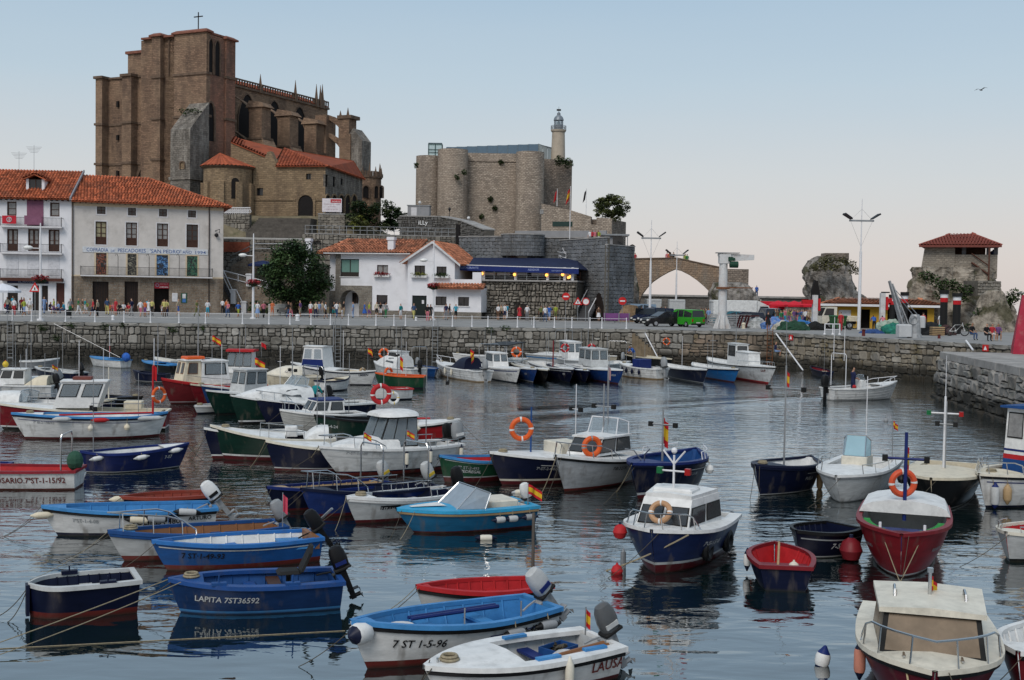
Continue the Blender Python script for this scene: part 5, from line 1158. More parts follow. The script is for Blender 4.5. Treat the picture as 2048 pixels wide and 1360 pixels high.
 # ---------------------------------------------------------------- rocks
def rock_mat(name,c1,c2,grass=.5):
 m=bpy.data.materials.new(name);nt,N,L,b=nodes_of(m);b.inputs['Roughness'].default_value=.95;b.inputs['Specular IOR Level'].default_value=.15
 g=N.new('ShaderNodeNewGeometry');n=N.new('ShaderNodeTexNoise');n.inputs['Scale'].default_value=.8;n.inputs['Detail'].default_value=10;n.inputs['Roughness'].default_value=.7;L.new(g.outputs['Position'],n.inputs['Vector'])
 r=N.new('ShaderNodeValToRGB');e=r.color_ramp.elements;e[0].position=.38;e[0].color=c1+(1,);e[1].position=.6;e[1].color=c2+(1,);L.new(n.outputs['Fac'],r.inputs[0])
 n2=N.new('ShaderNodeTexNoise');n2.inputs['Scale'].default_value=.45;n2.inputs['Detail'].default_value=7;L.new(g.outputs['Position'],n2.inputs['Vector'])
 r2=N.new('ShaderNodeValToRGB');e=r2.color_ramp.elements;e[0].position=.54;e[0].color=(0,0,0,1);e[1].position=.6;e[1].color=(grass,)*3+(1,);L.new(n2.outputs['Fac'],r2.inputs[0])
 x=N.new('ShaderNodeMix');x.data_type='RGBA';x.inputs['B'].default_value=(.05,.05,.02,1);L.new(r2.outputs[0],x.inputs['Factor']);L.new(r.outputs[0],x.inputs['A']);L.new(x.outputs['Result'],b.inputs['Base Color'])
 v=N.new('ShaderNodeTexVoronoi');v.feature='DISTANCE_TO_EDGE';v.inputs['Scale'].default_value=.9;mp=N.new('ShaderNodeMapping');mp.inputs['Scale'].default_value=(1.6,1.6,.7);L.new(g.outputs['Position'],mp.inputs[0]);L.new(mp.outputs[0],v.inputs['Vector'])
 ad=N.new('ShaderNodeMath');ad.operation='MULTIPLY_ADD';L.new(v.outputs['Distance'],ad.inputs[0]);ad.inputs[1].default_value=1.0;L.new(n.outputs['Fac'],ad.inputs[2])
 bp=N.new('ShaderNodeBump');bp.inputs['Strength'].default_value=.7;bp.inputs['Distance'].default_value=.35;L.new(ad.outputs[0],bp.inputs['Height']);L.new(bp.outputs[0],b.inputs['Normal']);return m
ROCK=rock_mat('grey_rock',(.075,.066,.058),(.31,.285,.26),.8);ROCK2=rock_mat('tan_rock',(.10,.085,.068),(.36,.315,.26),.7)
def rock(prof,y,m,name,label,cat='rock',depth=.8,amp=.5,seed=0,n=84,parent=None,top=True,pw=2.4,off=.5):
 """rock from its outline: prof = [(py, left px, right px)] from top to bottom, at distance y"""
 lv=[]
 for(a,b)in zip(prof,prof[1:]):
  k=max(2,int(abs(b[0]-a[0])/2.2));lv+=[tuple(a[j]+(b[j]-a[j])*i/k for j in range(3))for i in range(k)]
 lv.append(prof[-1]);rows=[]
 W=max(q[2]-q[1]for q in prof)/F*y
 for py,l,r in lv:
  a,b=at_y(l,py,y),at_y(r,py,y);c=(a+b)/2;w_=(b.x-a.x)/2;row=[]
  for i in range(n):
   t=2*pi*i/n;ct,st_=cos(t),sin(t);rr_=(abs(ct)**pw+abs(st_)**pw)**(-1/pw)
   p=V((c.x+ct*rr_*w_,c.y+W*depth*off+st_*rr_*max(w_,W*.3)*depth,c.z));nn=V((ct,st_,0))
   q=V((p.x*.55+seed,p.y*.55,p.z*.38));f_=mnoise.fractal(q,.8,2.2,7);rdg=1-abs(mnoise.noise(V((p.x*.5+seed,p.y*.5,p.z*.2))))*2
   p+=nn*amp*(f_*.9+rdg*.45-.45);p.z+=amp*.35*mnoise.noise(q*2.3);row.append(tuple(p))
  rows.append(row)
 mb=MB();mb.grid(rows,closed=True)
 if top:
  tc_=len(mb.v);cx=sum(p[0]for p in rows[0])/n;cy=sum(p[1]for p in rows[0])/n;cz_=sum(p[2]for p in rows[0])/n+.15
  mb.v.append((cx,cy,cz_));
  for i in range(n):mb.f.append((tc_,i,(i+1)%n));mb.m.append(0)
 if parent:return mb.B(name,m,parent)
 return mb.B(name,m,label=label,cat=cat)
def tufts(par,pts,y,rx,n=150,s=.2,m=None,name='shrubs'):
 mb=MB()
 for px,py in pts:leaves(mb,tuple(at_y(px,py,y)),(rx,rx*.6,rx*.7),n,R,s)
 return mb.B(name,m or LEAFG,par,kind='stuff')
r1=rock([(513,1640,1697),(522,1627,1708),(545,1621,1716),(560,1619,1722),(580,1622,1728),(592,1626,1738),(605,1632,1752),(645,1635,1758)],160,ROCK,'rock_stack','tall grey rock stack with grassy top behind the plaza',seed=3,amp=.8)
tufts(r1,[(1645,524),(1660,518),(1685,522),(1700,528),(1632,535),(1652,532),(1672,535),(1710,540)],158.5,.9,160,.16,mat('dry_grass',(.10,.095,.04),.8,var=.3,island=.4))
MB().prism([tuple(at_y(x,y_,161.5))for x,y_ in((1647,520),(1698,520),(1698,506),(1690,506),(1650,506))],(0,2,0)).B('old_wall',CASD,r1)
MB().prism([tuple(at_y(x,y_,157))for x,y_ in((1624,605),(1641,605),(1640,585),(1636,562),(1630,560),(1624,580))],(0,.6,0)).B('cave',OPEN,r1)
r2=rock([(536,1838,2000),(545,1836,2004),(565,1832,2010),(590,1826,2024),(620,1818,2044),(640,1814,2052),(690,1810,2066)],121,ROCK2,'rock_stack','big pale rock carrying the red roofed lookout',seed=9,amp=.75,depth=.6,off=.34)
tufts(r2,[(1852,552),(1866,560),(1885,572),(1900,565),(1912,575),(1932,580),(1880,590),(1925,595)],117,.8,160,.15);tufts(r2,[(2005,602),(2020,600),(2030,590),(2010,606)],114,.9,200,.15);tufts(r2,[(1958,622),(1968,632),(1990,640),(1940,655)],113,.6,110,.13)
rock([(582,1990,2018),(600,1975,2030),(640,1950,2040),(690,1925,2050)],112,ROCK2,'rock_outcrop','low pale rock shoulder beside the red light tower',seed=15,amp=.4,depth=.5)
rock([(566,1436,1506),(575,1434,1514),(585,1430,1520),(600,1428,1527),(650,1424,1536)],152,ROCK,'rock_outcrop','dark rock at the right foot of the bridge',seed=21,amp=.5)
t=thing('bridge_pier','square stone pier on the rock right of the bridge','pier');fq=Frame(at_y(1445,560,155.5),at_y(1497,560,155.5),0);t.location=fq.o;t.rotation_euler=(0,0,fq.rz);MB().box(0,fq.len,0,3.5,at_y(1470,590,155).z,at_y(1470,538,155.5).z).B('block',CASD,t)
rock([(490,1262,1270),(540,1258,1272),(580,1256,1280),(610,1258,1282),(655,1250,1286)],140,ROCK,'rock_outcrop','narrow rock spur between bastion and bridge',seed=27,amp=.35)
rock([(612,1248,1276),(625,1240,1284),(640,1236,1288),(652,1234,1290)],131,rock_mat('ochre_rock',(.16,.10,.055),(.27,.19,.12),.1),'rock_outcrop','low ochre rock lump beside the parked cars',seed=33,amp=.25)
# ---- lookout house on the rock
fl=Frame(at_y(1848,520,124.5),at_y(1995,520,122),0);lk=thing('lookout_house','stone lookout with low red hipped roof on top of the rock','building',fl.o,fl.rz)
r=lambda*p:rect(fl,*p)
LK=masonry('lookout_stone',(.33,.29,.24),(.23,.20,.165),(.25,.225,.19),.4,.22,.9,stain=(.22,.2,.175),sscale=.4)
z0=fl.hit(1900,556)[1];z1=fl.hit(1900,491)[1];zp_=fl.hit(1950,509)[1]
xs_=fl.hit(1910,500)[0];MB().prism([(fl.hit(1847,560)[0]-.4,-.2,z0),(xs_,-.2,z0),(xs_,-.1,z1),(fl.hit(1850,495)[0],-.1,z1)],(0,6,0)).B('wall',LK,lk)
MB().box(xs_,fl.len,0,5.8,z0,zp_).B('parapet_wall',LK,lk)
MB().box(xs_,fl.hit(1972,500)[0],3,5.8,zp_,z1).B('inner_wall',mat('lookout_brown',(.09,.05,.035),.9),lk)
for px in(1928,1977,1992):
 x=fl.hit(px,500)[0];MB().box(x-.2,x+.2,.1,.5,zp_,z1).B('post',mat('post_grey',(.10,.10,.105),.8),lk)
ra,rb,rc_,rd_=fl.hit(1838,491,-1),fl.hit(2004,489,-1),fl.hit(1943,468,3),fl.hit(1900,470,3)
zR=(ra[1]+rb[1])/2;TR=mat('lookout_roof',(.26,.07,.05),.8,var=.15,scale=1)
rt=[(ra[0],-1,zR),(rb[0],-1,zR),(rb[0]-.3,7,zR),(ra[0]+.3,7,zR)];k1,k2=(rd_[0],3,rc_[1]-.05),(rc_[0],3,rc_[1]+.05)
tile_roof(lk,rt[0],rt[1],k2,k1,TR,.3,.4);tile_roof(lk,rt[1],rt[2],k2,k2,TR,.3,.4);tile_roof(lk,rt[3],rt[0],k1,k1,TR,.3,.4);MB().poly([rt[2],rt[3],k1,k2]).B('roof',TR,lk)
MB().box(ra[0],rb[0],-1,-.85,zR-.22,zR-.02).B('fascia',mat('fascia_red',(.16,.05,.04),.8),lk)
a,b=fl.hit(1945,525,-.6),fl.hit(1978,550,-.6)
st=thing('iron_stairs','rusty iron stair climbing to the lookout','stairs',fl.o,fl.rz);RUST=mat('rusty_iron',(.09,.04,.028),.8,var=.3,scale=4)
for dy in(-.9,-.2):MB().tube([(a[0]-.1,dy,a[1]),(b[0],dy,b[1])],.09,4).tube([(a[0]-.1,dy,a[1]+.9),(b[0],dy,b[1]+.9)],.05,4).B('stringer',RUST,st)
for k in range(9):t_=(k+.5)/9;MB().box(a[0]+(b[0]-a[0])*t_-.14,a[0]+(b[0]-a[0])*t_+.14,-.9,-.2,a[1]+(b[1]-a[1])*t_-.02,a[1]+(b[1]-a[1])*t_+.03).B('tread',RUST,st)
x=fl.hit(1978,530,-.9)[0];MB().box(x-.08,x+.08,-.95,-.8,b[1]-.5,zp_+1.2).B('post',RUST,st)
fq=Frame(at_y(1955,600,116.5),at_y(2000,600,117.5),0);wall_thing('low_wall','small grey block wall under the lookout stair',fq,0,fq.len,at_y(1980,592,117).z,at_y(1980,562,117).z,coursed(rr,0,fq.len,at_y(1980,592,117).z,at_y(1980,562,117).z,.6,.3),RUBST,maxobj=60,thick=2)
# ---------------------------------------------------------------- trees
def limb(mb,p,d,L_,r,depth,rr,tips,spread=.6):
 q=p+d*L_;mb.cyl(p,q,r,r*.65,6,caps=False)
 if depth==0:tips.append(q);return
 for _ in range(3):
  nd=(d+V((rr.gauss(0,spread),rr.gauss(0,spread),rr.gauss(0.1,spread*.6)))).normalized();limb(mb,q,nd,L_*rr.uniform(.6,.8),r*.62,depth-1,rr,tips,spread)
def tree(name,label,base,trunk_h,trunk_r,crown,nleaf,lsize,lm,seed,clumps=60,cat='tree',tm=None,conic=0):
 """crown = (cz, rx, ry, rz) relative to base"""
 rr=random.Random(seed);t=thing(name,label,cat,base);mb=MB();tips=[]
 limb(mb,V((0,0,-.3)),V((0,0,1)),trunk_h+.3,trunk_r,2,rr,tips);mb.B('trunk',tm or mat('bark',(.05,.04,.03),.95,var=.3,scale=3,bump=.5),t)
 cz_,rx,ry,rz=crown;cm=MB()
 for k in range(clumps):
  while 1:
   d=V((rr.uniform(-1,1),rr.uniform(-1,1),rr.uniform(-1,1)))
   if .15<d.length<1:break
  d=d.normalized()*(.55+.42*rr.random());f=1-conic*max(0,d.z)
  c=V((d.x*rx*f,d.y*ry*f,cz_+d.z*rz));s=rr.uniform(.16,.3)*min(rx,rz)
  leaves(cm,c,(s*1.25,s*1.25,s*.75),nleaf//clumps,rr,lsize,mi=k%2)
 cm.B('crown',list(lm),t,fix=False);return t
DLEAF=mat('plane_leaf',(.014,.032,.011),.6,var=.3,scale=1.5,island=.5);DLEAF2=mat('plane_leaf_light',(.042,.075,.024),.6,var=.3,scale=1.5,island=.5)
b=on_z(588,634,QZ);b=at_y(588,634,134);tree('plane_tree','dense dark green tree in front of the stairs',(b.x,b.y,QZ),1.8,.28,(4.7,4.0,3.4,3.9),20000,.16,(DLEAF,DLEAF2),4,150,conic=.45)
b=at_y(1222,446,183);PL=mat('tamarisk_leaf',(.045,.06,.022),.7,var=.3,island=.5);PL2=mat('tamarisk_leaf_light',(.11,.125,.045),.7,var=.3,island=.5)
tree('tamarisk_tree','windswept green tree growing on the outer castle wall',(b.x,b.y,b.z-.6),1.2,.22,(2.9,2.7,2.2,2.1),7000,.17,(PL,PL2),8,70)
for i,(px,py,y,rx,rz,lb,m)in enumerate(((758,462,172,3.4,2.4,'large dark olive shrub below the chapel',(DLEAF,PL)),(722,458,171,2.2,2.2,'rounded dark shrub beside the hoarding',(DLEAF,PL)),(717,460,168,1.3,1.1,'small yellow green shrub in front of the dark shrubs',(FLY,PL2)),(788,460,173,1.8,1.8,'dark shrub at the left end of the terrace wall',(DLEAF,DLEAF2)))):
 b=at_y(px,py,y);tree('shrub',lb,b,.5,.1,(rz*.9,rx,rx*.8,rz),3500,.16,m,20+i,45,'shrub')
b=at_y(522,622,141);tree('shrub','low round green bush behind the white lamp post',(b.x,b.y,QZ),.3,.08,(.8,1.7,1.2,.8),1600,.13,(LEAFG,DLEAF2),31,25,'shrub')
# ================================================================ boats: builder
_hm={}
def hull_mat(top,bottom,stripe=None,zl=.10,zs=.17,gloss=.35):
 k=(top,bottom,stripe,zl,zs)
 if k in _hm:return _hm[k]
 m=bpy.data.materials.new('hull_paint');nt,N,L,b=nodes_of(m);b.inputs['Roughness'].default_value=gloss;b.inputs['Specular IOR Level'].default_value=.16
 t=N.new('ShaderNodeTexCoord');sp=N.new('ShaderNodeSeparateXYZ');L.new(t.outputs['Object'],sp.inputs[0])
 r=N.new('ShaderNodeValToRGB');r.color_ramp.interpolation='CONSTANT';e=r.color_ramp.elements
 e[0].position=0;e[0].color=srgb(bottom)+(1,);e[1].position=zl+.5;e[1].color=srgb(stripe or top)+(1,);q=e.new(zs+.5);q.color=srgb(top)+(1,)
 ad=N.new('ShaderNodeMath');ad.operation='ADD';L.new(sp.outputs['Z'],ad.inputs[0]);ad.inputs[1].default_value=.5;L.new(ad.outputs[0],r.inputs[0])
 mp=N.new('ShaderNodeMapping');mp.inputs['Scale'].default_value=(1.2,1.2,5);L.new(t.outputs['Object'],mp.inputs[0])
 n=N.new('ShaderNodeTexNoise');n.inputs['Scale'].default_value=1.5;n.inputs['Detail'].default_value=9;n.inputs['Roughness'].default_value=.7;L.new(mp.outputs[0],n.inputs['Vector'])
 mr=N.new('ShaderNodeMapRange');L.new(n.outputs['Fac'],mr.inputs['Value']);mr.inputs['From Min'].default_value=.3;mr.inputs['From Max'].default_value=.75;mr.inputs['To Min'].default_value=1.06;mr.inputs['To Max'].default_value=.6
 hs=N.new('ShaderNodeHueSaturation');L.new(mr.outputs[0],hs.inputs['Value']);L.new(r.outputs[0],hs.inputs['Color'])
 # scum line just above the water, rust and scuffs
 n2=N.new('ShaderNodeTexNoise');n2.inputs['Scale'].default_value=3.0;n2.inputs['Detail'].default_value=8;mp2=N.new('ShaderNodeMapping');mp2.inputs['Scale'].default_value=(1.4,1.4,.35);L.new(t.outputs['Object'],mp2.inputs[0]);L.new(mp2.outputs[0],n2.inputs['Vector'])
 r2=N.new('ShaderNodeValToRGB');r2.color_ramp.elements[0].position=.56;r2.color_ramp.elements[0].color=(0,0,0,1);r2.color_ramp.elements[1].position=.74;r2.color_ramp.elements[1].color=(.55,)*3+(1,);L.new(n2.outputs['Fac'],r2.inputs[0])
 x=N.new('ShaderNodeMix');x.data_type='RGBA';x.inputs['B'].default_value=(.12,.10,.08,1);L.new(r2.outputs[0],x.inputs['Factor']);L.new(hs.outputs[0],x.inputs['A'])
 sc=N.new('ShaderNodeMapRange');L.new(sp.outputs['Z'],sc.inputs['Value']);sc.inputs['From Min'].default_value=.0;sc.inputs['From Max'].default_value=.06;sc.inputs['To Min'].default_value=.7;sc.inputs['To Max'].default_value=0
 x2=N.new('ShaderNodeMix');x2.data_type='RGBA';x2.inputs['B'].default_value=(.025,.025,.018,1);L.new(sc.outputs[0],x2.inputs['Factor']);L.new(x.outputs['Result'],x2.inputs['A'])
 L.new(x2.outputs['Result'],b.inputs['Base Color']);_hm[k]=m;return m
PAL=dict(white=(.66,.66,.65),cream=(.62,.55,.42),ivory=(.62,.58,.49),navy=(.005,.008,.028),blue=(.012,.06,.20),sky=(.05,.21,.46),cyan=(.02,.22,.42),red=(.40,.018,.022),dkred=(.17,.012,.018),green=(.012,.06,.03),dkgreen=(.006,.028,.02),
black=(.008,.008,.009),grey=(.26,.27,.28),lgrey=(.45,.46,.46),wood=(.22,.10,.045),ltwood=(.38,.26,.14),oxide=(.13,.022,.018),orange=(.62,.10,.02),yellow=(.6,.42,.04),royal=(.010,.022,.12),brightgreen=(.03,.28,.06),teal=(.01,.24,.24),maroon=(.09,.012,.015))
def pm(c,rough=.45,**k):
 if not isinstance(c,str):return mat('paint_%d_%d_%d'%tuple(int(v*999)for v in c),c,rough,var=.12,scale=4,dirt=((.12,.1,.08),.3,3),**k)
 return mat('paint_'+c,PAL[c],rough,var=.12,scale=4,dirt=(tuple(v*.35 for v in PAL[c]),.4,3),**k)
TINT=mat('tinted_screen',(.05,.055,.06),.06,spec=.7,var=.05,alpha=.72);CLEAR=mat('clear_screen',(.30,.36,.40),.06,spec=.6,var=.05,alpha=.35)
RUBBER=mat('black_rubber',(.012,.012,.012),.7,var=.2);CHROME=mat('stainless',(.55,.55,.55),.22,1.0,var=.05);ROPE=mat('rope',(.26,.22,.15),.9,var=.25,scale=20);ROPED=mat('dark_rope',(.07,.06,.045),.9,var=.25)
SPR=mat('flag_red',(.45,.015,.02),.8);SPY=mat('flag_yellow',(.62,.38,.02),.8);NAVLR=mat('lamp_red',(.30,.012,.012),.3);NAVLG=mat('lamp_green',(.01,.12,.04),.3)
class Boat:
 all=[]
 def __init__(s,label,bow,stern,zb=.8,zs=.55,beam=1.5,hull='white',bottom='oxide',stripe=None,rim=None,inner='white',kind='open',deck=.78,deckc=None,gw=.07,strake=None,thw=(.3,.55),ts=.72,full=2.1,rake=.1,zf=.1,name='moored_boat',cat='boat',zl=.08,zw=.15,floor=None,clinker=0,line=None,deck_to=1.0):
  B,S=on_z(bow[0],bow[1],zb),on_z(stern[0],stern[1],zs);d=B-S;d.z=0
  s.L=d.length;s.rz=math.atan2(d.y,d.x);s.zb,s.zs,s.beam,s.ts,s.full,s.rake,s.kind=zb,zs,beam,ts,full,rake*s.L,kind
  s.root=thing(name,label,cat,(S.x,S.y,0),s.rz,'small boats moored in the harbour')
  Boat.all.append(s);s.M=Matrix.Translation((S.x,S.y,0))@Matrix.Rotation(s.rz,4,'Z');L=s.L
  # side that faces the camera
  s.near=1 if(s.M.to_3x3()@V((0,1,0))).y<0 else-1
  rim=rim or hull;deckc=deckc or inner;nu,nv=18,7
  us=[i/(nu-1)for i in range(nu)];us=[1-(1-u)**1.25 if u>0 else 0 for u in us]
  rows=[]
  for u in us:
   row=[s.hp(u,1-k/nv,1)for k in range(nv)]+[s.hp(u,0,1)]+[s.hp(u,k/nv,-1)for k in range(1,nv+1)];rows.append(row)
  mb=MB();mb.grid(rows);n=len(rows[0]);mb.f.append(tuple(range(n-1,-1,-1)));mb.m.append(0)
  if clinker:
   for k in range(1,nv):
    for sg in(1,-1):
     r0=[s.hp(u,k/nv+.012,sg,.0)for u in us];r1=[s.hp(u,k/nv,sg,.016)for u in us];r2=[s.hp(u,k/nv-.012,sg,0)for u in us];mb.grid([r0,r1,r2])
  s.hull=mb.B('hull',hull_mat(PAL[hull]if isinstance(hull,str)else hull,PAL[bottom],PAL[stripe]if stripe else None,zl,zw),s.root,smooth=True)
  if line:
   zc,wd,lc=line;mb=MB()
   for sg in(1,-1):
    mb.grid([[s.hz(u,s.sheer(u)-zc,sg,.012)for u in us[1:-1]],[s.hz(u,s.sheer(u)-zc-wd,sg,.012)for u in us[1:-1]]])
   mb.B('paint_line',pm(lc),s.root,fix=False)
   # inside
  ui=[u for u in us if u<min(.985,deck+.12)];ui[0]=.035 if kind=='open'else .02;mb=MB();rows=[]
  for u in ui:
   S_=s.sheer(u);zs_=[S_-.01,S_*.6+zf*.4,zf]
   a=[(s.hz(u,z,1)[0],max(.01,s.hz(u,z,1)[1]-.05),z)for z in zs_];row=a+[(a[-1][0],0,zf)]+[(x,-y,z)for x,y,z in reversed(a)];rows.append(row)
  mb.grid(rows);mb.f.append(tuple(range(len(rows[0]))));mb.m.append(0)
  s.inner=mb.B('inside',pm(inner,.6),s.root)
  # gunwale
  mb=MB()
  for sg in(1,-1):
   rr_=[]
   for u in us:
    x,y,z=s.hp(u,1,sg);y=abs(y);yi=max(.0,y-gw);rr_.append([(x,sg*(y+.03),z-.05),(x,sg*(y+.03),z+.025),(x,sg*yi,z+.03),(x,sg*yi,z-.04)])
   mb.grid(rr_)
  b0=s.hb(0)
  if b0>.12:mb.box(-.04,.06,-b0-.03,b0+.03,s.sheer(0)-.05,s.sheer(0)+.028)
  mb.B('gunwale',pm(rim),s.root)
  if strake:
   mb=MB()
   for sg in(1,-1):
    mb.grid([[s.hz(u,s.sheer(u)-.055,sg,.012)for u in us],[s.hz(u,s.sheer(u)-.07,sg,.045)for u in us],[s.hz(u,s.sheer(u)-.11,sg,.045)for u in us],[s.hz(u,s.sheer(u)-.13,sg,.0)for u in us]])
   mb.B('rubbing_strake',pm(strake),s.root)
  ud=[u for u in us if u>=deck]
  if len(ud)>1:
   mb=MB();rows=[]
   for u in[deck]+ud:
    x,y,z=s.hp(u,1,1);rows.append([(x,y-.01,z+.012),(x,y*.5,z+.012+y*.06),(x,0,z+.012+y*.09),(x,-y*.5,z+.012+y*.06),(x,-y+.01,z+.012)])
   mb.grid(rows);mb.f.append((0,1,2,3,4));mb.m.append(0);mb.B('foredeck',pm(deckc),s.root)
  for u in thw:
   z=s.sheer(u)-.2;w=s.hz(u,z,1)[1]-.04;x=u*L;MB().box(x-.11,x+.11,-w,w,z-.03,z+.015).B('thwart',pm(rim if rim!='black'else inner),s.root)
  if kind=='open'and zs>.3:
   pass
 def sheer(s,u):
  k=max(0,(u-.2)/.8)**1.9
  return s.zs+(s.zb-s.zs)*k+(.12*s.zs*max(0,(.25-u)/.25)**2 if s.kind=='double'else 0)
 def hb(s,u):
  h=s.beam/2;m=.42
  if u>m:return max(.008,h*(1-((u-m)/(1-m))**s.full))
  t=(m-u)/m
  if s.kind=='double':return max(.02,h*(1-t**2.4))
  return h*(1-(1-s.ts)*t**1.7)
 def hp(s,u,v,sg=1,off=0.0):
  S=s.sheer(u);zk=-.3+.25*max(0,(u-.8)/.2)**2
  z=zk+(S-zk)*v;e=.26+.5*u**2.2+(.25*max(0,.3-u)/.3 if s.kind=='double'else 0)
  y=s.hb(u)*v**e;bs=max(0,(u-.55)/.45);x=u*s.L-s.rake*(1-v)**1.2*bs*bs
  if s.kind=='double':x+=s.rake*.8*(1-v)*max(0,(.35-u)/.35)**2
  else:x+=.05*(1-v)*(1 if u<.01 else 0)
  return(x,sg*(y+off),z)
 def hz(s,u,z,sg=1,off=0.0):
  S=s.sheer(u);zk=-.3+.25*max(0,(u-.8)/.2)**2;v=min(1,max(0,(z-zk)/(S-zk)));return s.hp(u,v,sg,off)
 def w(s,p):return s.M@V(p)
 def part(s,mb,name,m,parent=None,**k):return mb.B(name,m,parent or s.root,**k)
 def text(s,txt,u,zfrac,height,col,side=None,wide=1.0,slant=0.0):
  side=side or s.near;vs,fs,w=text_mesh(txt,bold=.015);k=height/.72;out=[]
  for a,b in vs:
   uu=u+(-side)*(a+slant*b)*k*wide/s.L;z=s.sheer(uu)*zfrac+(b-.36)*k;out.append(s.hz(min(.99,max(0,uu)),z,side,.014))
  MB().add(out,fs).B('lettering',mat('letter_'+str(col),PAL.get(col,(.02,.02,.02)),.6,var=.15),s.root,fix=False)
 def stripe(s,u0,u1,zf0,wd,col):
  mb=MB();us=[u0+(u1-u0)*i/8 for i in range(9)]
  for sg in(1,-1):mb.grid([[s.hz(u,s.sheer(u)*zf0,sg,.013)for u in us],[s.hz(u,s.sheer(u)*zf0-wd,sg,.013)for u in us]])
  mb.B('paint_stripe',pm(col),s.root,fix=False)
 def outboard(s,col='black',tilt=0,y=0.0,sc=1.0,mark=None,x=.04):
  z=s.sheer(0)+.02;m=MB();m.box(-.14,.10,-.12,.12,-.28,.02);m.box(-.28,-.14,-.06,.06,-.8,.1);m.box(-.42,-.12,-.1,.1,-.56,-.54);m.cyl((-.42,0,-.74),(-.1,0,-.74),.06,.045,8)
  for a in range(3):
   t=a*2.094;m.add([(-.44,0,-.74),(-.46,cos(t)*.16-sin(t)*.05,-.74+sin(t)*.16+cos(t)*.05),(-.42,cos(t)*.16+sin(t)*.05,-.74+sin(t)*.16-cos(t)*.05)],[(0,1,2)])
  m.tube([(.1,0,.1),(.3,.02,.16),(.48,.05,.2)],.025,5)
  o=m.B('outboard_motor',pm('grey'if col!='black'else 'black'),s.root,loc=(x,y,z),rot=(0,rad(tilt*.62),0),scale=(sc*.8,)*3)
  P=[(.02,.10,.12),(.10,.15,.15),(.34,.165,.155),(.56,.15,.145),(.68,.11,.11),(.72,.05,.05)];rows=[]
  for zz,a,b in P:
   rows.append([(-.2+a*1.45*(abs(cos(t))**.7)*(1 if cos(t)>0 else-1)*(1 if cos(t)<0 else .9),b*(abs(sin(t))**.7)*(1 if sin(t)>0 else-1),zz)for t in[2*pi*i/14 for i in range(14)]])
  c=MB();c.grid(rows,closed=True);c.f.append(tuple(range(len(c.v)-14,len(c.v))));c.m.append(0);cw=c.B('cowling',pm(col,.3),o,smooth=True);MB().bbox(-.44,.02,-.165,.165,.06,.13,.03).B('cowling_seal',RUBBER,cw)
  if mark:MB().box(-.36,-.06,-.172,.172,.2,.3).B('cowling_band',pm(mark),cw)
  return o
 def pulpit(s,u0=.62,h=.4,posts=3,m=None,inset=.06):
  us=[u0+(1-u0)*i/6 for i in range(7)];A=[V(s.hp(u,1,1))for u in us];top=[p+V((0,-inset if p.y>inset else 0,h*min(1,.3+i*.5)))for i,p in enumerate(A)];B=[V((p.x,-p.y,p.z))for p in reversed(top[:-1])]
  mb=MB();mb.tube([A[0]]+top+B+[V((A[0].x,-A[0].y,A[0].z))],.018,5)
  for i in range(1,7,2):
   for sg in(1,-1):p=top[i];mb.cyl((p.x,p.y*sg,p.z),(A[i].x,A[i].y*sg,A[i].z),.014,.014,5)
  mb.B('pulpit_rail',m or CHROME,s.root)
 def siderail(s,u0,u1,h=.3,sides=(1,-1),m=None):
  for sg in sides:
   us=[u0+(u1-u0)*i/5 for i in range(6)];A=[V(s.hp(u,1,sg))for u in us];T=[p+V((0,-sg*.04,h))for p in A];mb=MB();mb.tube([A[0]]+T+[A[-1]],.016,5)
   for i in(2,4):mb.cyl(A[i],T[i],.012,.012,5)
   mb.B('side_rail',m or CHROME,s.root)
 def mast(s,u,h,r=.03,col=None,bar=None,y=0.0,z0=None,lamp=None,whip=0):
  z0=s.sheer(u)if z0 is None else z0;x=u*s.L;mb=MB();mb.cyl((x,y,z0-.3),(x,y,z0+h),r,r*.8,6)
  if whip:mb.cyl((x,y,z0+h),(x+.05,y,z0+h+whip),.012,.006,4)
  o=mb.B('mast',col or METAL,s.root)
  if bar:
   zb,wd=bar;q=MB().cyl((x,y-wd,z0+zb),(x,y+wd,z0+zb),r*.7,r*.7,5).B('cross_bar',col or METAL,o)
   for sg,m in((1,NAVLR),(-1,NAVLG)):MB().box(x-.06,x+.06,y+sg*wd-.06,y+sg*wd+.06,z0+zb-.07,z0+zb+.07).B('side_light',m if lamp is None else RUBBER,o)
  return o
 def flag(s,u,h,y=0.0,z0=None,sz=.45,plain=None,furled=False):
  z0=s.sheer(u)if z0 is None else z0;x=u*s.L;o=MB().cyl((x,y,z0-.1),(x,y,z0+h),.015,.012,5).B('flag_pole',METAL,s.root)
  mb=MB();n=7;hh=sz*(.62 if not furled else 1.1);ln=sz*(1 if not furled else .35);rng=random.Random(int(x*97+h*31))
  P=lambda i,f:(x-ln*(i/n)*.8,y+sin(i*1.1+rng.random()*.2)*ln*.13+ln*.25*i/n,z0+h-.03-hh*f-(ln*.5*(i/n)**1.4 if not furled else ln*.8*i/n))
  for(f0,f1,mi)in((0,.27,0),(.27,.73,1),(.73,1,0)):mb.grid([[P(i,f0)for i in range(n+1)],[P(i,f1)for i in range(n+1)]],mi)
  mb.B('flag',[plain or SPR,plain or SPY],o,fix=False);return o
 def arch(s,u=.06,h=1.3,w=None,m=None,lean=0.0):
  b=w or s.hb(u)-.05;x=u*s.L;z=s.sheer(u);mb=MB();mb.tube([(x,b,z-.2),(x+lean*.9,b,z+h-.12),(x+lean,b-.1,z+h),(x+lean,-b+.1,z+h),(x+lean*.9,-b,z+h-.12),(x,-b,z-.2)],.024,6);return mb.B('stern_arch',m or CHROME,s.root)
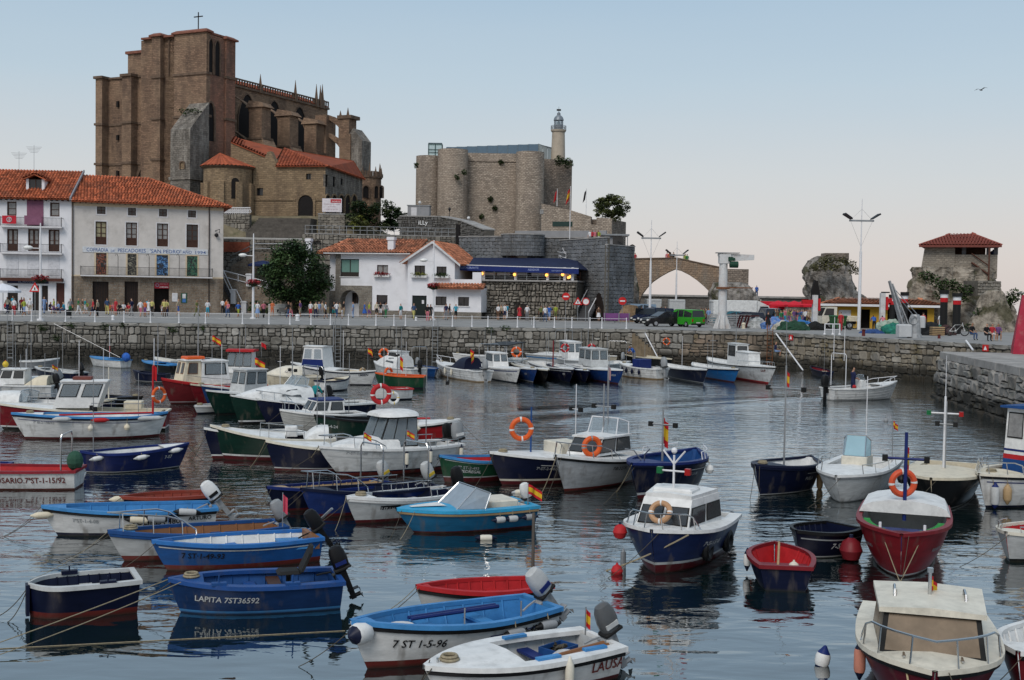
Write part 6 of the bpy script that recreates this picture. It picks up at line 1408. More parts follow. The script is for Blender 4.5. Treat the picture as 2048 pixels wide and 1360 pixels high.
 def box_cabin(s,u0,u1,w0,w1,z0,h,rf=.15,ra=.0,col='white',roofc=None,roof=.05,over=.06,nside=2,nfront=2,glass=None,ww=.72,wz=(.45,.9),name='cabin',wh=None,panel=None):
  """deckhouse: bottom u0..u1 (aft..fwd), half widths aft/fwd, raked front"""
  x0,x1=u0*s.L,u1*s.L;tp=.9;glass=glass or TINT
  b=[V((x0,w0,z0)),V((x1,w1,z0)),V((x1,-w1,z0)),V((x0,-w0,z0))];t=[V((x0+ra,w0*tp,z0+h)),V((x1-rf,w1*tp,z0+h)),V((x1-rf,-w1*tp,z0+h)),V((x0+ra,-w0*tp,z0+h))]
  mb=MB();mb.add(b+t,[(0,1,5,4),(1,2,6,5),(2,3,7,6),(3,0,4,7),(4,5,6,7)]);c=mb.B(name,pm(col),s.root)
  if roof:
   r=MB();o=over;r.add([t[0]+V((-o,o,0)),t[1]+V((o,o,0)),t[2]+V((o,-o,0)),t[3]+V((-o,-o,0)),t[0]+V((-o,o,roof)),t[1]+V((o,o,roof)),t[2]+V((o,-o,roof)),t[3]+V((-o,-o,roof)),V((x0+ra-o,0,z0+h+roof+.04)),V((x1-rf+o,0,z0+h+roof+.04))],
   [(0,3,2,1),(0,1,5,4),(1,2,6,9,5),(2,3,7,6),(3,0,4,8,7),(4,5,9,8),(8,9,6,7)]);r.B('cabin_roof',pm(roofc or col),c)
  def win(A,B,C,D,n,fr=RUBBER):
   nn=(B-A).cross(D-A).normalized();
   if nn.dot(A+C-(b[0]+b[2]+t[0]+t[2])/2)<0:nn=-nn
   for k in range(n):
    f0,f1=(k+.5-ww/2)/n,(k+.5+ww/2)/n;g=lambda f,v:(A+(B-A)*f)*(1-v)+(D+(C-D)*f)*v
    q=[g(f0,wz[0]),g(f1,wz[0]),g(f1,wz[1]),g(f0,wz[1])];cq=sum(q,V())/4;Q=[cq+(p-cq)*1.12 for p in q]
    w_=MB().prism([p+nn*.004 for p in Q],nn*.012).B('window',wh or fr,c);MB().prism([p+nn*.016 for p in q],nn*.006).B('pane',glass,w_)
  if nside:win(b[0],b[1],t[1],t[0],nside);win(b[3],b[2],t[2],t[3],nside)
  if nfront:win(b[1],b[2],t[2],t[1],nfront)
  if panel:
   for A,B,C,D in((b[0],b[1],t[1],t[0]),(b[3],b[2],t[2],t[3])):
    sg=1 if A.y>0 else-1;MB().prism([A+V((0,sg*.01,.03)),B+V((-.03,sg*.01,.03)),B+(C-B)*.42+V((-.03,sg*.012,0)),A+(D-A)*.42+V((.02,sg*.012,0))],(0,sg*.006,0)).B('panel',pm(panel),c)
  return c
 def cuddy(s,u0,u1,h,col='white',wf=.86,nose=.35,glass=True,win=None,z=None):
  """sleek moulded cabin top running into the foredeck"""
  rows=[];n=9
  for k in range(10):
   f=k/9;u=u0+(u1-u0)*f;z0=s.sheer(u)+.01;hb=s.hb(u)*wf;hh=h*(1 if f<nose else max(0,1-((f-nose)/(1-nose))**1.6));x=u*s.L;row=[]
   for j in range(n):a=pi*j/(n-1);cy=cos(a);row.append((x,hb*(abs(cy)**.55)*(1 if cy>0 else-1)*(1-.12*sin(a)),z0+hh*sin(a)**.55))
   rows.append(row)
  mb=MB();mb.grid(rows);mb.f.append(tuple(range(n)));mb.m.append(0);c=mb.B('cuddy_cabin',pm(col),s.root,smooth=True)
  if win:
   for sg in(1,-1):
    f0,f1=win;P=[]
    for f,v in((f0,.35),(f1,.4),(f1-.1,.75),(f0+.04,.8)):
     u=u0+(u1-u0)*f;hb=s.hb(u)*wf;hh=h*(1 if f<nose else max(0,1-((f-nose)/(1-nose))**1.6));a=math.asin(min(1,v**1.6));P.append(V((u*s.L,sg*(hb*cos(a)**.55*(1-.12*sin(a))+.012),s.sheer(u)+.01+hh*v)))
    MB().prism(P,(0,sg*.01,0)).B('window',TINT,c)
  return c
 def screen(s,u,h,w,rake=.5,side=.6,m=None,frame=None,z=None,panes=2):
  z=s.sheer(u)+.02 if z is None else z;x=u*s.L;b=[V((x-side,w,z)),V((x,w*.75,z)),V((x,-w*.75,z)),V((x-side,-w,z))];t=[V((x-side-rake*.3,w*.94,z+h*.75)),V((x-rake,w*.68,z+h)),V((x-rake,-w*.68,z+h)),V((x-side-rake*.3,-w*.94,z+h*.75))]
  q=MB();q.tube(t,.02,5);q.tube(b,.018,5)
  for i in range(4):q.cyl(b[i],t[i],.018,.018,5)
  if panes==2:q.cyl((b[1]+b[2])/2,(t[1]+t[2])/2,.015,.015,5)
  o=q.B('windscreen',frame or CHROME,s.root)
  for i in range(3):MB().prism([b[i],b[i+1],t[i+1],t[i]],(-.008,0,0)).B('pane',m or CLEAR,o)
  return o
 def slab(s,u0,u1,w,z0,z1,col,name='locker'):
  return MB().bbox(u0*s.L,u1*s.L,-w,w,z0,z1,.03).B(name,pm(col),s.root)
NEARBY=[]
def lifebuoy(label,p,rz,R_=.36,r=.09,col='orange',band='white',tilt=0,turn=0):
 M=Matrix.Rotation(rz,3,'Z')@Matrix.Rotation(tilt,3,'X');R_*=.76;r*=.8
 o=thing('lifebuoy',label,'lifebuoy',p,0,'lifebuoys on boats');MB().torus((0,0,0),R_,r,26,9,M).B('ring',pm(col),o,smooth=True)
 for k in range(4):a=turn+k*pi/2;MB().torus((0,0,0),R_,r*1.05,3,9,M,a0=a,a1=a+.17).B('band',pm(band),o,smooth=True)
 return o
def fender(label,p,axis=(0,0,1),l=.4,r=.1,col='white',tip='royal',ball=False):
 o=thing('fender',label,'fender',p,0,'boat fenders');a=V(axis).normalized();q=a.to_track_quat('Z','Y').to_matrix()
 def L_(prof,n=10):
  mb=MB();mb.lathe(prof,n);mb.v=[tuple(q@V(v))for v in mb.v];return mb
 if ball:
  L_([(0,-r),(r*.7,-r*.75),(r,0),(r*.75,r*.72),(r*.2,r*1.1),(0,r*1.1)],14).B('body',pm(col),o,smooth=True);L_([(0,r*1.05),(r*.24,r*1.0),(r*.16,r*1.35),(0,r*1.38)]).B('eye',pm(tip),o)
 else:
  L_([(r*.85,-l/2),(r,-l/2+.05),(r,l/2-.05),(r*.85,l/2)]).B('body',pm(col),o,smooth=True)
  for sg in(-1,1):L_([(r*.86,sg*l/2),(r*.5,sg*(l/2+.06)),(r*.2,sg*(l/2+.12)),(0,sg*(l/2+.13))]).B('end_cap',pm(tip),o,smooth=True)
 return o
def bfender(bt,label,u,z=None,side=None,**k):
 side=side or bt.near;z=bt.sheer(u)*.62 if z is None else z;rr_=k.get('r',.1);p=bt.hz(u,z,side,rr_+.02);o=fender(label,bt.w(p),**k)
 top=bt.w(bt.hp(u,1,side,.02));b=bt.w(p);MB().cyl(V((0,0,.1)),top-b,.01,.01,4).B('lanyard',ROPE,o);return o
def rope(label,p,q,sag=.3,r=.014,m=None,n=12,name='mooring_rope'):
 p,q=V(p),V(q);pts=[]
 for i in range(n+1):t=i/n;v=p.lerp(q,t);v.z-=sag*4*t*(1-t);v.z=max(v.z,.006);pts.append(v)
 return MB().tube([v-p for v in pts],r*.6,5).B(name,m or ROPE,label=label,cat='rope',group='mooring ropes',loc=p)
 # ================================================================ boats: the fleet
def yof(b,u):return b.w((u*b.L,0,0)).y
def pxat(b,u,px,py):return at_y(px,py,yof(b,u))
# ---- nearest boats
b=Boat('white fibreglass dinghy with blue fittings and dark outboard, nearest at the bottom edge',(848,1333),(1203,1276),.52,.5,1.5,'white','maroon',inner='lgrey',rim='white',deckc='white',deck=.56,gw=.2,strake='black',thw=(),ts=.82,full=2.4)
b.outboard((.09,.095,.1),tilt=38,sc=.95,y=.12,mark='lgrey');b.text('LAUSA',.1,.6,.16,'oxide');b.flag(.02,.42,y=-.35,sz=.25,furled=True)
for u,sg in((.44,1),(.16,1),(.4,-1)):x,y,z=b.hp(u,1,sg);MB().box(x-.2,x+.2,y-sg*.17-.05,y-sg*.17+.05,z+.03,z+.07).B('oarlock_block',pm('sky'),b.root)
MB().box(.35*b.L-.1,.35*b.L+.1,-.6,.6,.3,.34).B('thwart',pm('royal'),b.root)
for i in range(2):o=MB().cyl((.05*b.L,.28+i*.12,.52),(.52*b.L,.3+i*.14,.4),.035,.03,6).B('wooden_oar',pm('wood'),label='wooden oar lying in the white dinghy, '+('outer'if i else 'inner')+' one',cat='oar',group='oars in the white dinghy');o.matrix_world=b.M
MB().ball((.25*b.L,.12,.28),.26,10,6,(1,.8,.7)).B('plastic_bag',mat('bag_white',(.5,.5,.5),.5,var=.3,bump=.6),label='crumpled white bag in the white dinghy',cat='bag').matrix_world=b.M
b.mast(.93,.1,.02,bar=None,col=CHROME);bd=b
rope('dark bow rope lying over the foredeck of the white dinghy',b.w((.97*b.L,0,.6)),on_z(835,1372,0),.05,m=ROPED)
bfender(b,'pale tube fender at the stern quarter of the white dinghy',.36,l=.3,r=.07,col='ivory',tip='ivory')
b=Boat('white hulled boat with light blue inside and silver outboard, second from the bottom edge',(700,1242),(1084,1203),.8,.58,1.5,'white','oxide',inner='sky',rim='sky',strake='black',deckc='sky',deck=.9,thw=(.3,.58),ts=.7,rake=.09,zl=.12)
b.outboard('lgrey',tilt=62,sc=1.0,mark='royal');b.text('7 ST 1-5-96',.74,.58,.13,'black',slant=.2);b.text('XEA 420',.21,.62,.12,'black',slant=.15);b.stripe(.1,.42,.66,.02,'royal')
fender('large white and navy bow fender on the light blue boat',b.w((b.L*.965,.12*b.near,.62)),axis=V((b.M.to_3x3()@V((1,.35*b.near,0)))),l=.3,r=.17,col='white',tip='navy')
bfender(b,'grey fender amidships on the light blue boat',.3,.38,axis=b.M.to_3x3()@V((1,0,0)),l=.32,r=.08,col='grey',tip='black');bfender(b,'grey fender near the stern of the light blue boat',.1,.38,axis=b.M.to_3x3()@V((1,0,0)),l=.3,r=.08,col='grey',tip='black')
MB().lathe([(0,.3),(.2,.3),(.2,.56),(.22,.57),(0,.57)],14,c=(.74*b.L,-.1,0)).B('white_bucket',pm('white'),label='white lidded bucket in the bow of the light blue boat',cat='bucket').matrix_world=b.M
for i in range(2):o=MB().cyl((.68*b.L,.1*i-.25,.62),(.2*b.L,.1*i-.35,.55),.03,.035,6).B('navy_oar',pm('royal'),label='navy painted oar in the light blue boat, '+('left'if i else 'right')+' one',cat='oar',group='oars in the light blue boat');o.matrix_world=b.M
for u in(.25,.55):x,y,z=b.hp(u,1,b.near);MB().cyl((x,y*.93,z),(x,y*.93,z+.28),.015,.015,5).B('thole_pin',METAL,b.root)
bA=b
b=Boat('white skiff with bright red inside behind the light blue boat',(832,1172),(1088,1163),.62,.5,1.15,'lgrey','black',inner='red',rim='red',strake='black',deckc='red',deck=.9,thw=(.35,.6),ts=.65);b.mast(.04,1.25,.035,col=mat('old_post',(.09,.08,.07),.9),y=-.3);bR=b
rope('twin pale rope from the red skiff to the light blue boat',b.w((b.L,0,.6)),bA.w((bA.L*.98,0,.75)),.12,.012)
b=Boat('plain blue boat with black swivel seat and lettered bow',(336,1158),(676,1150),.62,.52,1.45,(.009,.034,.11),'blue','sky',rim=(.014,.062,.22),inner='blue',deckc='blue',deck=.8,gw=.14,thw=(.52,),ts=.88,full=2.6,zl=.02,zw=.07,rake=.08)
b.text('LAPITA 7ST36592',.68,.55,.11,'lgrey',slant=.15);b.outboard('black',tilt=35,sc=.9,mark='royal')
q=MB();x=.3*b.L;q.bbox(x-.22,x+.22,-.22,.22,.62,.68,.05)
q.add([(x-.2,-.21,.66),(x-.2,.21,.66),(x-.36,.2,1.0),(x-.36,-.2,1.0),(x-.4,.12,1.12),(x-.4,-.12,1.12),(x-.25,-.22,.66),(x-.25,.22,.66),(x-.42,.2,1.0),(x-.42,-.2,1.0),(x-.45,.12,1.12),(x-.45,-.12,1.12)],[(0,1,2,3),(3,2,4,5),(6,9,8,7),(9,11,10,8),(0,3,9,6),(3,5,11,9),(5,4,10,11),(4,2,8,10),(2,1,7,8)]);q.cyl((x,0,.2),(x,0,.63),.05,.05,6);q.B('swivel_seat',RUBBER,b.root)
MB().box(.38*b.L-.12,.38*b.L+.12,-.66,.66,.38,.42).B('thwart',WOOD,b.root)
MB().cyl((.1*b.L,.4*b.near,.5),(.75*b.L,.42*b.near,.48),.025,.025,6).B('long_oar',RUBBER,label='dark oar lying along the blue boat with the seat',cat='oar').matrix_world=b.M
for u in(.3,.72):x,y,z=b.hp(u,1,b.near);MB().box(x-.13,x+.13,y*.9-.07,y*.9+.07,z+.02,z+.07).cyl((x,y*.9,z),(x,y*.9,z+.2),.014,.014,5).B('oarlock_block',pm('blue'),b.root)
bL=b
rope('long pale rope from the lettered blue boat across the left foreground',b.w((b.L*.97,-.1,.62)),on_z(-60,1306,0),.02,.016);rope('second rope running left from the lettered blue boat',b.w((b.L*.93,.3,.62)),on_z(-60,1330,0),.05,.014)
rope('loose rope floating at the bottom left',on_z(-40,1300,0),on_z(690,1262,0),.0,.014)
b=Boat('small navy pram with worn white rim at the lower left',(56,1168),(272,1150),.6,.6,1.15,'navy','oxide',inner='navy',rim='lgrey',deck=2,thw=(.45,),ts=.9,full=5,rake=.02,zl=.12,zw=.12)
for sg in(1,-1):x,y,z=b.hp(.3 if sg==b.near else .6,1,sg);MB().box(x-.14,x+.14,y*.93-.06,y*.93+.06,z,z+.07).cyl((x,y*.93,z),(x,y*.93,z+.15),.015,.015,5).B('oarlock_block',pm('navy'),b.root)
MB().box(-.02+b.L,b.L+.04,-.12,.12,.05,.6).B('bow_board',pm('navy'),b.root);rope('dark rope from the navy pram bow into the water',b.w((b.L,0,.55)),on_z(15,1245,0),.1,m=ROPED);rope('second dark rope off the navy pram to the left',b.w((b.L,0,.55)),on_z(-30,1238,0),.15,m=ROPED)
b=Boat('blue boat with white inside and registration 7 ST 1-49-93',(303,1082),(632,1068),.64,.52,1.4,(.013,.08,.26),'oxide',inner='white',rim=(.026,.14,.4),deckc='blue',deck=.88,thw=(.5,),line=(.1,.025,'lgrey'),zl=.12)
b.text('7 ST·1-49-93',.73,.58,.12,'black',slant=.1);b.outboard('black',tilt=55,sc=.9);MB().box(.02*b.L,.05*b.L,-.5,.5,.3,.56).B('stern_board',pm('wood'),b.root);MB().box(.06*b.L,.22*b.L,-.58,.58,.34,.38).B('stern_seat',pm('sky'),b.root)
MB().cyl((.05,-.45*b.near,.5),(-.3,.2,1.1),.03,.03,6).B('boat_pole',METAL,b.root)
b=Boat('white boat with blue top and brown planks inside',(215,1062),(560,1047),.68,.52,1.4,'lgrey','oxide',inner='wood',rim='blue',deckc='sky',deck=.86,strake='blue',thw=(.35,.6),zl=.12);b.pulpit(.55,.4);b.outboard('grey',tilt=45,sc=.9);b.flag(.03,.8,y=.5,sz=.35,plain=mat('pink_flag',(.5,.06,.1),.8),furled=True)
rope('rope from the brown planked boat down into the water',b.w((b.L,0,.66)),on_z(60,1160,0),.1,.01)
b=Boat('white boat lettered TOLIKEA with light blue top and white outboard',(82,1012),(428,1010),.72,.55,1.5,'white','navy',inner='sky',rim='sky',deckc='sky',deck=.86,strake='black',thw=(.32,.62));b.text('TOLIKEA 480',.36,.6,.14,'black');b.text('ARTURO',.1,.66,.1,'black');b.text('7ªST-1-4-08',.76,.62,.09,'grey');b.stripe(.26,.5,.74,.02,'royal');b.outboard('white',tilt=60,sc=1.0,mark='black')
fender('cream tube fender on the bow of the TOLIKEA boat',b.w((b.L*.99,.1*b.near,.52)),axis=b.M.to_3x3()@V((1,0,0)),l=.3,r=.08,col='cream',tip='cream')
for i,u in enumerate((.46,.36,.18)):bfender(b,['tan','dark','grey'][i]+' sausage fender along the TOLIKEA boat, '+['forward','middle','aft'][i]+' one',u,.42 if i<2 else .55,axis=b.M.to_3x3()@V((1,0,.1)),l=.4,r=.08,col=['cream','grey','lgrey'][i],tip='black')
rope('rope from the TOLIKEA boat down to the left',b.w((b.L,0,.7)),on_z(0,1075,0),.1,.01,ROPED)
b=Boat('small navy boat with rusty red inside tucked behind the TOLIKEA boat',(238,994),(424,986),.42,.42,1.1,'navy','black',inner=(.22,.04,.025),rim=(.22,.04,.025),deck=2,thw=(.5,));fender('cream tube fender on the navy boat behind TOLIKEA',b.w((b.L,0,.36)),axis=b.M.to_3x3()@V((1,0,0)),l=.25,r=.09,col='cream',tip='cream')
b=Boat('white boat with red rim lettered ROSARIO at the left edge',(-180,932),(160,937),.62,.55,1.5,'white','oxide',inner='red',rim=(.22,.015,.025),deck=.85,thw=(.3,.55),zl=.05,zw=.05,ts=.85);b.text('ROSARIO.7ªST-1-15/92',.27,.55,.17,'oxide',wide=.9);b.arch(.08,1.05);MB().ball((.03*b.L,0,.78),.3,10,7,(.8,.8,1.0)).B('motor_cover',mat('green_tarp',(.03,.085,.055),.8,var=.2,bump=.4),b.root)
b=Boat('navy boat with white inside and three white fenders',(378,886),(160,907),.78,.62,1.5,(.01,.018,.085),'navy','lgrey',inner='white',rim='royal',deckc='white',deck=.74,thw=(.3,.5),kind='double',zl=.02,zw=.05);b.text('7-07',.78,.6,.11,'lgrey')
for i,u in enumerate((.12,.5,.84)):bfender(b,'white tube fender on the navy boat with white inside, '+['stern','middle','bow'][i]+' one',u,.5 if i<2 else .62,axis=b.M.to_3x3()@V((1,0,.15)),l=.26,r=.075,col='white',tip='lgrey')
rope('brown rope from the navy fendered boat to the right',b.w((b.L,0,.7)),on_z(392,1000,0)if 0 else on_z(410,905,0),.1,.014)
Boat('navy boat stern just showing above the ROSARIO boat',(-150,925),(18,929),.5,.42,1.2,'navy','black',inner='lgrey',rim='royal',thw=())
# ---- left middle group
b=Boat('large white open boat with light blue rim and two pale ball fenders',(22,826),(336,829),1.02,.86,1.9,'white','maroon',inner='white',rim='sky',deckc='white',strake='navy',deck=.8,kind='double',thw=(.3,.5),line=(.2,.02,'royal'),zl=.1,zw=.1);b.text('7ª BI-2-198/93',.8,.72,.1,'grey')
for i,u in enumerate((.5,.27)):bfender(b,['white','yellowish'][i]+' ball fender hanging on the large white open boat',u,.48,ball=True,r=.12,col=['ivory','cream'][i],tip='ivory')
for i,(u,c,l)in enumerate(((.68,'lgrey',.45),(.44,'red',.4),(.14,'lgrey',1.0))):bfender(b,['grey','red','long grey'][i]+' roll fender on the rim of the large white open boat',u,b.sheer(u)-.08,axis=b.M.to_3x3()@V((1,0,0)),l=l,r=.09,col=c,tip=c)
q=MB();q.cyl((.1*b.L,.3,.98),(.7*b.L,.4,.95),.04,.04,6).B('oar',pm('red'),label='long red oar on the large white open boat',cat='oar').matrix_world=b.M
b.mast(.1,1.9,.05,col=pm('red'));lifebuoy('orange lifebuoy on the red post of the large white open boat',pxat(b,.08,318,790),.9,.36,.08,'orange');b.flag(.1,2.0,sz=.5,plain=SPR,furled=True)
b=Boat('red hulled boat with white wheelhouse behind the large white open boat',(-28,803),(336,821),1.15,.8,1.9,'dkred','black','white',rim='ivory',inner='cream',deckc='white',deck=.6,zl=.12,zw=.18);b.box_cabin(.38,.62,.55,.62,.95,1.05,.35,-.35,nside=2,nfront=2,glass=CLEAR);b.slab(.14,.24,.3,.9,1.2,'cream','fish_box');b.siderail(.1,.4,.35);MB().box(.42*b.L,.52*b.L,-.3,.3,2.08,2.2).B('roof_raft',mat('brown_red',(.16,.05,.04),.6),b.root)
b=Boat('white motor boat with grey outboard at far left',(-90,795),(165,805),.85,.7,1.8,'white','navy',inner='white',rim='white',deckc='white',deck=.5,thw=());b.cuddy(.45,.85,.45);b.screen(.5,.5,.65,.3);b.outboard('grey',tilt=25,sc=1.1);b.siderail(.1,.4,.3)
b=Boat('small navy boat with cream rim and white pole',(234,797),(150,803),.75,.6,1.5,'navy','navy',inner='cream',rim='cream',deckc='cream',deck=.6,thw=(.3,),line=(.12,.03,'lgrey'));b.mast(.8,1.5,.03,col=pm('ivory'))
b=Boat('white cabin boat with dark side windows at the left edge',(-70,762),(110,770),.85,.7,1.8,'white','navy',inner='white',rim='white',deckc='white',deck=.5,thw=());b.box_cabin(.3,.6,.55,.6,.75,.75,.3,0,nside=2);b.outboard('black',tilt=20);b.mast(.35,1.6,.02,y=.4);fender('yellow buoy on top of the left edge cabin boat',b.w((.55*b.L,0,1.75)),ball=True,r=.16,col='yellow',tip='orange');b.cuddy(.05,.3,.5,'cream')
b=Boat('white motor boat with folded cream hood and tilted grey outboard',(-30,772),(118,764),.7,.65,1.7,'white','black',inner='cream',rim='white',deckc='white',thw=());b.cuddy(.3,.8,.4,'white');b.outboard('grey',tilt=48,sc=1.2);b.flag(.1,1.0,sz=.35);b.mast(.2,1.6,.02)
b=Boat('navy boat with white rim near the left quay wall',(70,733),(162,745),.75,.6,1.5,'navy','navy','white',rim='lgrey',inner='lgrey',deckc='lgrey',thw=(.4,),zl=.03,zw=.08);b.outboard('black',tilt=40);b.mast(.5,1.2,.02);b.text('SIEBT-1',.25,.6,.12,'lgrey')
b=Boat('small white boat with blue cover and tarped motor by the quay wall',(180,712),(252,720),.7,.6,1.4,'white','lgrey',inner='blue',rim='sky',deckc='sky',deck=.35,thw=());MB().ball((.0,0,.8),.42,10,7,(.8,.7,.8)).B('motor_cover',mat('blue_tarp',(.03,.12,.45),.7,var=.5,scale=2,bump=.4),b.root);b.mast(.45,2.4,.025,col=WHITEP);b.flag(.45,1.0,sz=.4,plain=SPR,furled=True)
b=Boat('dark navy skiff left of the red cabin boat',(266,740),(336,748),.7,.5,1.3,'navy','black','lgrey',inner='navy',rim='navy',thw=(.4,),zl=.03,zw=.06);b.mast(.4,2.2,.03,col=WHITEP)
b=Boat('black skiff with bright blue rim near the quay wall',(284,720),(352,730),.6,.5,1.4,'black','black',inner='sky',rim='sky',deckc='sky',deck=.5,thw=())
b=Boat('white upturned tender lying beside the blue rimmed skiff',(310,714),(352,722),.75,.6,1.2,'white','white',inner='white',rim='white',deckc='ivory',deck=.05,thw=())
b=Boat('dark red fishing boat with cream wheelhouse and orange raft on the roof',(322,756),(520,768),1.35,.85,2.2,(.13,.012,.016),'maroon','lgrey',rim='red',inner='white',deckc='cream',deck=.45,strake='red',thw=(),zl=.1,zw=.13);b.box_cabin(.66,.84,.62,.55,1.05,1.15,.25,.0,'cream',nside=1,nfront=2,ww=.55,wh=pm('wood'),roofc='white');b.box_cabin(.38,.66,.8,.7,1.0,1.15,.05,.15,'white',nside=1,nfront=0,glass=CLEAR);MB().bbox(.6*b.L,.78*b.L,-.4,.4,2.28,2.42,.05).B('life_raft',pm('orange'),b.root);b.mast(.64,2.8,.035,z0=2.2);b.flag(.5,1.3,z0=2.2,sz=.5);b.siderail(.2,.8,.35);bred=b
b=Boat('deep red boat bow between the red fishing boat and the green one',(380,768),(560,772),1.2,.8,1.9,'dkred','maroon','lgrey',rim='cream',inner='white',deckc='white',thw=())
b=Boat('narrow blue bow wedged beside the deep red boat',(402,770),(590,775),1.25,.8,1.7,(.015,.05,.16),'navy','lgrey',rim='white',inner='white',deckc='white',thw=())
b=Boat('dark green boat with square white wheelhouse',(411,780),(620,784),1.2,.8,1.9,'dkgreen','black',rim='white',inner='white',deckc='white',deck=.4,thw=());b.box_cabin(.5,.72,.6,.6,.95,1.1,.2,0,'lgrey',nside=2,nfront=2,glass=CLEAR);b.flag(.55,.6,z0=2.05,sz=.55)
b=Boat('white boat with red canopy roof by the far quay',(434,738),(560,748),1.0,.75,2.0,'white','navy',rim='white',inner='white',deckc='white',thw=());b.box_cabin(.42,.85,.7,.6,.8,1.3,.25,0,'white','red',.12,.15,nside=3,nfront=2,glass=CLEAR,wz=(.35,.95),ww=.85);b.mast(.55,1.6,.025,z0=2.1);b.flag(.3,.8,z0=1.9,sz=.4,plain=SPR)
b=Boat('white and red striped boat behind the green sleek cruiser',(520,745),(640,752),.9,.7,1.8,'cream','red',rim='ivory',inner='cream',deckc='cream',deck=.4,thw=());b.cuddy(.3,.9,.6,'ivory',win=(.3,.5));b.outboard('black',10)
b=Boat('white boat with blue panelled wheelhouse near the far quay',(582,724),(753,744),1.25,.85,2.1,'white','navy',rim='white',inner='cream',deckc='white',strake='navy',deck=.4,kind='double',thw=(.3,));b.box_cabin(.55,.82,.65,.6,.95,1.35,.2,.15,'white',nside=2,nfront=2,panel='royal',wh=WHITEP,glass=CLEAR);b.text('LMSEN',.1,.75,.13,'navy');b.mast(.5,1.6,.03,z0=2.3);b.flag(.1,1.5,sz=.55);
lifebuoy('orange lifebuoy left on the blue panelled boat',pxat(b,.9,601,738),1.2,.33,.09,'orange');lifebuoy('red lifebuoy with flag on the blue panelled boat',pxat(b,.6,643,732),.9,.36,.09,'orange');lifebuoy('tan weathered lifebuoy at the stern of the blue panelled boat',pxat(b,.1,725,746),1.0,.36,.09,'ltwood')
b=Boat('dark green hulled cruiser with sleek white cabin',(460,790),(655,800),1.3,.85,2.2,'dkgreen','black','white',rim='white',inner='white',deckc='white',deck=.3,gw=.2,thw=(),zl=.1,zw=.17,full=1.9);b.cuddy(.25,.95,.75,win=(.2,.48),nose=.25);b.screen(.42,.5,.62,.45,z=b.sheer(.42)+.65);b.outboard('black',25,sc=1.1);b.arch(.1,1.6,lean=.3);b.text('7ª-ST-4-4-08',.6,.95,.1,'grey');bgr=b
b=Boat('long navy boat with white rim beneath the sleek cruiser',(512,797),(738,803),1.15,.8,2.0,'navy','black','lgrey',rim='white',inner='white',deckc='white',deck=.45,gw=.2,thw=(.2,),zl=.04,zw=.08);b.pulpit(.75,.35);b.slab(.25,.36,.35,.7,1.0,'white');b.siderail(.1,.4,.3)
b=Boat('grey clinker hulled cabin boat with navy roof',(559,819),(722,825),1.0,.75,1.9,(.42,.42,.4),'black',rim='white',inner='white',deckc='white',deck=.35,gw=.2,thw=(),clinker=1);b.box_cabin(.28,.68,.7,.6,.85,.5,.3,.05,'white','royal',.05,.03,nside=2,nfront=2,wz=(.25,.85));b.pulpit(.7,.35);bfender(b,'white tube fender on the grey clinker boat',.6,.4,l=.4,r=.08)
b=Boat('tiny white tender afloat below the green boats',(388,812),(470,806),.4,.36,1.1,'white','navy',inner='lgrey',rim='white',thw=(.4,),deck=2)
b=Boat('dark green stub bow lettered beside the clinker boat',(628,830),(800,838),.95,.7,1.6,'dkgreen','black','lgrey',rim='black',inner='black',thw=(),zl=.03,zw=.06);b.text('T ST-4-24',.86,.6,.12,'lgrey')
b=Boat('navy bow with white rim behind the big dark green bow',(407,856),(600,862),1.1,.8,1.8,'navy','maroon','white',rim='white',inner='white',deckc='white',thw=(),zl=.12,zw=.17)
b=Boat('big dark green boat with heavy white rim and red bottom',(420,850),(668,874),1.2,.75,2.0,'dkgreen','maroon','white',rim='ivory',inner='white',deckc='white',deck=.4,gw=.16,thw=(.2,),zl=.16,zw=.22,rake=.13,full=1.9);b.siderail(.25,.6,.3);b.slab(.3,.4,.22,.8,1.15,'white');b.cuddy(.05,.25,.4)
rope('rope from the big dark green boat into the water',b.w((b.L*.98,0,1.15)),on_z(395,905,0)if 0 else on_z(372,912,0),.1,.016)
b=Boat('navy boat with white rim in front of the big green bow',(531,881),(740,890),1.0,.75,1.9,'navy','maroon','lgrey',rim='ivory',inner='white',deckc='white',deck=.4,gw=.16,thw=(),zl=.09,zw=.13,full=1.9);rope('rope from the navy white rimmed bow down left',b.w((b.L,0,.98)),on_z(500,935,0),.08,.016)
# white pilot house boat, centre left
b=Boat('white pilot house boat lettered 7ST-1-1-08 with rounded roof',(637,893),(902,884),1.0,.82,2.1,'white','oxide','navy',rim='white',inner='white',deckc='white',deck=.35,gw=.25,thw=(),zl=.13,zw=.17,full=2.2,rake=.16,line=(.28,.02,'lgrey'));b.text('7ª-ST-1-1-08',.8,.85,.09,'grey',slant=.15);b.text('QUICKSILVER',.16,.55,.09,'navy',slant=.2)
b.cuddy(.5,.95,.35,nose=.2,wf=.8);c=b.box_cabin(.36,.64,.72,.6,.85,1.0,.42,.0,'white',nside=3,nfront=2,glass=CLEAR,wz=(.08,.95),ww=.9,roof=0)
rf=MB();rows=[]
for k in range(9):
 f=k/8;x=(.31+.30*f)*b.L;w_=.78*(1-abs(2*f-1)**5*.5);rows.append([(x,w_*cos(pi*j/8),1.86+.2*sin(pi*j/8)*(1-.4*abs(2*f-1)**3))for j in range(9)])
rf.grid(rows);rf.f+=[tuple(range(9)),tuple(range(80,71,-1))];rf.m+=[0,0];rf.B('roof',pm('white'),c,smooth=True)
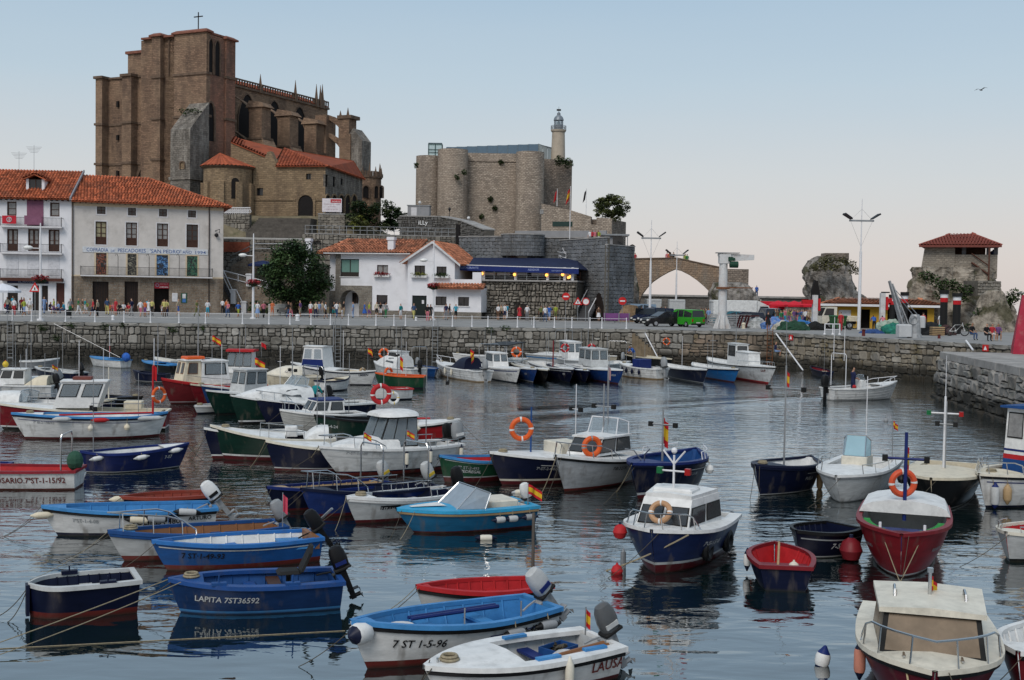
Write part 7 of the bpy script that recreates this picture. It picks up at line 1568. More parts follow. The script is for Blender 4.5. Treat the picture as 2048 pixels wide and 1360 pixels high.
b.pulpit(.62,.35);b.outboard('grey',12,sc=1.2,mark='white',y=.2);b.outboard('black',15,sc=1.0,y=-.35);b.siderail(.05,.3,.2);lifebuoy('red lifebuoy standing on the roof of the white pilot house boat',pxat(b,.5,762,788),.3,.36,.1,'red',tilt=.1);lifebuoy('small white lifebuoy with yellow bands on the pilot house roof',pxat(b,.45,787,796),.5,.22,.06,'white','yellow')
for i,u in enumerate((.48,.3,.03)):bfender(b,'white navy tipped fender on the pilot house boat, '+['forward','middle','stern'][i]+' one',u,.55,l=.36,r=.07,col='ivory',tip='navy')
rope('brown mooring rope from the pilot house boat bow',b.w((b.L,0,1.0)),on_z(607,935,0)if 0 else on_z(604,932,0),.08,.022)
b=Boat('red boat with white rim and long cream fender behind the pilot house',(921,838),(772,846),.95,.75,1.7,'red','maroon','lgrey',rim='white',inner='white',deckc='white',strake='black',deck=.45,thw=(.3,),kind='double',zl=.04,zw=.08);bfender(b,'long cream fender on the red white rimmed boat',.35,.62,axis=b.M.to_3x3()@V((1,0,.12)),l=.55,r=.14,col='cream',tip='cream');b.slab(.1,.25,.3,.8,1.1,'black','engine_box');b.mast(.82,1.9,.02,bar=(1.5,.3),lamp=1);MB().cyl((.15*b.L,.3*b.near,.95),(.6*b.L,.35*b.near,1.0),.035,.035,6).B('oar',pm('red'),label='red oar on the red white rimmed boat',cat='oar').matrix_world=b.M
# ---- middle water boats
b=Boat('navy boat with yellow wood inside and white outboard',(533,974),(765,962),.7,.5,1.4,'navy','maroon',inner='ltwood',rim='royal',deck=.85,thw=(.3,.5,.65));b.outboard('lgrey',35,sc=.95,mark='yellow');b.arch(.1,1.1);b.flag(.1,.3,y=-.4,z0=1.6,sz=.25)
b=Boat('royal blue boat with bow rail and tilted white outboard',(602,977),(855,967),.8,.55,1.5,(.012,.03,.13),'maroon',inner='navy',rim='navy',deck=.8,thw=(.3,.55),zl=.1);b.pulpit(.6,.45);b.siderail(.15,.5,.22);b.outboard('lgrey',40,sc=1.0,mark='yellow');b.arch(.1,1.2);b.flag(.1,.3,y=-.45,z0=1.75,sz=.25);rope('rope from the royal blue boat into the water',b.w((b.L,0,.75)),on_z(545,1015,0),.05,.012,ROPED)
b=Boat('white boat with black numbered plate and maroon bottom',(692,994),(910,978),.72,.55,1.5,'lgrey','maroon',inner='navy',rim='white',deckc='white',deck=.8,thw=(.3,.55),strake='white',zl=.1);u,sg=.72,b.near;P=[b.hz(uu,z,sg,.014)for uu,z in((u+.07,.36),(u-.07,.36),(u-.07,.46),(u+.07,.46))];MB().poly(P).B('number_plate',pm('black'),b.root,fix=False);b.text('7 ST-1-N-03',.72,.6,.07,'lgrey');b.siderail(.1,.4,.2);b.outboard('black',20,sc=1.0);rope('rope from the white numbered boat bow',b.w((b.L,0,.7)),on_z(670,1062,0),.05,.012)
b=Boat('bright cyan speedboat with misted windscreen and white bow panel',(793,1018),(1050,1004),.62,.55,1.6,(.015,.13,.26),'maroon',rim=(.03,.30,.52),inner='white',deckc=(.03,.30,.52),deck=.5,gw=.22,thw=(),ts=.9,full=2.4,zl=.06,zw=.06,strake='ltwood',rake=.15)
b.screen(.62,.5,.72,.55,.7,m=mat('misted_screen',(.30,.36,.42),.35,var=.15,alpha=.75),frame=CHROME,panes=1);MB().grid([[(b.L*u,y*(1-u)*1.6,b.sheer(u)+.03+b.hb(u)*.09)for u in(.66,.74,.82,.9)]for y in(-.5,.5)]).B('white_panel',pm('white'),b.root);b.slab(.12,.34,.45,.45,.72,'ivory','seat');b.outboard('white',30,sc=.8);b.flag(.03,.55,y=.35,sz=.4)
for i,u in enumerate((.32,.22,.08)):bfender(b,['grey','pale blue','dark'][i]+' navy tipped fender on the cyan speedboat',u,.32,axis=b.M.to_3x3()@V((1,0,0)),l=.24,r=.08,col=['lgrey','lgrey','grey'][i],tip='navy')
fender('cream navy tipped fender floating in front of the cyan speedboat',on_z(972,1076,.04),(1,.1,0),.28,.08,'ivory','navy');fender('cream fender drifting behind the cyan speedboat',on_z(1040,984,.04),(1,-.2,.1),.26,.08,'ivory','lgrey')
rope('rope from the cyan speedboat to the water',b.w((b.L*.9,.3,.6)),on_z(800,1080,0),.05,.012)
b=Boat('green boat with blue rim lettered EL PEDREGAL',(878,911),(1005,915),.85,.65,1.6,'green','maroon','lgrey',rim='sky',inner='red',deckc='blue',deck=.8,thw=(.4,),zl=.17,zw=.2);b.text('7ª ST-2-493',.68,.68,.09,'grey');b.text('EL PEDREGAL',.68,.52,.09,'lgrey');b.stripe(.2,.95,.9,.018,'lgrey')
b=Boat('navy boat with white rim and white locker beside the cabin boat',(978,904),(1190,905),1.05,.8,2.0,'navy','maroon','ivory',rim='white',inner='white',deckc='white',deck=.4,gw=.15,thw=(),zl=.14,zw=.2,full=1.9,rake=.13);b.text('7ª-ST-2-4-02',.6,.62,.09,'grey');b.stripe(.3,.65,.74,.02,'lgrey');b.slab(.2,.42,.5,.85,1.25,'ivory');b.mast(.62,1.5,.03,col=pm('blue'));lifebuoy('big orange lifebuoy on a blue pole above the navy boat',pxat(b,.62,1043,858),.1,.4,.1,'orange')
b=Boat('pale grey cabin boat with orange lifebuoy lettered 7-BI-2-27-92',(1112,911),(1262,902),1.15,.8,2.1,(.40,.41,.42),'oxide',rim='white',inner='white',deckc='white',deck=.3,gw=.22,thw=(),strake='black',zl=.1,zw=.1,rake=.12);b.text('7-BI-2-27-92',.52,.7,.1,'black',slant=.2);b.box_cabin(.3,.68,.75,.55,1.0,.5,.4,0,'white',nside=2,nfront=2,glass=TINT,wz=(.2,.9),ww=.82);b.screen(.42,.5,.68,.2,.5,z=1.55,frame=WHITEP);b.pulpit(.55,.4);lifebuoy('orange lifebuoy on the cabin front of the pale grey boat',pxat(b,.75,1184,893),.3,.33,.1,'orange','grey');b.mast(.4,1.9,.03,bar=(1.2,.35),lamp=1,z0=1.2);b.flag(.35,2.3,z0=1.4,sz=.35,plain=mat('faded_flag',(.45,.25,.25),.8),furled=True);rope('rope from the pale grey cabin boat bow',b.w((b.L,0,1.1)),on_z(1084,985,0),.06,.02)
fender('red ball fender between the navy boat and the grey cabin boat',on_z(1108,930,.5),ball=True,r=.22,col='red',tip='navy')
b=Boat('navy double ended boat with royal blue inside and red flag',(1263,927),(1392,903),1.1,.95,2.0,'navy','maroon','lgrey',rim='royal',inner='blue',deckc='royal',deck=.75,gw=.14,thw=(.35,.6),kind='double',zl=.13,zw=.2,strake='navy',rake=.11);b.text('7ª-ST-2-5-88',.5,.62,.09,'grey');b.stripe(.1,.6,.76,.02,'lgrey');b.mast(.55,1.5,.035,bar=(1.05,.4),lamp=1);b.flag(.55,1.3,sz=.7,furled=True);b.siderail(.1,.4,.25,m=WHITEP);bfender(b,'white ball fender on the navy double ender',.28,.62,ball=True,r=.14,col='white',tip='lgrey');MB().tube([(.82*b.L,0,1.0),(.86*b.L,.1,1.3),(.9*b.L,.35,1.5)],.02,5).tube([(.82*b.L,0,1.0),(.88*b.L,-.2,1.4),(.92*b.L,-.4,1.45)],.02,5).B('anchor',METAL,b.root);rope('rope from the navy double ender bow to the water',b.w((b.L,0,1.05)),on_z(1233,985,0),.05,.02)
# ---- right group
b=Boat('navy boat with tall mast and white inside right of the open water',(1510,930),(1622,918),.95,.8,1.75,'navy','navy','lgrey',rim='navy',inner='white',deckc='navy',deck=.72,gw=.1,thw=(.25,.5),kind='double',zl=.02,zw=.05,strake='navy',rake=.1);b.text('PUELA',.45,.55,.1,'grey');b.mast(.5,3.0,.035,bar=(2.3,.6),lamp=1,whip=1.8);b.flag(.5,2.9,sz=.4,furled=True);bfender(b,'tall tan fender between the navy mast boat and the speedboat',.18,.35,l=.6,r=.1,col='ltwood',tip='ltwood');b.stripe(.15,.5,.75,.015,'lgrey');rope('rope from the navy mast boat bow',b.w((b.L,0,.9)),on_z(1500,1000,0),.05,.014,ROPED)
b=Boat('white speedboat with pale blue windscreen on its console',(1672,952),(1745,915),.85,.8,2.05,'white','lgrey',inner='white',rim='white',deckc='white',deck=.55,gw=.2,thw=(),full=3.0,ts=.9,strake='grey',zl=.02,zw=.03,rake=.14);b.slab(.36,.55,.38,.3,1.15,'ivory','console');b.screen(.54,.62,.42,.25,.35,m=mat('blue_screen',(.32,.52,.60),.1,alpha=.55,var=.05),z=1.15,panes=1);b.siderail(.3,.85,.28);b.text('TOWERY',.2,.85,.11,'black',side=-b.near if 0 else None);b.flag(.1,1.3,y=.7,sz=.3)
b=Boat('black boat with cream deck beyond the red canopy boat',(1862,957),(1905,925),1.0,.85,2.1,'black','black','lgrey',rim='cream',inner='cream',deckc='cream',deck=.3,gw=.25,thw=(),full=3.2,ts=.9,kind='open',zl=.02,zw=.05,rake=.12);b.text('PAKERO',.5,.62,.1,'grey');b.mast(.45,2.2,.04,col=WHITEP,bar=(1.7,.45),whip=1.2);b.siderail(.2,.6,.25);bfender(b,'black ball fender on the black cream decked boat',.55,.6,side=-1,ball=True,r=.14,col='black',tip='black');rope('pale rope down the bow of the black cream boat',b.w((b.L*.97,.1,.95)),on_z(1855,1010,0),.02,.014)
b=Boat('white boat with red and blue striped wheelhouse at the right edge',(1958,948),(2150,930),1.0,.95,2.2,'white','navy',inner='cream',rim='ivory',deckc='cream',deck=.75,gw=.18,thw=(),strake='black',kind='double',line=(.2,.03,'royal'),zl=.08,zw=.12,rake=.08,full=2.6);c=b.box_cabin(.28,.56,.72,.68,.75,2.0,.08,0,'white','blue',.06,.15,nside=1,nfront=2,wz=(.58,.92),ww=.7,glass=GLASSB)
for z0_,z1_,cc in((.02,.5,'blue'),(.5,.64,'red'),(.74,.8,'royal')):
 f0,f1=z0_/2.0,z1_/2.0;k0,k1=1-.1*f0,1-.1*f1;x0,x1a,x1b=.28*b.L-.008,.56*b.L-.08*f0+.01,.56*b.L-.08*f1+.01;P=lambda x,w_,k,f:(x,w_*k,.75+2.0*f)
 MB().add([P(x0,.73,k0,f0),P(x1a,.69,k0,f0),P(x1a,-.69,k0,f0),P(x0,-.73,k0,f0),P(x0,.73,k1,f1),P(x1b,.69,k1,f1),P(x1b,-.69,k1,f1),P(x0,-.73,k1,f1)],[(0,1,5,4),(1,2,6,5),(2,3,7,6),(3,0,4,7)]).B('colour_band',pm(cc),c)
MB().tube([(.36*b.L,.45,2.8),(.40*b.L,.42,3.55),(.40*b.L,-.42,3.55),(.36*b.L,-.45,2.8)],.025,6).B('roof_frame',WHITEP,b.root);MB().lathe([(0,3.58),(.26,3.58),(.3,3.64),(.3,3.78),(.24,3.84),(0,3.84)],16,c=(.40*b.L,0,0)).B('radar_dome',pm('white'),b.root,smooth=True);b.mast(.5,1.9,.05,z0=2.6,col=pm('cream'),whip=3.2);b.flag(.5,1.9,z0=2.8,sz=.8,furled=True);b.pulpit(.75,.35);b.siderail(.3,.7,.3)
MB().box(.34*b.L,.5*b.L,b.near*.71,b.near*.74,1.68,1.82).B('name_plate',mat('name_brown',(.1,.06,.04),.6),b.root)
lifebuoy('black tyre fender hanging on the white striped boat',pxat(b,.82,1982,975),.5,.22,.08,'black','black');bfender(b,'grey blue fender at the bow of the white striped boat',.95,.4,l=.5,r=.12,col='lgrey',tip='royal');bfender(b,'tan fender on the bow of the white striped boat',.88,.45,l=.35,r=.12,col='ltwood',tip='ltwood')
b=Boat('navy cabin boat with white top and peeling lifebuoy on its front',(1303,1061),(1398,1022),.98,.85,2.15,(.012,.022,.075),'maroon','lgrey',rim='white',inner='white',deckc='white',deck=.2,gw=.25,thw=(),full=3.3,ts=.92,zl=.2,zw=.26,rake=.1);b.text('7ª-SS-1-57-85',.6,.66,.1,'lgrey',slant=.2);b.text('7ª-SS-1-57-85',.75,.66,.1,'grey',side=-b.near)
c=b.box_cabin(.28,.82,.82,.6,.88,.62,.45,0,'white',nside=2,nfront=2,glass=TINT,wz=(.2,.72),ww=.8,roof=.08,over=-.02);MB().bbox(.42*b.L,.62*b.L,-.45,.45,1.58,1.68,.04).B('hatch',pm('white'),c);lifebuoy('peeling orange and white lifebuoy on the navy cabin boat',b.w((b.L*.835,0,1.28)),b.rz+pi/2,.27,.075,(.42,.24,.13),'white',-.5)
b.mast(.58,.75,.03,z0=1.65,col=WHITEP,bar=(.4,.32));MB().cyl((.58*b.L,0,2.2),(.58*b.L,.25,2.5),.02,.02,5).cyl((.58*b.L,0,2.2),(.58*b.L,-.25,2.5),.02,.02,5).ball((.58*b.L,0,2.5),.07,8,5).B('mast_arms',WHITEP,b.root);b.pulpit(.78,.35)
fender('red ball fender at the bow of the navy cabin boat',b.w((b.L*.9,b.near*-.95 if 0 else .8,.85))if 0 else on_z(1240,1064,.75),ball=True,r=.16,col='red',tip='navy')
for i,(px,py)in enumerate(((1415,1098),(1455,1080),(1462,1045))):o=lifebuoy('black tyre hung along the navy cabin boat, '+['front','middle','rear'][i]+' one',on_z(px,py,.42),b.rz,.24,.11,'black','black')
rope('knotted rope from the navy cabin boat into the water',b.w((b.L*.9,.7,.9)),on_z(1212,1142,0),.05,.03);rope('straight pale rope hanging from the navy cabin boat bow',b.w((b.L,0,.95)),on_z(1332,1130,0),.0,.016);bcab=b
MB().cyl((0,0,-.3),(0,0,.35),.06,.06,8).cyl((0,0,.35),(0,0,.42),.03,.01,8).B('mooring_spar',METAL,label='grey spar buoy beside the navy cabin boat',cat='buoy',loc=on_z(1246,1135,0));fender('red float under the rope of the navy cabin boat',on_z(1234,1142,.05),ball=True,r=.13,col='red',tip='red')
b=Boat('small red dinghy with navy outside and an oar inside',(1549,1084),(1572,1134),.5,.5,1.35,'navy','navy',inner='red',rim='dkred',deck=2,thw=(.45,),ts=.75,full=2.3,rake=.05);MB().box(.15*b.L,.2*b.L,-.45,.45,.3,.34).B('thwart',pm('red'),b.root);MB().cyl((.25*b.L,.1,.2),(.8*b.L,-.05,.6),.03,.025,6).B('short_oar',pm('ltwood'),label='short wooden oar in the small red dinghy',cat='oar').matrix_world=b.M
fender('orange and white ball fender left of the red dinghy',on_z(1500,1112,.3),ball=True,r=.13,col='orange',tip='white');fender('white round float inside the red dinghy',b.w((.35*b.L,.25*b.near,.3)),ball=True,r=.12,col='ivory',tip='ivory');bfender(b,'white navy fender on the red dinghy side',.6,.3,side=1,l=.25,r=.08,col='white',tip='navy')
b=Boat('dark navy dinghy lettered 7-ST1391 beside the red canopy boat',(1592,1062),(1690,1050),.62,.58,1.35,(.006,.007,.02),'black','lgrey',inner='navy',rim='black',deck=2,thw=(.3,.6),ts=.8,full=2.6,zl=.02,zw=.05,line=(.14,.03,'grey'));b.text('7-ST1391',.45,.5,.13,'lgrey',slant=.15);fender('large red ball fender between the dark dinghy and the red canopy boat',on_z(1702,1100,.25),ball=True,r=.26,col='dkred',tip='navy')
b=Boat('dark red boat with white canopy and green inner sides',(1803,1070),(1812,1008),1.0,1.0,2.0,(.20,.012,.018),'maroon','lgrey',rim='dkred',inner='lgrey',deckc='maroon',deck=.93,gw=.1,thw=(),full=3.0,ts=.95,zl=.03,zw=.07,rake=.12)
L=b.L;mb=MB();rows=[]
for k in range(7):f=k/6;u=.02+.42*f;hb=b.hb(u)*.98;rows.append([(u*L,hb*cos(pi*j/8),b.sheer(u)+.06+.3*sin(pi*j/8)**.8)for j in range(9)])
mb.grid(rows);mb.f.append(tuple(range(62,53,-1)));mb.m.append(0);mb.B('canopy',pm('white'),b.root,smooth=True)
for sg in(1,-1):
 mb=MB();us=[.54+.3*i/10 for i in range(11)];mb.grid([[(u*L,sg*(b.hb(u)-.09),b.sheer(u)+.02)for u in us],[(u*L,sg*(b.hb(u)-.22),b.sheer(u)-.3)for u in us]]);q=mb.B('green_lining',pm('brightgreen'),b.root)
 for u in us[1:]:x=u*L;MB().box(x-.02,x+.02,sg*(b.hb(u)-.2)-.07,sg*(b.hb(u)-.2)+.07,b.sheer(u)-.3,b.sheer(u)).B('rib',pm('brightgreen'),b.root)
b.slab(.55,.75,.5,.45,.82,'royal','engine_cover');b.mast(.42,1.7,.045,col=pm('royal'),bar=(1.1,.45),lamp=1,z0=1.2);lifebuoy('orange lifebuoy with white band hung on the red canopy boat mast',pxat(b,.4,1806,966),.05,.34,.09,(.58,.08,.03),'white');b.flag(.42,1.5,z0=1.2,sz=.5,furled=True)
for i,sg in enumerate((1,-1)):x,y,z=b.hp(.86,1,sg);p=b.w((x,y*.8,z+.02));q=rope(['right','left'][i]+' mooring line with yellow sleeve at the bow of the red canopy boat',p,on_z(1800,1165,0),.02,.018);v=on_z(1800,1165,0)-p;MB().cyl(v*.02,v*.22,.028,.028,6).B('yellow_sleeve',pm('yellow'),q);MB().cyl((x,y*.8,z),(x,y*.8,z+.14),.03,.03,6).B('bollard',WHITEP,b.root)
b.text('RIKARDO',.72,.55,.08,'grey',side=1);b.text('RIKARDO',.72,.55,.08,'grey',side=-1)
b=Boat('cream cabin cruiser with tinted screen and steel bow rail at the lower right',(1870,1345),(1845,1215),.85,.8,2.05,(.10,.012,.022),'maroon',inner='ivory',rim='ivory',deckc='ivory',deck=.4,gw=.3,thw=(),full=3.6,ts=.9,strake='black',rake=.08);bc=b;L=b.L
c=b.box_cabin(.36,.8,.78,.7,.82,.56,.3,-.1,'ivory',nside=2,nfront=1,glass=mat('tan_screen',(.17,.125,.085),.3,spec=.1,var=.3,scale=2),wz=(.1,.93),ww=.93,roof=.07,over=.1);b.pulpit(.66,.42,inset=.03)
for sg in(1,-1):MB().tube([(.45*L,sg*.5,1.44),(.47*L,sg*.5,1.55),(.55*L,sg*.5,1.54),(.57*L,sg*.5,1.44)],.022,6).B('grab_rail',CHROME,c);x,y,z=b.hp(.86,1,sg);MB().cyl((x,y*.6,z),(x,y*.6,z+.06),.03,.03,6).cyl((x-.1,y*.6,z+.07),(x+.1,y*.6,z+.07),.018,.018,5).B('cleat',CHROME,b.root);rope(['right','left'][sg<0]+' yellowish mooring rope at the bow of the cream cruiser',b.w((x,y*.6,z+.07)),b.w((x+1.2,y*.3,-.0)),.03,.022,mat('rope_yellow',(.42,.34,.2),.9,var=.2))
b.mast(.52,.35,.03,col=CHROME,z0=1.48);MB().cyl((.52*L,0,1.82),(.52*L,0,1.89),.045,.045,8).B('mast_cap',CHROME,b.root);b.flag(.5,.3,z0=1.48,sz=.33)
bfender(b,'pink and navy fender at the left side of the cream cruiser',.62,.5,side=-1,l=.35,r=.09,col=(.5,.2,.14),tip='navy')
fender('white plastic jerrycan like float with blue neck',on_z(1645,1318,.1),(.2,0,1),.2,.12,'white','royal')
b=Boat('white boat with red inside cut by the right edge',(2012,1065),(2110,1050),.7,.6,1.5,'lgrey','black',inner='red',rim='ivory',deckc='ivory',deck=.75,thw=(.5,));b.siderail(.4,.9,.15)
b=Boat('white boat bow cut by the lower right corner',(2036,1305),(2150,1250),.7,.6,1.5,'dkred','maroon',inner='white',rim='white',deckc='white',thw=(),strake='black');bfender(b,'black fender on the boat in the lower right corner',.9,.4,side=1,l=.25,r=.07,col='black',tip='red')
# ---- boat under way
b=Boat('white motor boat under way with a man standing at the console',(1794,762),(1655,776),1.05,.7,2.0,'white','lgrey',inner='white',rim='white',deckc='white',deck=.7,gw=.12,thw=(),clinker=1,name='motor_boat');b.outboard('black',0,sc=1.3);b.slab(.42,.5,.35,.1,1.15,'white','console');b.screen(.5,.3,.35,.15,.15,z=1.15,panes=1);b.pulpit(.62,.3,m=WHITEP);b.arch(.15,2.0,w=.7,m=WHITEP);b.mast(.15,2.2,.02,y=.5,col=WHITEP,z0=2.6);b.mast(.15,1.7,.02,y=-.5,col=WHITEP,z0=2.6);b.slab(.15,.25,.5,.1,.55,'lgrey','seat');MB().ball((.32*b.L,.4*b.near,.78),.12,8,6).B('red_float',pm('red'),label='red ball float in the moving boat',cat='float').matrix_world=b.M;bmove=b
# ---- far centre and right row by the quay
def far(label,bow,stern,**k):
 z=dict(zb=1.0,zs=.75,beam=1.8,thw=());z.update(k);return Boat(label,bow,stern,z.pop('zb'),z.pop('zs'),z.pop('beam'),**z)
b=far('white cuddy boat with red lifebuoy left of the navy covered boat',(748,722),(838,738),inner='white',deck=.4,bottom='navy');b.cuddy(.3,.9,.8,'white',win=(.1,.4));b.box_cabin(.35,.6,.55,.5,.9,.9,.3,nside=1,nfront=2);b.outboard('black',10);lifebuoy('red lifebuoy on the white cuddy boat near the quay',pxat(b,.7,768,707),.2,.4,.1,'orange');b.mast(.5,3.0,.02);b.mast(.3,2.6,.02,y=.3)
b=far('green and orange boat stern behind the pilot house roof',(750,745),(850,752),hull='green',rim='orange',inner='orange',zb=.9,bottom='navy');lifebuoy('upright orange lifebuoy on the green and orange boat',pxat(b,.8,777,746),.9,.38,.1,'orange');b.flag(.5,1.2,sz=.7,furled=True);b.mast(.55,1.6,.03,bar=(1.2,.3),lamp=1)
b=far('blue inflatable with grey outboard by the quay',(872,738),(835,732),hull='blue',rim='blue',inner='grey',zb=.6,zs=.55,beam=1.5,bottom='blue');b.outboard('grey',20);b.arch(.1,1.4)
b=far('white clinker boat with navy hood and Spanish flag',(873,721),(968,742),inner='white',rim='white',clinker=1,deck=.6,beam=1.9,bottom='ltwood');b.pulpit(.65,.4,m=WHITEP);b.cuddy(.22,.5,.8,'navy',wf=.75);b.outboard('grey',8,sc=1.3);b.flag(.25,1.4,sz=.9);
for i,u in enumerate((.55,.4)):bfender(b,'pale fender on the clinker boat with navy hood, '+['front','rear'][i]+' one',u,l=.3,r=.08,col='ivory',tip='ivory')
b=far('white boat with blue line and cuddy right of the navy hood boat',(1040,738),(968,728),inner='white',rim='white',line=(.14,.05,'royal'),deck=.35,bottom='navy',zs=.8);b.box_cabin(.25,.5,.55,.55,.85,.9,.3,nside=1,nfront=2,glass=CLEAR);b.text('BEGOÑA',.86,.6,.14,'grey');b.mast(.2,2.6,.02);lifebuoy('orange lifebuoy above the white boat with blue line',pxat(b,.6,1033,704),.1,.38,.1,'orange');b.arch(.15,1.5);bfender(b,'white fender at the bow of the white boat with blue line',.35,l=.35,r=.09)
b=far('black T shaped canopy boat behind the white boats',(985,722),(1040,716),inner='white',hull='white',rim='white');MB().box(.2*b.L,.9*b.L,-.9,.9,2.05,2.13).B('flat_canopy',pm('black'),b.root)
for u in(.25,.85):
 for sg in(1,-1):MB().cyl((u*b.L,sg*.7,.7),(u*b.L,sg*.7,2.05),.03,.03,5).B('canopy_post',WHITEP,b.root)
b=far('bright blue bow with white inside in the far row',(1074,738),(1000,722),hull=(.015,.05,.19),rim='white',inner='white',deckc='white',bottom='navy',stripe='lgrey',zl=.04,zw=.1);b.text('B BIB7',.86,.6,.12,'lgrey')
b=far('black hulled bow beside the bright blue bow',(1097,740),(1030,720),hull='black',rim='ivory',inner='white',deckc='white',bottom='black')
b=far('navy boat with white line in the far row',(1148,738),(1070,722),hull='navy',rim='white',inner='white',deckc='white',line=(.15,.05,'lgrey'),bottom='navy');b.text('MARI',.88,.6,.14,'lgrey');b.mast(.5,1.8,.05,col=pm('dkred'));lifebuoy('red lifebuoy with white bands on the navy far boat',pxat(b,.5,1130,696),.3,.34,.09,'red')
b=far('small navy boat tucked between the far navy and blue cabin boats',(1178,743),(1110,728),hull='navy',rim='navy',inner='white',deckc='white',bottom='navy',zb=.8)
b=far('blue boat with white cabin and grey screen in the far row',(1247,740),(1148,728),hull=(.012,.045,.18),rim='white',inner='white',deckc='white',bottom='maroon',deck=.4,beam=2.1);b.box_cabin(.3,.55,.7,.65,.9,1.2,.15,nside=2,nfront=2,glass=CLEAR,col='lgrey');b.text('GAREXA',.9,.62,.13,'lgrey');lifebuoy('red lifebuoy on the blue boat with white cabin',pxat(b,.3,1183,697),.3,.36,.1,'red');b.mast(.3,2.8,.02,z0=1.8);bfender(b,'white ball fender on the blue boat with white cabin',.5,ball=True,r=.13)
for i,(bx,sx,c_,lb)in enumerate((((1140,712),(1030,700),'white','white boat with light blue stripe far behind by the wall'),((1120,706),(1040,697),'white','low white boat nearest the wall in the far centre'),((1185,722),(1120,712),'white','white boat with tall grey screen in the far centre'))):
 b=far(lb,bx,sx,hull=c_,rim='white',inner='white',deckc='white',deck=.5,line=(.2,.1,'sky')if i==0 else None,bottom='navy')
 if i==2:b.box_cabin(.2,.5,.6,.6,.8,1.3,.3,nside=2,nfront=2,glass=CLEAR);b.arch(.1,2.2,lean=.3)
 b.mast(.4,2.8,.02);b.mast(.6,2.2,.02,y=.2)
b=far('grey clinker white boat with tilted outboard behind the far row',(1165,728),(1245,722),hull='lgrey',rim='white',inner='white',clinker=1,bottom='navy');b.outboard('grey',15,sc=1.1);b.arch(.15,1.6)
b=far('white clinker boat with navy cover and oval dark fenders',(1238,724),(1325,738),inner='white',rim='white',clinker=1,deck=.6,bottom='ltwood');b.slab(.38,.55,.6,.7,1.35,'royal','cockpit_cover');b.outboard('grey',12,sc=1.4)
for i in range(4):bfender(b,'dark oval fender on the white clinker boat, number '+['one','two','three','four'][i]+' from its bow',.8-.16*i,l=.18,r=.1,col='navy',tip='navy')
b=far('black boat with cream deck moored against the wall stairs',(1345,718),(1252,706),hull='black',rim='cream',inner='cream',deckc='cream',bottom='navy',deck=.6);b.text('NAIARA',.88,.62,.13,'lgrey')
b=far('navy double ender with white inside right of the clinker boat',(1415,739),(1334,729),hull='navy',rim='white',inner='white',deckc='white',strake='navy',kind='double',bottom='navy',stripe='lgrey',deck=.75,thw=(.4,),zl=.02,zw=.06)
b=far('sky blue double ender with white inside',(1478,738),(1386,727),hull=(.02,.14,.38),rim='white',inner='white',deckc='white',strake='navy',kind='double',bottom='oxide',deck=.75,thw=(.4,));b.mast(.45,2.4,.025,bar=(1.9,.3),lamp=1)
b=far('white fishing boat with red bottom and white wheelhouse',(1552,734),(1415,717),zb=1.25,zs=1.0,beam=2.1,rim='white',inner='white',deckc='white',strake='black',kind='double',bottom='red',deck=.7,zl=.14,zw=.14);b.box_cabin(.42,.55,.5,.5,.95,1.5,.1,0,'white',nside=1,nfront=1,roofc='lgrey');b.box_cabin(.55,.72,.5,.45,1.0,.95,.1,0,'white',nside=0,nfront=0);b.text('GALPE',.9,.75,.16,'oxide');b.mast(.45,2.4,.03,z0=2.2);b.siderail(.65,.95,.3)
b=far('tiny navy rowing boat against the right wall',(1622,732),(1656,744),hull='navy',rim='navy',inner='dkred',zb=.5,zs=.45,beam=1.1,bottom='navy',deck=2)
# far masts, floats and the wake marker
for i,(px,py)in enumerate(((1772,843),(1384,862)if 0 else(1771,842))[:1]):MB().ball((0,0,.05),.12,8,6).cyl((0,0,.1),(0,0,.35),.03,.01,5).B('float',pm('grey'),label='small dark float in open water behind the moving boat',cat='buoy',loc=on_z(px,py,0))
for lb,bw,st_,hc,rc,ic in(('low black barge behind the large white open boat',(285,793),(178,790),'black','black','navy'),('grey skiff near the far left quay',(120,716),(40,722),'grey','white','lgrey'),('white launch below the tall white pole',(700,752),(640,762),'white','navy','cream'),('slim white hull far behind the navy hood boat',(905,706),(985,711),'white','white','white'),('blue hulled launch against the far centre wall',(1000,704),(1075,700),'blue','white','white'),('small cream boat left of the wall stairs',(1235,712),(1180,706),'cream','white','cream'),('red trimmed white boat behind the pilot house',(745,770),(820,776),'white','red','white'),('navy skiff in the shade below the left quay',(470,722),(405,716),'navy','lgrey','navy')):far(lb,bw,st_,hull=hc,rim=rc,inner=ic,deckc=ic,zb=.8,zs=.6,beam=1.5,bottom='navy',deck=.65,thw=(.3,.5))
rg=random.Random(2)
for k,b in enumerate(Boat.all):
 y=yof(b,.5)
 if y>34 and k%4!=3 and b is not bmove:b.mast(rg.uniform(.1,.5),rg.uniform(1.6,3.4),.016,y=rg.uniform(-.3,.3),col=[METAL,WHITEP][k%2],bar=(1.4,.25)if k%5==0 else None,lamp=1)
 if y<50 and b.L>2.2:rope('thin line hanging from the '+' '.join(b.root['label'].split()[:8]),b.w(b.hp(.97,1,b.near)),b.w((b.L+rg.uniform(.5,1.2),rg.uniform(-.8,.8),0)),.06,.012,ROPED)
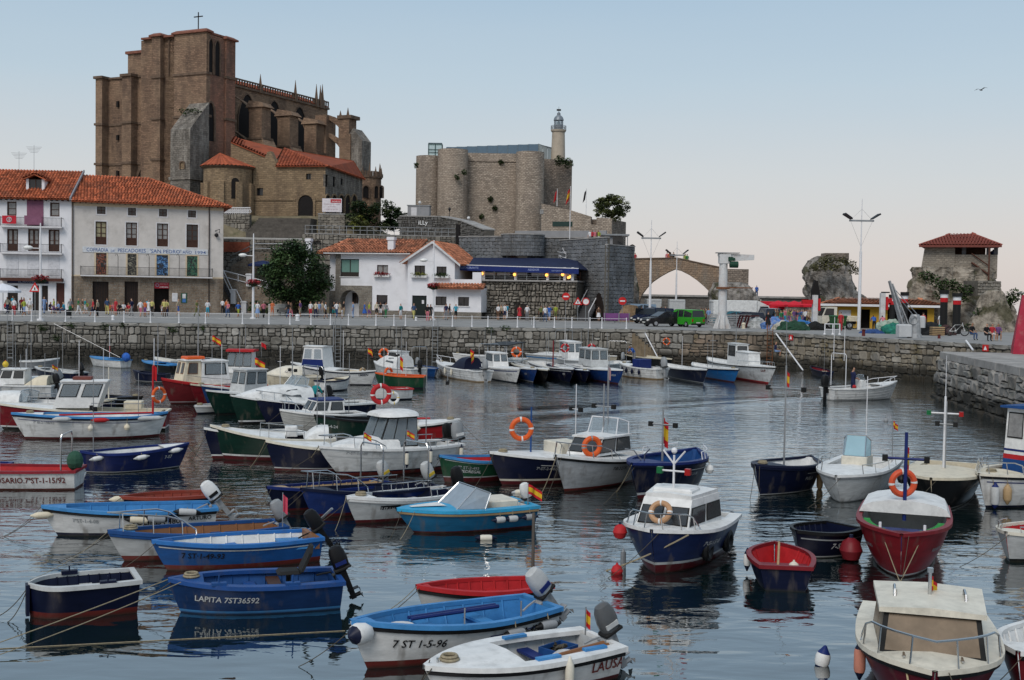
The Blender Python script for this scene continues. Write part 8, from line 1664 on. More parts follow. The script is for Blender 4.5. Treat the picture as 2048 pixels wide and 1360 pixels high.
for k,b in enumerate(Boat.all):
 if b.L>2.6 and k%2==0 and b is not bc:
  u=rg.uniform(.2,.32);c_=['blue','orange','cream','green','grey','white'][k%6];t=thing('fish_crate','%s crate aboard the %s'%(c_,' '.join(b.root['label'].split()[:9])),'crate',b.w((u*b.L,rg.uniform(-.25,.25),.12)),b.rz+rg.uniform(-.4,.4),'crates aboard boats');q=MB()
  for x in(-.27,.25):q.box(x,x+.02,-.18,.18,0,.3)
  for y in(-.18,.16):q.box(-.25,.25,y,y+.02,0,.3)
  q.box(-.25,.25,-.16,.16,0,.03).B('sides',pm(c_),t);q=MB();leaves(q,(0,0,.22),(.2,.13,.1),60,rg,.08);q.B('nets',[ROPED,mat('net_green',(.03,.09,.06),.9),ROPE][k%3],t,kind='stuff')
 if b.L>2.6 and k%3==0:x,y,z=b.hp(.9,1,1);o=MB().torus((0,0,.03),.13,.025,14,5,Matrix.Rotation(pi/2,3,'X')).torus((0,0,.07),.11,.025,14,5,Matrix.Rotation(pi/2,3,'X')).B('rope_coil',ROPE,label='coiled rope on the bow of the '+' '.join(b.root['label'].split()[:8]),cat='rope',group='rope coils',loc=b.w((x-.1,0,z+.03)))
for b in Boat.all:
 if yof(b,.5)<33 and b.zs<.75:
  for i in range(7):
   for sg in(1,-1):
    u=.12+i*.1;S_=b.sheer(u);MB().tube([(x,sg*max(.02,y-.055),z)for x,y,z in[b.hz(u,z)for z in(S_-.03,S_*.6+.04,.12)]],.02,4).B('rib',b.inner.data.materials[0],b.root)
    # ================================================================ things on the promenade and plaza
def gp(px,py,z=QZ):return on_z(px,py,z)
# ---- white railing along the quay edge
rl=thing('white_railing','white post and rail fence along the quay edge','railing',frA.o,frA.rz)
xa_=[frA.hit(px,640,.35)[0]for px in(-60,25,63,131,190,248,301,358,411,485,538,580,622,661,697,752,788,811,866,905,944,976,1035,1068,1109,1144,1180,1204,1253)]
PM=MB().cyl((0,0,0),(0,0,.12),.09,.06,8).cyl((0,0,.12),(0,0,.86),.055,.04,8).ball((0,0,.9),.06,8,5).mesh('post',WHITEP)
for x in xa_:put('post',PM,rl,loc=(x,.35,QZ))
for z in(.86,.45):MB().cyl((xa_[0],.35,QZ+z),(xa_[-1],.35,QZ+z),.018,.018,6).B('rail',WHITEP if z>.5 else METAL,rl)
# ---- promenade lamps with flower baskets
lamps=[]
for i,(px,pb,pt,lb)in enumerate(((81,641,446,'white lamp post with flower basket before the white corner house'),(506,638,467,'white lamp post with flower basket left of the tree'),(866,640,480,'white lamp post with flower basket before the green door'),(1175,640,500,'white lamp post with flower basket before the bastion'))):
 b=gp(px,pb);h=at_y(px,pt,b.y).z-QZ;t=thing('street_lamp',lb,'lamp',b,0,'lamps on the promenade')
 MB().cyl((0,0,0),(0,0,.15),.3,.28,12).cyl((0,0,.15),(0,0,h*.45),.13,.11,10).cyl((0,0,h*.45),(0,0,h),.1,.05,10).B('post',WHITEP,t)
 a=h*.74;MB().cyl((0,0,a),(-.9,0,a+.02),.045,.04,6).B('arm',WHITEP,t);MB().ball((-1.05,0,a+.05),.42,12,6,(1,.7,.45)).B('lamp_head',mat('lamp_white',(.7,.7,.68),.3),t)
 z=h*.42;MB().lathe([(.1,z-.35),(.38,z-.22),(.5,z),(.1,z)],12).B('basket',mat('basket_dark',(.02,.025,.015),.9),t);q=MB();leaves(q,(0,0,z+.12),(.72,.72,.3),330,R,.11,0);leaves(q,(0,0,z-.1),(.6,.6,.25),120,R,.11,1);q.B('flowers',[FLR,LEAFG],t,kind='stuff',fix=False)
 # ---- signs
def post_sign(label,px,py0,py1,kind,y=None):
 b=gp(px,py1)if y is None else V(((at_y(px,py1,y)).x,y,QZ));h=at_y(px,py0,b.y).z-QZ;t=thing('road_sign',label,'sign',b,0,'road signs on the promenade')
 MB().cyl((0,0,0),(0,0,h),.035,.035,6).B('post',METAL,t);RW,SR=mat('sign_white',(.7,.7,.7),.4),mat('sign_bright_red',(.5,.02,.02),.4)
 if kind=='noentry':MB().lathe([(0,-.04),(.42,-.04),(.42,-.01),(0,-.01)],20,c=(0,-.03,h),axis='y').B('disc',SR,t);MB().box(-.27,.27,-.08,-.071,h-.07,h+.07).B('bar',RW,t)
 if kind=='ban':MB().lathe([(0,-.04),(.4,-.04),(.4,-.01),(0,-.01)],20,c=(0,-.03,h),axis='y').B('disc',RW,t);MB().torus((0,-.08,h),.35,.05,20,5).B('ring',SR,t)
 if kind=='tri':
  MB().prism([(-.5,-.05,h-.3),(.5,-.05,h-.3),(0,-.05,h+.55)],(0,.03,0)).B('board',SR,t);MB().prism([(-.3,-.062,h-.19),(.3,-.062,h-.19),(0,-.062,h+.32)],(0,.01,0)).B('face',RW,t);MB().box(-.05,.05,-.07,-.064,h-.12,h+.1).B('symbol',IRON,t)
 return t
post_sign('no entry sign on a grey post before the terrace wall',1131,593,642,'noentry');post_sign('no entry sign on a grey post beside the bastion end',1244,602,645,'noentry');post_sign('red triangle warning sign before the terrace stairs',1155,604,643,'tri');post_sign('round red ringed sign behind the right lamp post',1171,603,642,'ban',126);post_sign('red triangle warning sign before the white corner house',70,577,638,'tri')
# ---- bollards, bins, small boxes
for i,(px,py,s,lb)in enumerate(((595,641,1,'short white bollard between railing and tree'),(1187,641,1.1,'white rounded bollard right of the bastion lamp post'),(226,640,.7,'small white quay bollard before the guild house'),(832,641,.6,'small white quay bollard before the green door'),(1487,657,.9,'cream bollard at the foot of the pillar crane'))):
 MB().lathe([(0,.62),(.14,.6),(.22,.5),(.22,.42),(.18,.38),(.18,.05),(.24,0)],12).B('quay_bollard',WHITEP if i<4 else pm('cream'),loc=gp(px,py),scale=(s,s,s),label=lb,cat='bollard',group='quay bollards',smooth=True)
b=gp(136,637);t=thing('litter_bin','dark litter bin by the railing before the guild house','bin',b);MB().lathe([(.22,.25),(.26,.8),(.2,.8),(.18,.3)],10).B('bucket',IRON,t)
for x in(-.27,.27):MB().box(x-.03,x+.03,-.03,.03,0,.9).B('leg',IRON,t)
b=gp(553,630);t=thing('stone_kiosk','white gridded stone box beside the tree','kiosk',b);MB().box(-.95,.95,0,.9,0,1.25).B('body',mat('kiosk_white',(.5,.5,.48),.8,var=.1),t)
for i in range(5):MB().box(-.95,.95,-.012,0,.2+.22*i,.22+.22*i).B('joint',METAL,t)
MB().box(.05,.45,-.02,0,.3,.65).B('hatch',IRON,t)
b=gp(569,631);t=thing('stone_bench','pale stone bench right of the white box','bench',b);MB().bbox(-.7,.7,-.25,.25,.38,.5,.03).B('seat',concrete,t);MB().bbox(-.7,.7,.18,.3,.5,.85,.03).B('backrest',concrete,t)
for x in(-.55,.55):MB().box(x-.1,x+.1,-.2,.2,0,.38).B('leg',concrete,t)
b=gp(934,631);t=thing('recycling_bin','green and blue recycling bin by the white house corner','bin',b);MB().bbox(-.45,.45,-.35,.35,0,1.2,.06).B('body',mat('bin_blue',(.03,.12,.14),.5),t);MB().bbox(-.48,.48,-.38,.38,1.2,1.35,.05).B('lid',pm('brightgreen'),t)
# ---- parasols
def parasol(label,p,r,h,m,name='parasol',flat=.35,n=10,grp='parasols'):
 t=thing(name,label,'parasol',p,0,grp);MB().cyl((0,0,0),(0,0,h),.03,.03,6).B('pole',METAL,t);MB().lathe([(0,h+.02),(r*.5,h-flat*.35),(r,h-flat),(r*.99,h-flat-.22)],n).B('canopy',m,t,smooth=False);MB().lathe([(.3,0),(.3,.12),(.05,.14)],10).B('base',concrete,t);return t
parasol('white cafe parasol at the left edge',gp(6,628),1.75,3.1,mat('canvas_white',(.66,.67,.72),.8,var=.05),flat=.7,n=14)
parasol('blue parasol behind the lamp left of the tree',V(at_y(526,530,148)),1.9,.55,CANVASB,flat=.5)
REDC=mat('canvas_red',(.52,.015,.03),.7,var=.1)
for i,px in enumerate((1556,1572,1588,1603,1617)):parasol('red bar parasol, '+['first','second','third','fourth','fifth'][i]+' from the left in the row',V((at_y(px,632,138+(i%2)).x,138+(i%2)*1.5,QZ)),1.25,2.55-.08*(i%2),REDC,flat=.45,grp='red parasols on the plaza')
p=at_y(1545,612,141);t=thing('bar_kiosk','red bar kiosk sign beside the parasols','kiosk',(p.x,p.y,QZ));z1=at_y(1545,603,141).z-QZ;MB().bbox(-1.0,1.3,0,1.6,0,z1-.9,.04).B('body',mat('kiosk_dark',(.06,.03,.03),.7),t);MB().bbox(-1.1,1.4,-.2,1.7,z1-.9,z1,.05).B('sign',REDC,t)
# ---- flagpoles
def flagpole(label,px,py0,py1,y,m1,m2=None,h=None):
 b=at_y(px,py1,y);z=at_y(px,py0,y).z-b.z;t=thing('flagpole',label,'flagpole',b,0,'flagpoles by the castle');MB().cyl((0,0,0),(0,0,z),.06,.035,6).B('pole',WHITEP,t);q=MB();n=6
 P=lambda i,f:(.06-.35*(i/n)*(1 if 1 else 0)*1.0-f*.25,sin(i*1.3)*.12,z-.1-1.6*f-.5*(i/n))
 for f0,f1,mi in((0,.3,0),(.3,.7,1),(.7,1,0)):q.grid([[P(i,f0)for i in range(n+1)],[P(i,f1)for i in range(n+1)]],mi)
 q.B('flag',[m1,m2 or m1],t,fix=False)
flagpole('tall white flagpole with hanging red and yellow flag',1139,372,497,141,SPR,SPY);flagpole('flagpole with dark flag left of the small tree',1172,377,430,181,IRON);flagpole('flagpole with red flag before the castle corner',1114,377,412,183,SPR)
p=at_y(1132,518,139.5);t=thing('branching_sculpture','white branching metal sculpture on the dark wall above the awning','sculpture',p);q=MB();rg=random.Random(5)
q.cyl((0,0,-.5),(0,0,.8),.06,.04,5)
for i in range(16):a=rg.uniform(0,pi);l=rg.uniform(.5,1.3);z=rg.uniform(-.2,.8);c=(cos(a)*l,rg.uniform(-.2,.2),z+abs(sin(a))*l*.7);q.tube([(0,0,z),(c[0]*.6,0,z+(c[2]-z)*.3),c],.03,4)
q.B('branches',WHITEP,t)
# ---- high floodlight masts
def flood_mast(label,px,py0,pyl,py1,y,w_):
 b=V((at_y(px,600,y).x,y,QZ));H=at_y(px,py0,y).z-QZ;zl=at_y(px,pyl,y).z-QZ;t=thing('floodlight_mast',label,'mast',b,0,'floodlight masts on the plaza')
 MB().cyl((0,0,0),(0,0,H*.6),.16*w_,.11*w_,10).cyl((0,0,H*.6),(0,0,H),.07*w_,.03,8).B('pole',WHITEP,t);MB().box(-1.1*w_,1.1*w_,-.08,.08,zl-.1,zl+.06).B('cross_arm',METAL,t)
 for sg in(-1,1):
  for k,dy in((0,-.3),(1,.3)):MB().add([(sg*.9*w_,dy-.2,zl+.1),(sg*1.6*w_,dy-.2,zl+.55),(sg*1.6*w_,dy+.25,zl+.55),(sg*.9*w_,dy+.25,zl+.1),(sg*.95*w_,dy-.2,zl+.25),(sg*1.55*w_,dy-.2,zl+.68),(sg*1.55*w_,dy+.25,zl+.68),(sg*.95*w_,dy+.25,zl+.25)],[(0,3,2,1),(4,5,6,7),(0,1,5,4),(1,2,6,5),(2,3,7,6),(3,0,4,7)]).B('floodlight',IRON,t)
  MB().tube([(0,0,H*.92),(sg*1.0*w_,0,zl),(0,0,zl-(H-zl)*1.2)],.012,3).B('stay_wire',METAL,t)
flood_mast('tall floodlight mast left of the bridge arch',1300,440,476,622,128,.95);flood_mast('thinner floodlight mast inside the bridge arch',1352,483,510,612,146,.85)
flood_mast('tallest floodlight mast in the middle of the plaza',1719,397,441,630,113,1.05)
# ---- pillar crane
b=gp(1444,657);y=b.y;Z_=lambda py:at_y(1444,py,y).z-QZ;t=thing('pillar_crane','white rusting pillar crane on the quay','crane',b)
CRW=mat('crane_white',(.55,.55,.55),.6,var=.12,dirt=((.2,.09,.04),.6,1.5));RU=mat('rust',(.16,.065,.03),.9,var=.4,scale=3)
MB().cyl((0,0,0),(0,0,Z_(575)),.42,.38,16).cyl((0,0,Z_(575)),(0,0,Z_(527)),.4,.38,16).B('pillar',CRW,t)
for k in range(8):a=k*pi/4;MB().prism([(cos(a)*.4,sin(a)*.4,0),(cos(a)*.85,sin(a)*.85,0),(cos(a)*.42,sin(a)*.42,Z_(630))],(-sin(a)*.08,cos(a)*.08,0)).B('base_rib',CRW,t)
MB().cyl((0,0,Z_(578)),(0,0,Z_(574)),.62,.62,16).box(.3,2.7,-.25,.25,Z_(576),Z_(574)).B('platform',RU,t)
MB().box(-.42,.6,-.42,.42,Z_(527),Z_(508)).B('turret',CRW,t);x2=(1504-1444)/F*y;MB().prism([(-.5,-.3,Z_(507)),(x2,-.3,Z_(509)),(x2,-.3,Z_(519)),(.5,-.3,Z_(522)),(-.5,-.3,Z_(512))],(0,.6,0)).B('jib',CRW,t);MB().box(-.7,1.4,-.5,.5,Z_(506.5),Z_(505)).B('roof_plate',METAL,t)
MB().cyl((.5,-.45,Z_(529)),(1.25,-.45,Z_(529)),.3,.3,12).box(.35,.75,-.6,-.2,Z_(522),Z_(514)).cyl((.4,-.45,Z_(517)),(.95,-.45,Z_(519)),.16,.16,10).B('winch',mat('winch_green',(.012,.05,.03),.5),t)
# ---- grey jib crane
b=gp(1825,676);y=b.y;P=lambda px,py,dy=0:V(((at_y(px,py,y).x-b.x),dy,at_y(px,py,y).z-QZ));t=thing('jib_crane','grey lattice jib crane on the right quay','crane',b);CG=mat('crane_grey',(.32,.33,.34),.5,.3,var=.2,dirt=((.1,.06,.04),.5,2))
p0,p1=P(1808,665),P(1779,562)
for dy in(-.35,.35):MB().tube([p0+V((0,dy,0)),p1+V((0,dy*.3,0))],.09,5).tube([p0+V((.45,dy,.1)),p1+V((.2,dy*.3,-.2))],.06,5).B('jib_chord',CG,t)
for k in range(9):f=k/9;a=p0.lerp(p1,f);c=p0.lerp(p1,f+.1)+V((.42*(1-f),0,.1));s_=.35*(1-f*.7);MB().tube([a+V((0,-s_,0)),c+V((0,s_,0))],.03,4).tube([a+V((0,s_,0)),a+V((0,-s_,0))],.03,4).B('lattice',CG,t)
MB().tube([P(1782,570),P(1834,628)],.03,4).tube([P(1795,592),P(1828,632)],.03,4).B('stay',METAL,t)
MB().lathe([(.55,0),(.5,.3),(.45,.35),(.45,1.0),(.38,1.6),(.3,1.8),(0,1.8)],12,c=tuple(P(1829,676))).B('column',CG,t);MB().torus(tuple(P(1823,640,-.45)),.3,.05,14,5).B('hand_wheel',CG,t);MB().bbox(p0.x-.5,p0.x+.5,-.5,.5,.1,1.05,.1).B('counterweight',mat('crane_pale',(.45,.46,.47),.5,var=.1),t);MB().bbox(P(1844,640).x-.3,P(1844,640).x+.2,-.3,.3,.8,1.7,.1).B('motor_case',MATS['crane_pale'],t)
# ---- black red white posts of the boat lift and gantry posts
for i,(px,py0,py1,y,r,lb)in enumerate(((1695,601,645,122,.28,'thin black post with red and white bands left of the tall mast'),(1704,604,646,121,.28,'thin banded black post right beside the leftmost one'),(1746,602,646,120,.28,'thin banded black post right of the tall mast'),(1756,606,647,119,.28,'thin banded black post next to the white gantry post'),(1784,589,648,112,.38,'banded black post behind the grey jib crane'),(1808,584,650,112,.42,'banded black post with cap right of the grey jib'),(1887,580,662,106,.44,'thick banded black post before the big rock'),(1913,586,664,104,.46,'thick banded black post nearest the white bicycle'))):
 p=at_y(px,640,y);z=at_y(px,py0,y).z-QZ;r*=.72;t=thing('banded_post',lb,'post',(p.x,p.y,QZ),0,'banded posts on the plaza');MB().cyl((0,0,0),(0,0,z*.72),r,r,12).B('shaft',RUBBER,t);MB().cyl((0,0,z*.72),(0,0,z*.82),r*1.02,r*1.02,12).B('red_band',SPR,t);MB().cyl((0,0,z*.82),(0,0,z*.91),r*1.02,r*1.02,12).B('white_band',WHITEP,t);MB().cyl((0,0,z*.91),(0,0,z),r*1.3 if py0<600 else r*.6,r*1.3 if py0<600 else r*.4,12).B('cap',RUBBER,t)
for i,(px,py0,py1,y)in enumerate(((1629,590,652,111),(1764,586,650,112))):
 p=at_y(px,640,y);z=at_y(px,py0,y).z-QZ;t=thing('hoist_post',['white hoist post with red box left of the yellow hut','white hoist post with red box right of the tall mast'][i],'post',(p.x,p.y,QZ),0,'hoist posts');MB().box(-.22,.22,-.22,.22,0,z).B('post',CRW,t);MB().box(.25,.45,-.3,.3,z*.55,z*.9).B('red_plate',SPR,t);MB().box(-1.2 if i==0 else .4,-.25 if i==0 else 1.5,-.25,.25,z*.74,z*.86).B('red_box',SPR,t);MB().box(-.1,.6,-.2,.2,z,z+.12).B('lamp',IRON,t)
 # ---- yellow hut
fy=Frame(at_y(1655,640,120),at_y(1868,640,117),QZ);yh_=thing('yellow_hut','yellow market hut with red tiled roof behind the nets','building',fy.o,fy.rz);YW=mat('yellow_wall',(.42,.25,.03),.8,var=.12);ze_y=fy.hit(1760,611)[1]
xs0,xs1=fy.hit(1677,625)[0],fy.hit(1702,625)[0];wall_open(MB(),0,fy.len,0,ze_y,[(xs0,xs1,0,ze_y-.5),(fy.hit(1722,625)[0],fy.hit(1740,625)[0],0,ze_y-.4),(fy.hit(1775,625)[0],fy.hit(1855,625)[0],0,ze_y-.3)],dep=.5).box(0,.05,.02,6,0,ze_y).B('wall',YW,yh_);MB().box(xs0,xs1,.1,.15,0,ze_y-.5).B('shutter',SHUT,yh_);MB().box(fy.hit(1720,625)[0],fy.hit(1856,625)[0],1.2,1.3,0,ze_y).B('dark_inside',OPEN,yh_)
MB().box(-1,fy.len+.8,-.85,-.7,ze_y-.12,ze_y+.1).B('eave_trim',WHITEP,yh_);zry=fy.hit(1760,598,3)[1];tile_roof(yh_,(-.6,-.8,ze_y+.1),(fy.len+.9,-.8,ze_y+.1),(fy.len-1.5,3,zry),(1.0,3,zry),TERRA2);tile_roof(yh_,(fy.len+.9,-.8,ze_y+.1),(fy.len+.9,6.8,ze_y+.1),(fy.len-1.5,3,zry),(fy.len-1.5,3,zry),TERRA2);tile_roof(yh_,(-.6,6.8,ze_y+.1),(-.6,-.8,ze_y+.1),(1,3,zry),(1,3,zry),TERRA2)
# ---- vehicles
TYRE=RUBBER;HUB=mat('hubcap',(.4,.4,.42),.35,.6);LGHT=mat('headlamp',(.6,.6,.58),.15);TAIL=mat('tail_lamp',(.3,.012,.012),.25);PLATE=mat('number_plate',(.6,.6,.55),.5)
def wheel(par,x,y,r,w_=.2):
 q=MB().lathe([(0,-w_/2),(r*.9,-w_/2),(r,-w_/4),(r,w_/4),(r*.9,w_/2),(0,w_/2)],16,c=(x,y,r),axis='y').B('wheel',TYRE,par,smooth=True);MB().lathe([(0,-w_/2-.012),(r*.6,-w_/2-.01),(r*.6,w_/2+.01),(0,w_/2+.012)],10,c=(x,y,r),axis='y').B('hub',HUB,q)
def car(label,p,rz,L_,W,low,glass,col,wr=.31,wx=(.18,.8),cat='car',name='parked_car',belt=None,pillars=(),inset=.13):
 """side outline low (x,z) body and glass (x,z) greenhouse in fractions of length / metres, front at x=L"""
 t=thing(name,label,cat,p,rz,'vehicles parked on the plaza');h=W/2;m=pm(col,.25)
 n=len(low);vs=[]
 for y,k in((-h,0),(-h+.06,1),(h-.06,1),(h,0)):vs.append([(x*L_+(0 if k else(-.03 if x>.5 else .03)),y,z if k or z<.35 else z-.05)for x,z in low])
 mb=MB();mb.grid(vs,closed=True);mb.f+=[tuple(range(n)),tuple(range(4*n-1,3*n-1,-1))];mb.m+=[0,0];bd_=mb.B('body',m,t)
 g=[(x*L_,z)for x,z in glass];zb=min(z for x,z in g);zt_=max(z for x,z in g);f=lambda z:h-.03-inset*(z-zb)/(zt_-zb)
 cb=MB();rows=[[(x,s*f(z),z)for x,z in g]for s in(-1,1)];cb.add(rows[0]+rows[1],[tuple(range(len(g)))[::-1],tuple(range(len(g),2*len(g)))]+[(i,i+1,len(g)+i+1,len(g)+i)for i in range(len(g)-1)]);c=cb.B('cabin',m,t)
 # side glass
 def lerpz(x):
  for a,b in zip(g,g[1:]):
   if min(a[0],b[0])<=x<=max(a[0],b[0])and abs(a[0]-b[0])>1e-6:
    z=a[1]+(b[1]-a[1])*(x-a[0])/(b[0]-a[0])
    if z>zb+.05:return z
  return zt_
 xs_=[g[0][0]]+[q*L_ for q in pillars]+[g[-1][0]]
 for s in(-1,1):
  for a,b in zip(xs_,xs_[1:]):
   a2,b2=a+.06,b-.06;za,zb2=min(lerpz(a2)-.06,zt_-.09),min(lerpz(b2)-.06,zt_-.09);z0=zb+.06
   if b2-a2<.1:continue
   MB().prism([(a2,s*(f(z0)+.006),z0),(b2,s*(f(z0)+.006),z0),(b2,s*(f(max(zb2,z0+.02))+.006),max(zb2,z0+.02)),(a2,s*(f(max(za,z0+.02))+.006),max(za,z0+.02))],(0,s*.006,0)).B('side_window',GLASS,c)
 for(a,b),nm in(((g[0],g[1]),'rear_window'),((g[-1],g[-2]),'windscreen')):
  d=V((b[0]-a[0],0,b[1]-a[1]));o=V((a[0],0,a[1]));nn=V((-d.z,0,d.x)).normalized();nn=nn if nn.x*(1 if nm=='windscreen'else-1)>0 else-nn
  q=[o+d*.1+V((0,-f(a[1]+d.z*.1)*.9,0)),o+d*.1+V((0,f(a[1]+d.z*.1)*.9,0)),o+d*.92+V((0,f(a[1]+d.z*.92)*.9,0)),o+d*.92+V((0,-f(a[1]+d.z*.92)*.9,0))];MB().prism([v+nn*.006 for v in q],nn*.008).B(nm,GLASS,c)
 for x in wx:
  for s in(-1,1):wheel(t,x*L_,s*(h-.06),wr)
 zf_=sum(z for x,z in low if x>.95)/max(1,sum(1 for x,z in low if x>.95));
 for s in(-1,1):MB().bbox(L_-.1,L_+.015,s*h*.72-.16,s*h*.72+.16,zf_-.02,zf_+.15,.03).B('headlight',LGHT,t);MB().bbox(-.015,.08,s*h*.8-.1,s*h*.8+.1,zf_+.05,zf_+.35,.02).B('tail_light',TAIL,t)
 for x in(-.03,L_-.12):MB().bbox(x,x+.15,-h*.97,h*.97,.26,.46,.04).B('bumper',RUBBER,t)
 for x in(-.045,L_+.035):MB().box(x,x+.01,-.26,.26,.45 if x<0 else .36,.56 if x<0 else .46).B('number_plate',PLATE,t)
 return t
def vpos(px,py):return gp(px,py)
vgreen=car('bright green van parked left of the pillar crane',vpos(1402,655),rad(176),4.6,1.85,[(0,.3),(0,1.05),(.82,1.05),(.98,.85),(1,.55),(.99,.3)],[(0.0,1.05),(.02,1.9),(.62,1.95),(.72,1.88),(.86,1.05)],(.03,.26,.02),.33,(.2,.8),'van','parked_van',pillars=(.33,.55))
vgreen.rotation_euler=(0,0,rad(118));vgreen.location=vpos(1396,655);vgreen.scale=(.86,)*3
car('dark blue people carrier parked at the quay edge',vpos(1342,647),rad(206),4.5,1.85,[(0,.28),(0,.95),(.72,.98),(.9,.85),(.99,.65),(1,.3)],[(0,.95),(.06,1.6),(.5,1.66),(.62,1.58),(.88,.9)],(.008,.014,.04),.32,(.17,.82),pillars=(.28,.55))
car('black saloon with silver bonnet reflections between the carrier and the green van',vpos(1366,653),rad(204),4.3,1.7,[(0,.27),(0,.85),(.2,.92),(.72,.92),(.96,.8),(1,.6),(1,.27)],[(.12,.9),(.26,1.38),(.55,1.42),(.76,.92)],(.012,.012,.014),.31,(.18,.82),pillars=(.42,))
car('dark hatchback behind the grey crates',V((at_y(1530,640,118).x,118,QZ)),rad(170),4.0,1.7,[(0,.27),(0,.9),(.7,.95),(.95,.8),(1,.5),(1,.27)],[(0,.9),(.05,1.42),(.55,1.48),(.8,.93)],(.012,.018,.035),.3,pillars=(.4,));car('dark blue tall car right of the white truck',V((at_y(1548,640,123).x,123,QZ)),rad(95),4.2,1.8,[(0,.28),(0,1.05),(.75,1.05),(.96,.9),(1,.6),(1,.28)],[(0,1.05),(.04,1.75),(.6,1.8),(.82,1.0)],(.01,.02,.05),.33,pillars=(.4,))
car('teal car roof showing behind the pillar crane',V((at_y(1500,640,122).x,122,QZ)),rad(185),4.1,1.7,[(0,.27),(0,.9),(.7,.95),(.95,.8),(1,.5),(1,.27)],[(0,.9),(.05,1.42),(.55,1.48),(.8,.93)],(.03,.13,.17),.3,pillars=(.4,))
def truck(label,p,rz,L_,W,Hb,boxc='white',cab='white',cabL=1.6):
 t=thing('box_truck',label,'truck',p,rz,'vehicles parked on the plaza');h=W/2;bx_=MB().bbox(0,L_-cabL,-h,h,.75,.75+Hb,.04).B('cargo_box',pm(boxc),t)
 for s in(-1,1):MB().box(-.02,0,.02 if s>0 else-h+.05,h-.05 if s>0 else-.02,.8,.7+Hb).B('rear_door',pm('lgrey'if s>0 else boxc),bx_)
 for z in(1.1,.5+Hb):MB().box(-.035,-.02,-h+.1,h-.1,z,z+.05).B('door_bar',METAL,bx_)
 c0=L_-cabL;MB().prism([(c0+.05,-h*.92,.5),(L_,-h*.92,.5),(L_,-h*.92,1.2),(L_-.35,-h*.92,2.05),(c0+.05,-h*.92,2.1)],(0,2*h*.92,0)).B('cab',pm(cab),t);MB().prism([(c0+.05,-h*.9,2.1),(L_-.5,-h*.9,2.1),(c0+.05,-h*.9,.75+Hb)],(0,2*h*.9,0)).B('wind_deflector',pm(cab),t)
 for s in(-1,1):MB().prism([(c0+.35,s*h*.925,1.3),(L_-.15,s*h*.925,1.3),(L_-.4,s*h*.925,1.95),(c0+.35,s*h*.925,1.95)],(0,s*.01,0)).B('side_window',GLASS,t)
 MB().prism([(L_+.005,-h*.8,1.25),(L_+.005,h*.8,1.25),(L_-.32,h*.8,2.0),(L_-.32,-h*.8,2.0)],(.01,0,0)).B('windscreen',GLASS,t);MB().box(.2,L_-.2,-h*.7,h*.7,.45,.75).B('chassis',RUBBER,t)
 for x in(.9,L_-.8):
  for s in(-1,1):wheel(t,x,s*(h-.15),.38,.25)
 return t
truck('white box truck behind the pillar crane',V((at_y(1424,640,126).x,126.5,QZ)),rad(4),6.2,2.1,1.8);truck('white box truck with closed rear doors inside the arch',V((at_y(1354,640,137).x,137,QZ)),rad(85),5.8,1.8,1.75,'lgrey');truck('grey box truck at the left foot of the arch',V((at_y(1308,640,140).x,140,QZ)),rad(88),5.5,1.7,1.75,'lgrey','sky')
car('pale blue van left of the floodlight mast',V((at_y(1310,640,133).x,133,QZ)),rad(186),4.4,1.8,[(0,.3),(0,1.05),(.82,1.05),(.98,.85),(1,.55),(.99,.3)],[(0.0,1.05),(.02,1.95),(.66,1.98),(.84,1.05)],(.18,.25,.33),.33,(.2,.8),'van','parked_van',pillars=(.35,))
truck('small cream pickup truck under the tall mast',V((at_y(1712,640,116).x,116,QZ)),rad(185),3.6,1.5,.5,'cream','ivory',1.5)
# ---- crate fence, frames, heaps of nets
GRC=mat('crate_grey',(.33,.33,.33),.8,var=.12)
CRM=MB()
for k in range(6):CRM.box(-.55,.55,-.02,.02,.02+k*.2,.12+k*.2)
for k in range(7):CRM.box(-.55+k*.18,-.5+k*.18,-.035,-.02,0,1.2)
CRME=CRM.mesh('slatted_panel',GRC)
pn=gp(1428,655);pn2=gp(1512,656)
for i in range(5):
 f=(i+.5)/5;p=pn.lerp(pn2,f);p.y+=2.6;put('slatted_panel',CRME,None,p,rad(1),'grey slatted panel, '+['first','second','third','fourth','fifth'][i]+' from the pillar crane','panel','grey slatted panels behind the crane','thing'if 0 else None,scale=((pn2-pn).length/5.6,)+(1,1.05))
DRF=mat('dark_red_iron',(.07,.012,.012),.7,var=.2)
for i,px in enumerate((1490,1503)):p=gp(px,657);p.y+=1.5;MB().prism([(-.35,-.05,0),(-.2,-.05,0),(.15,-.05,1.2),(0,-.05,1.2)],(0,.1,0)).prism([(0,-.05,1.08),(1.0,-.05,1.08),(1.0,-.05,1.2),(0,-.05,1.2)],(0,.1,0)).prism([(-.35,1.2,0),(-.2,1.2,0),(.15,1.2,1.2),(0,1.2,1.2)],(0,.1,0)).prism([(0,-.05,1.1),(.12,-.05,1.1),(.12,1.3,1.1),(0,1.3,1.1)],(0,0,.1)).B('net_rack',DRF,label=['left','right'][i]+' dark red slanted iron frame right of the crane',cat='rack',loc=p,group='iron net racks')
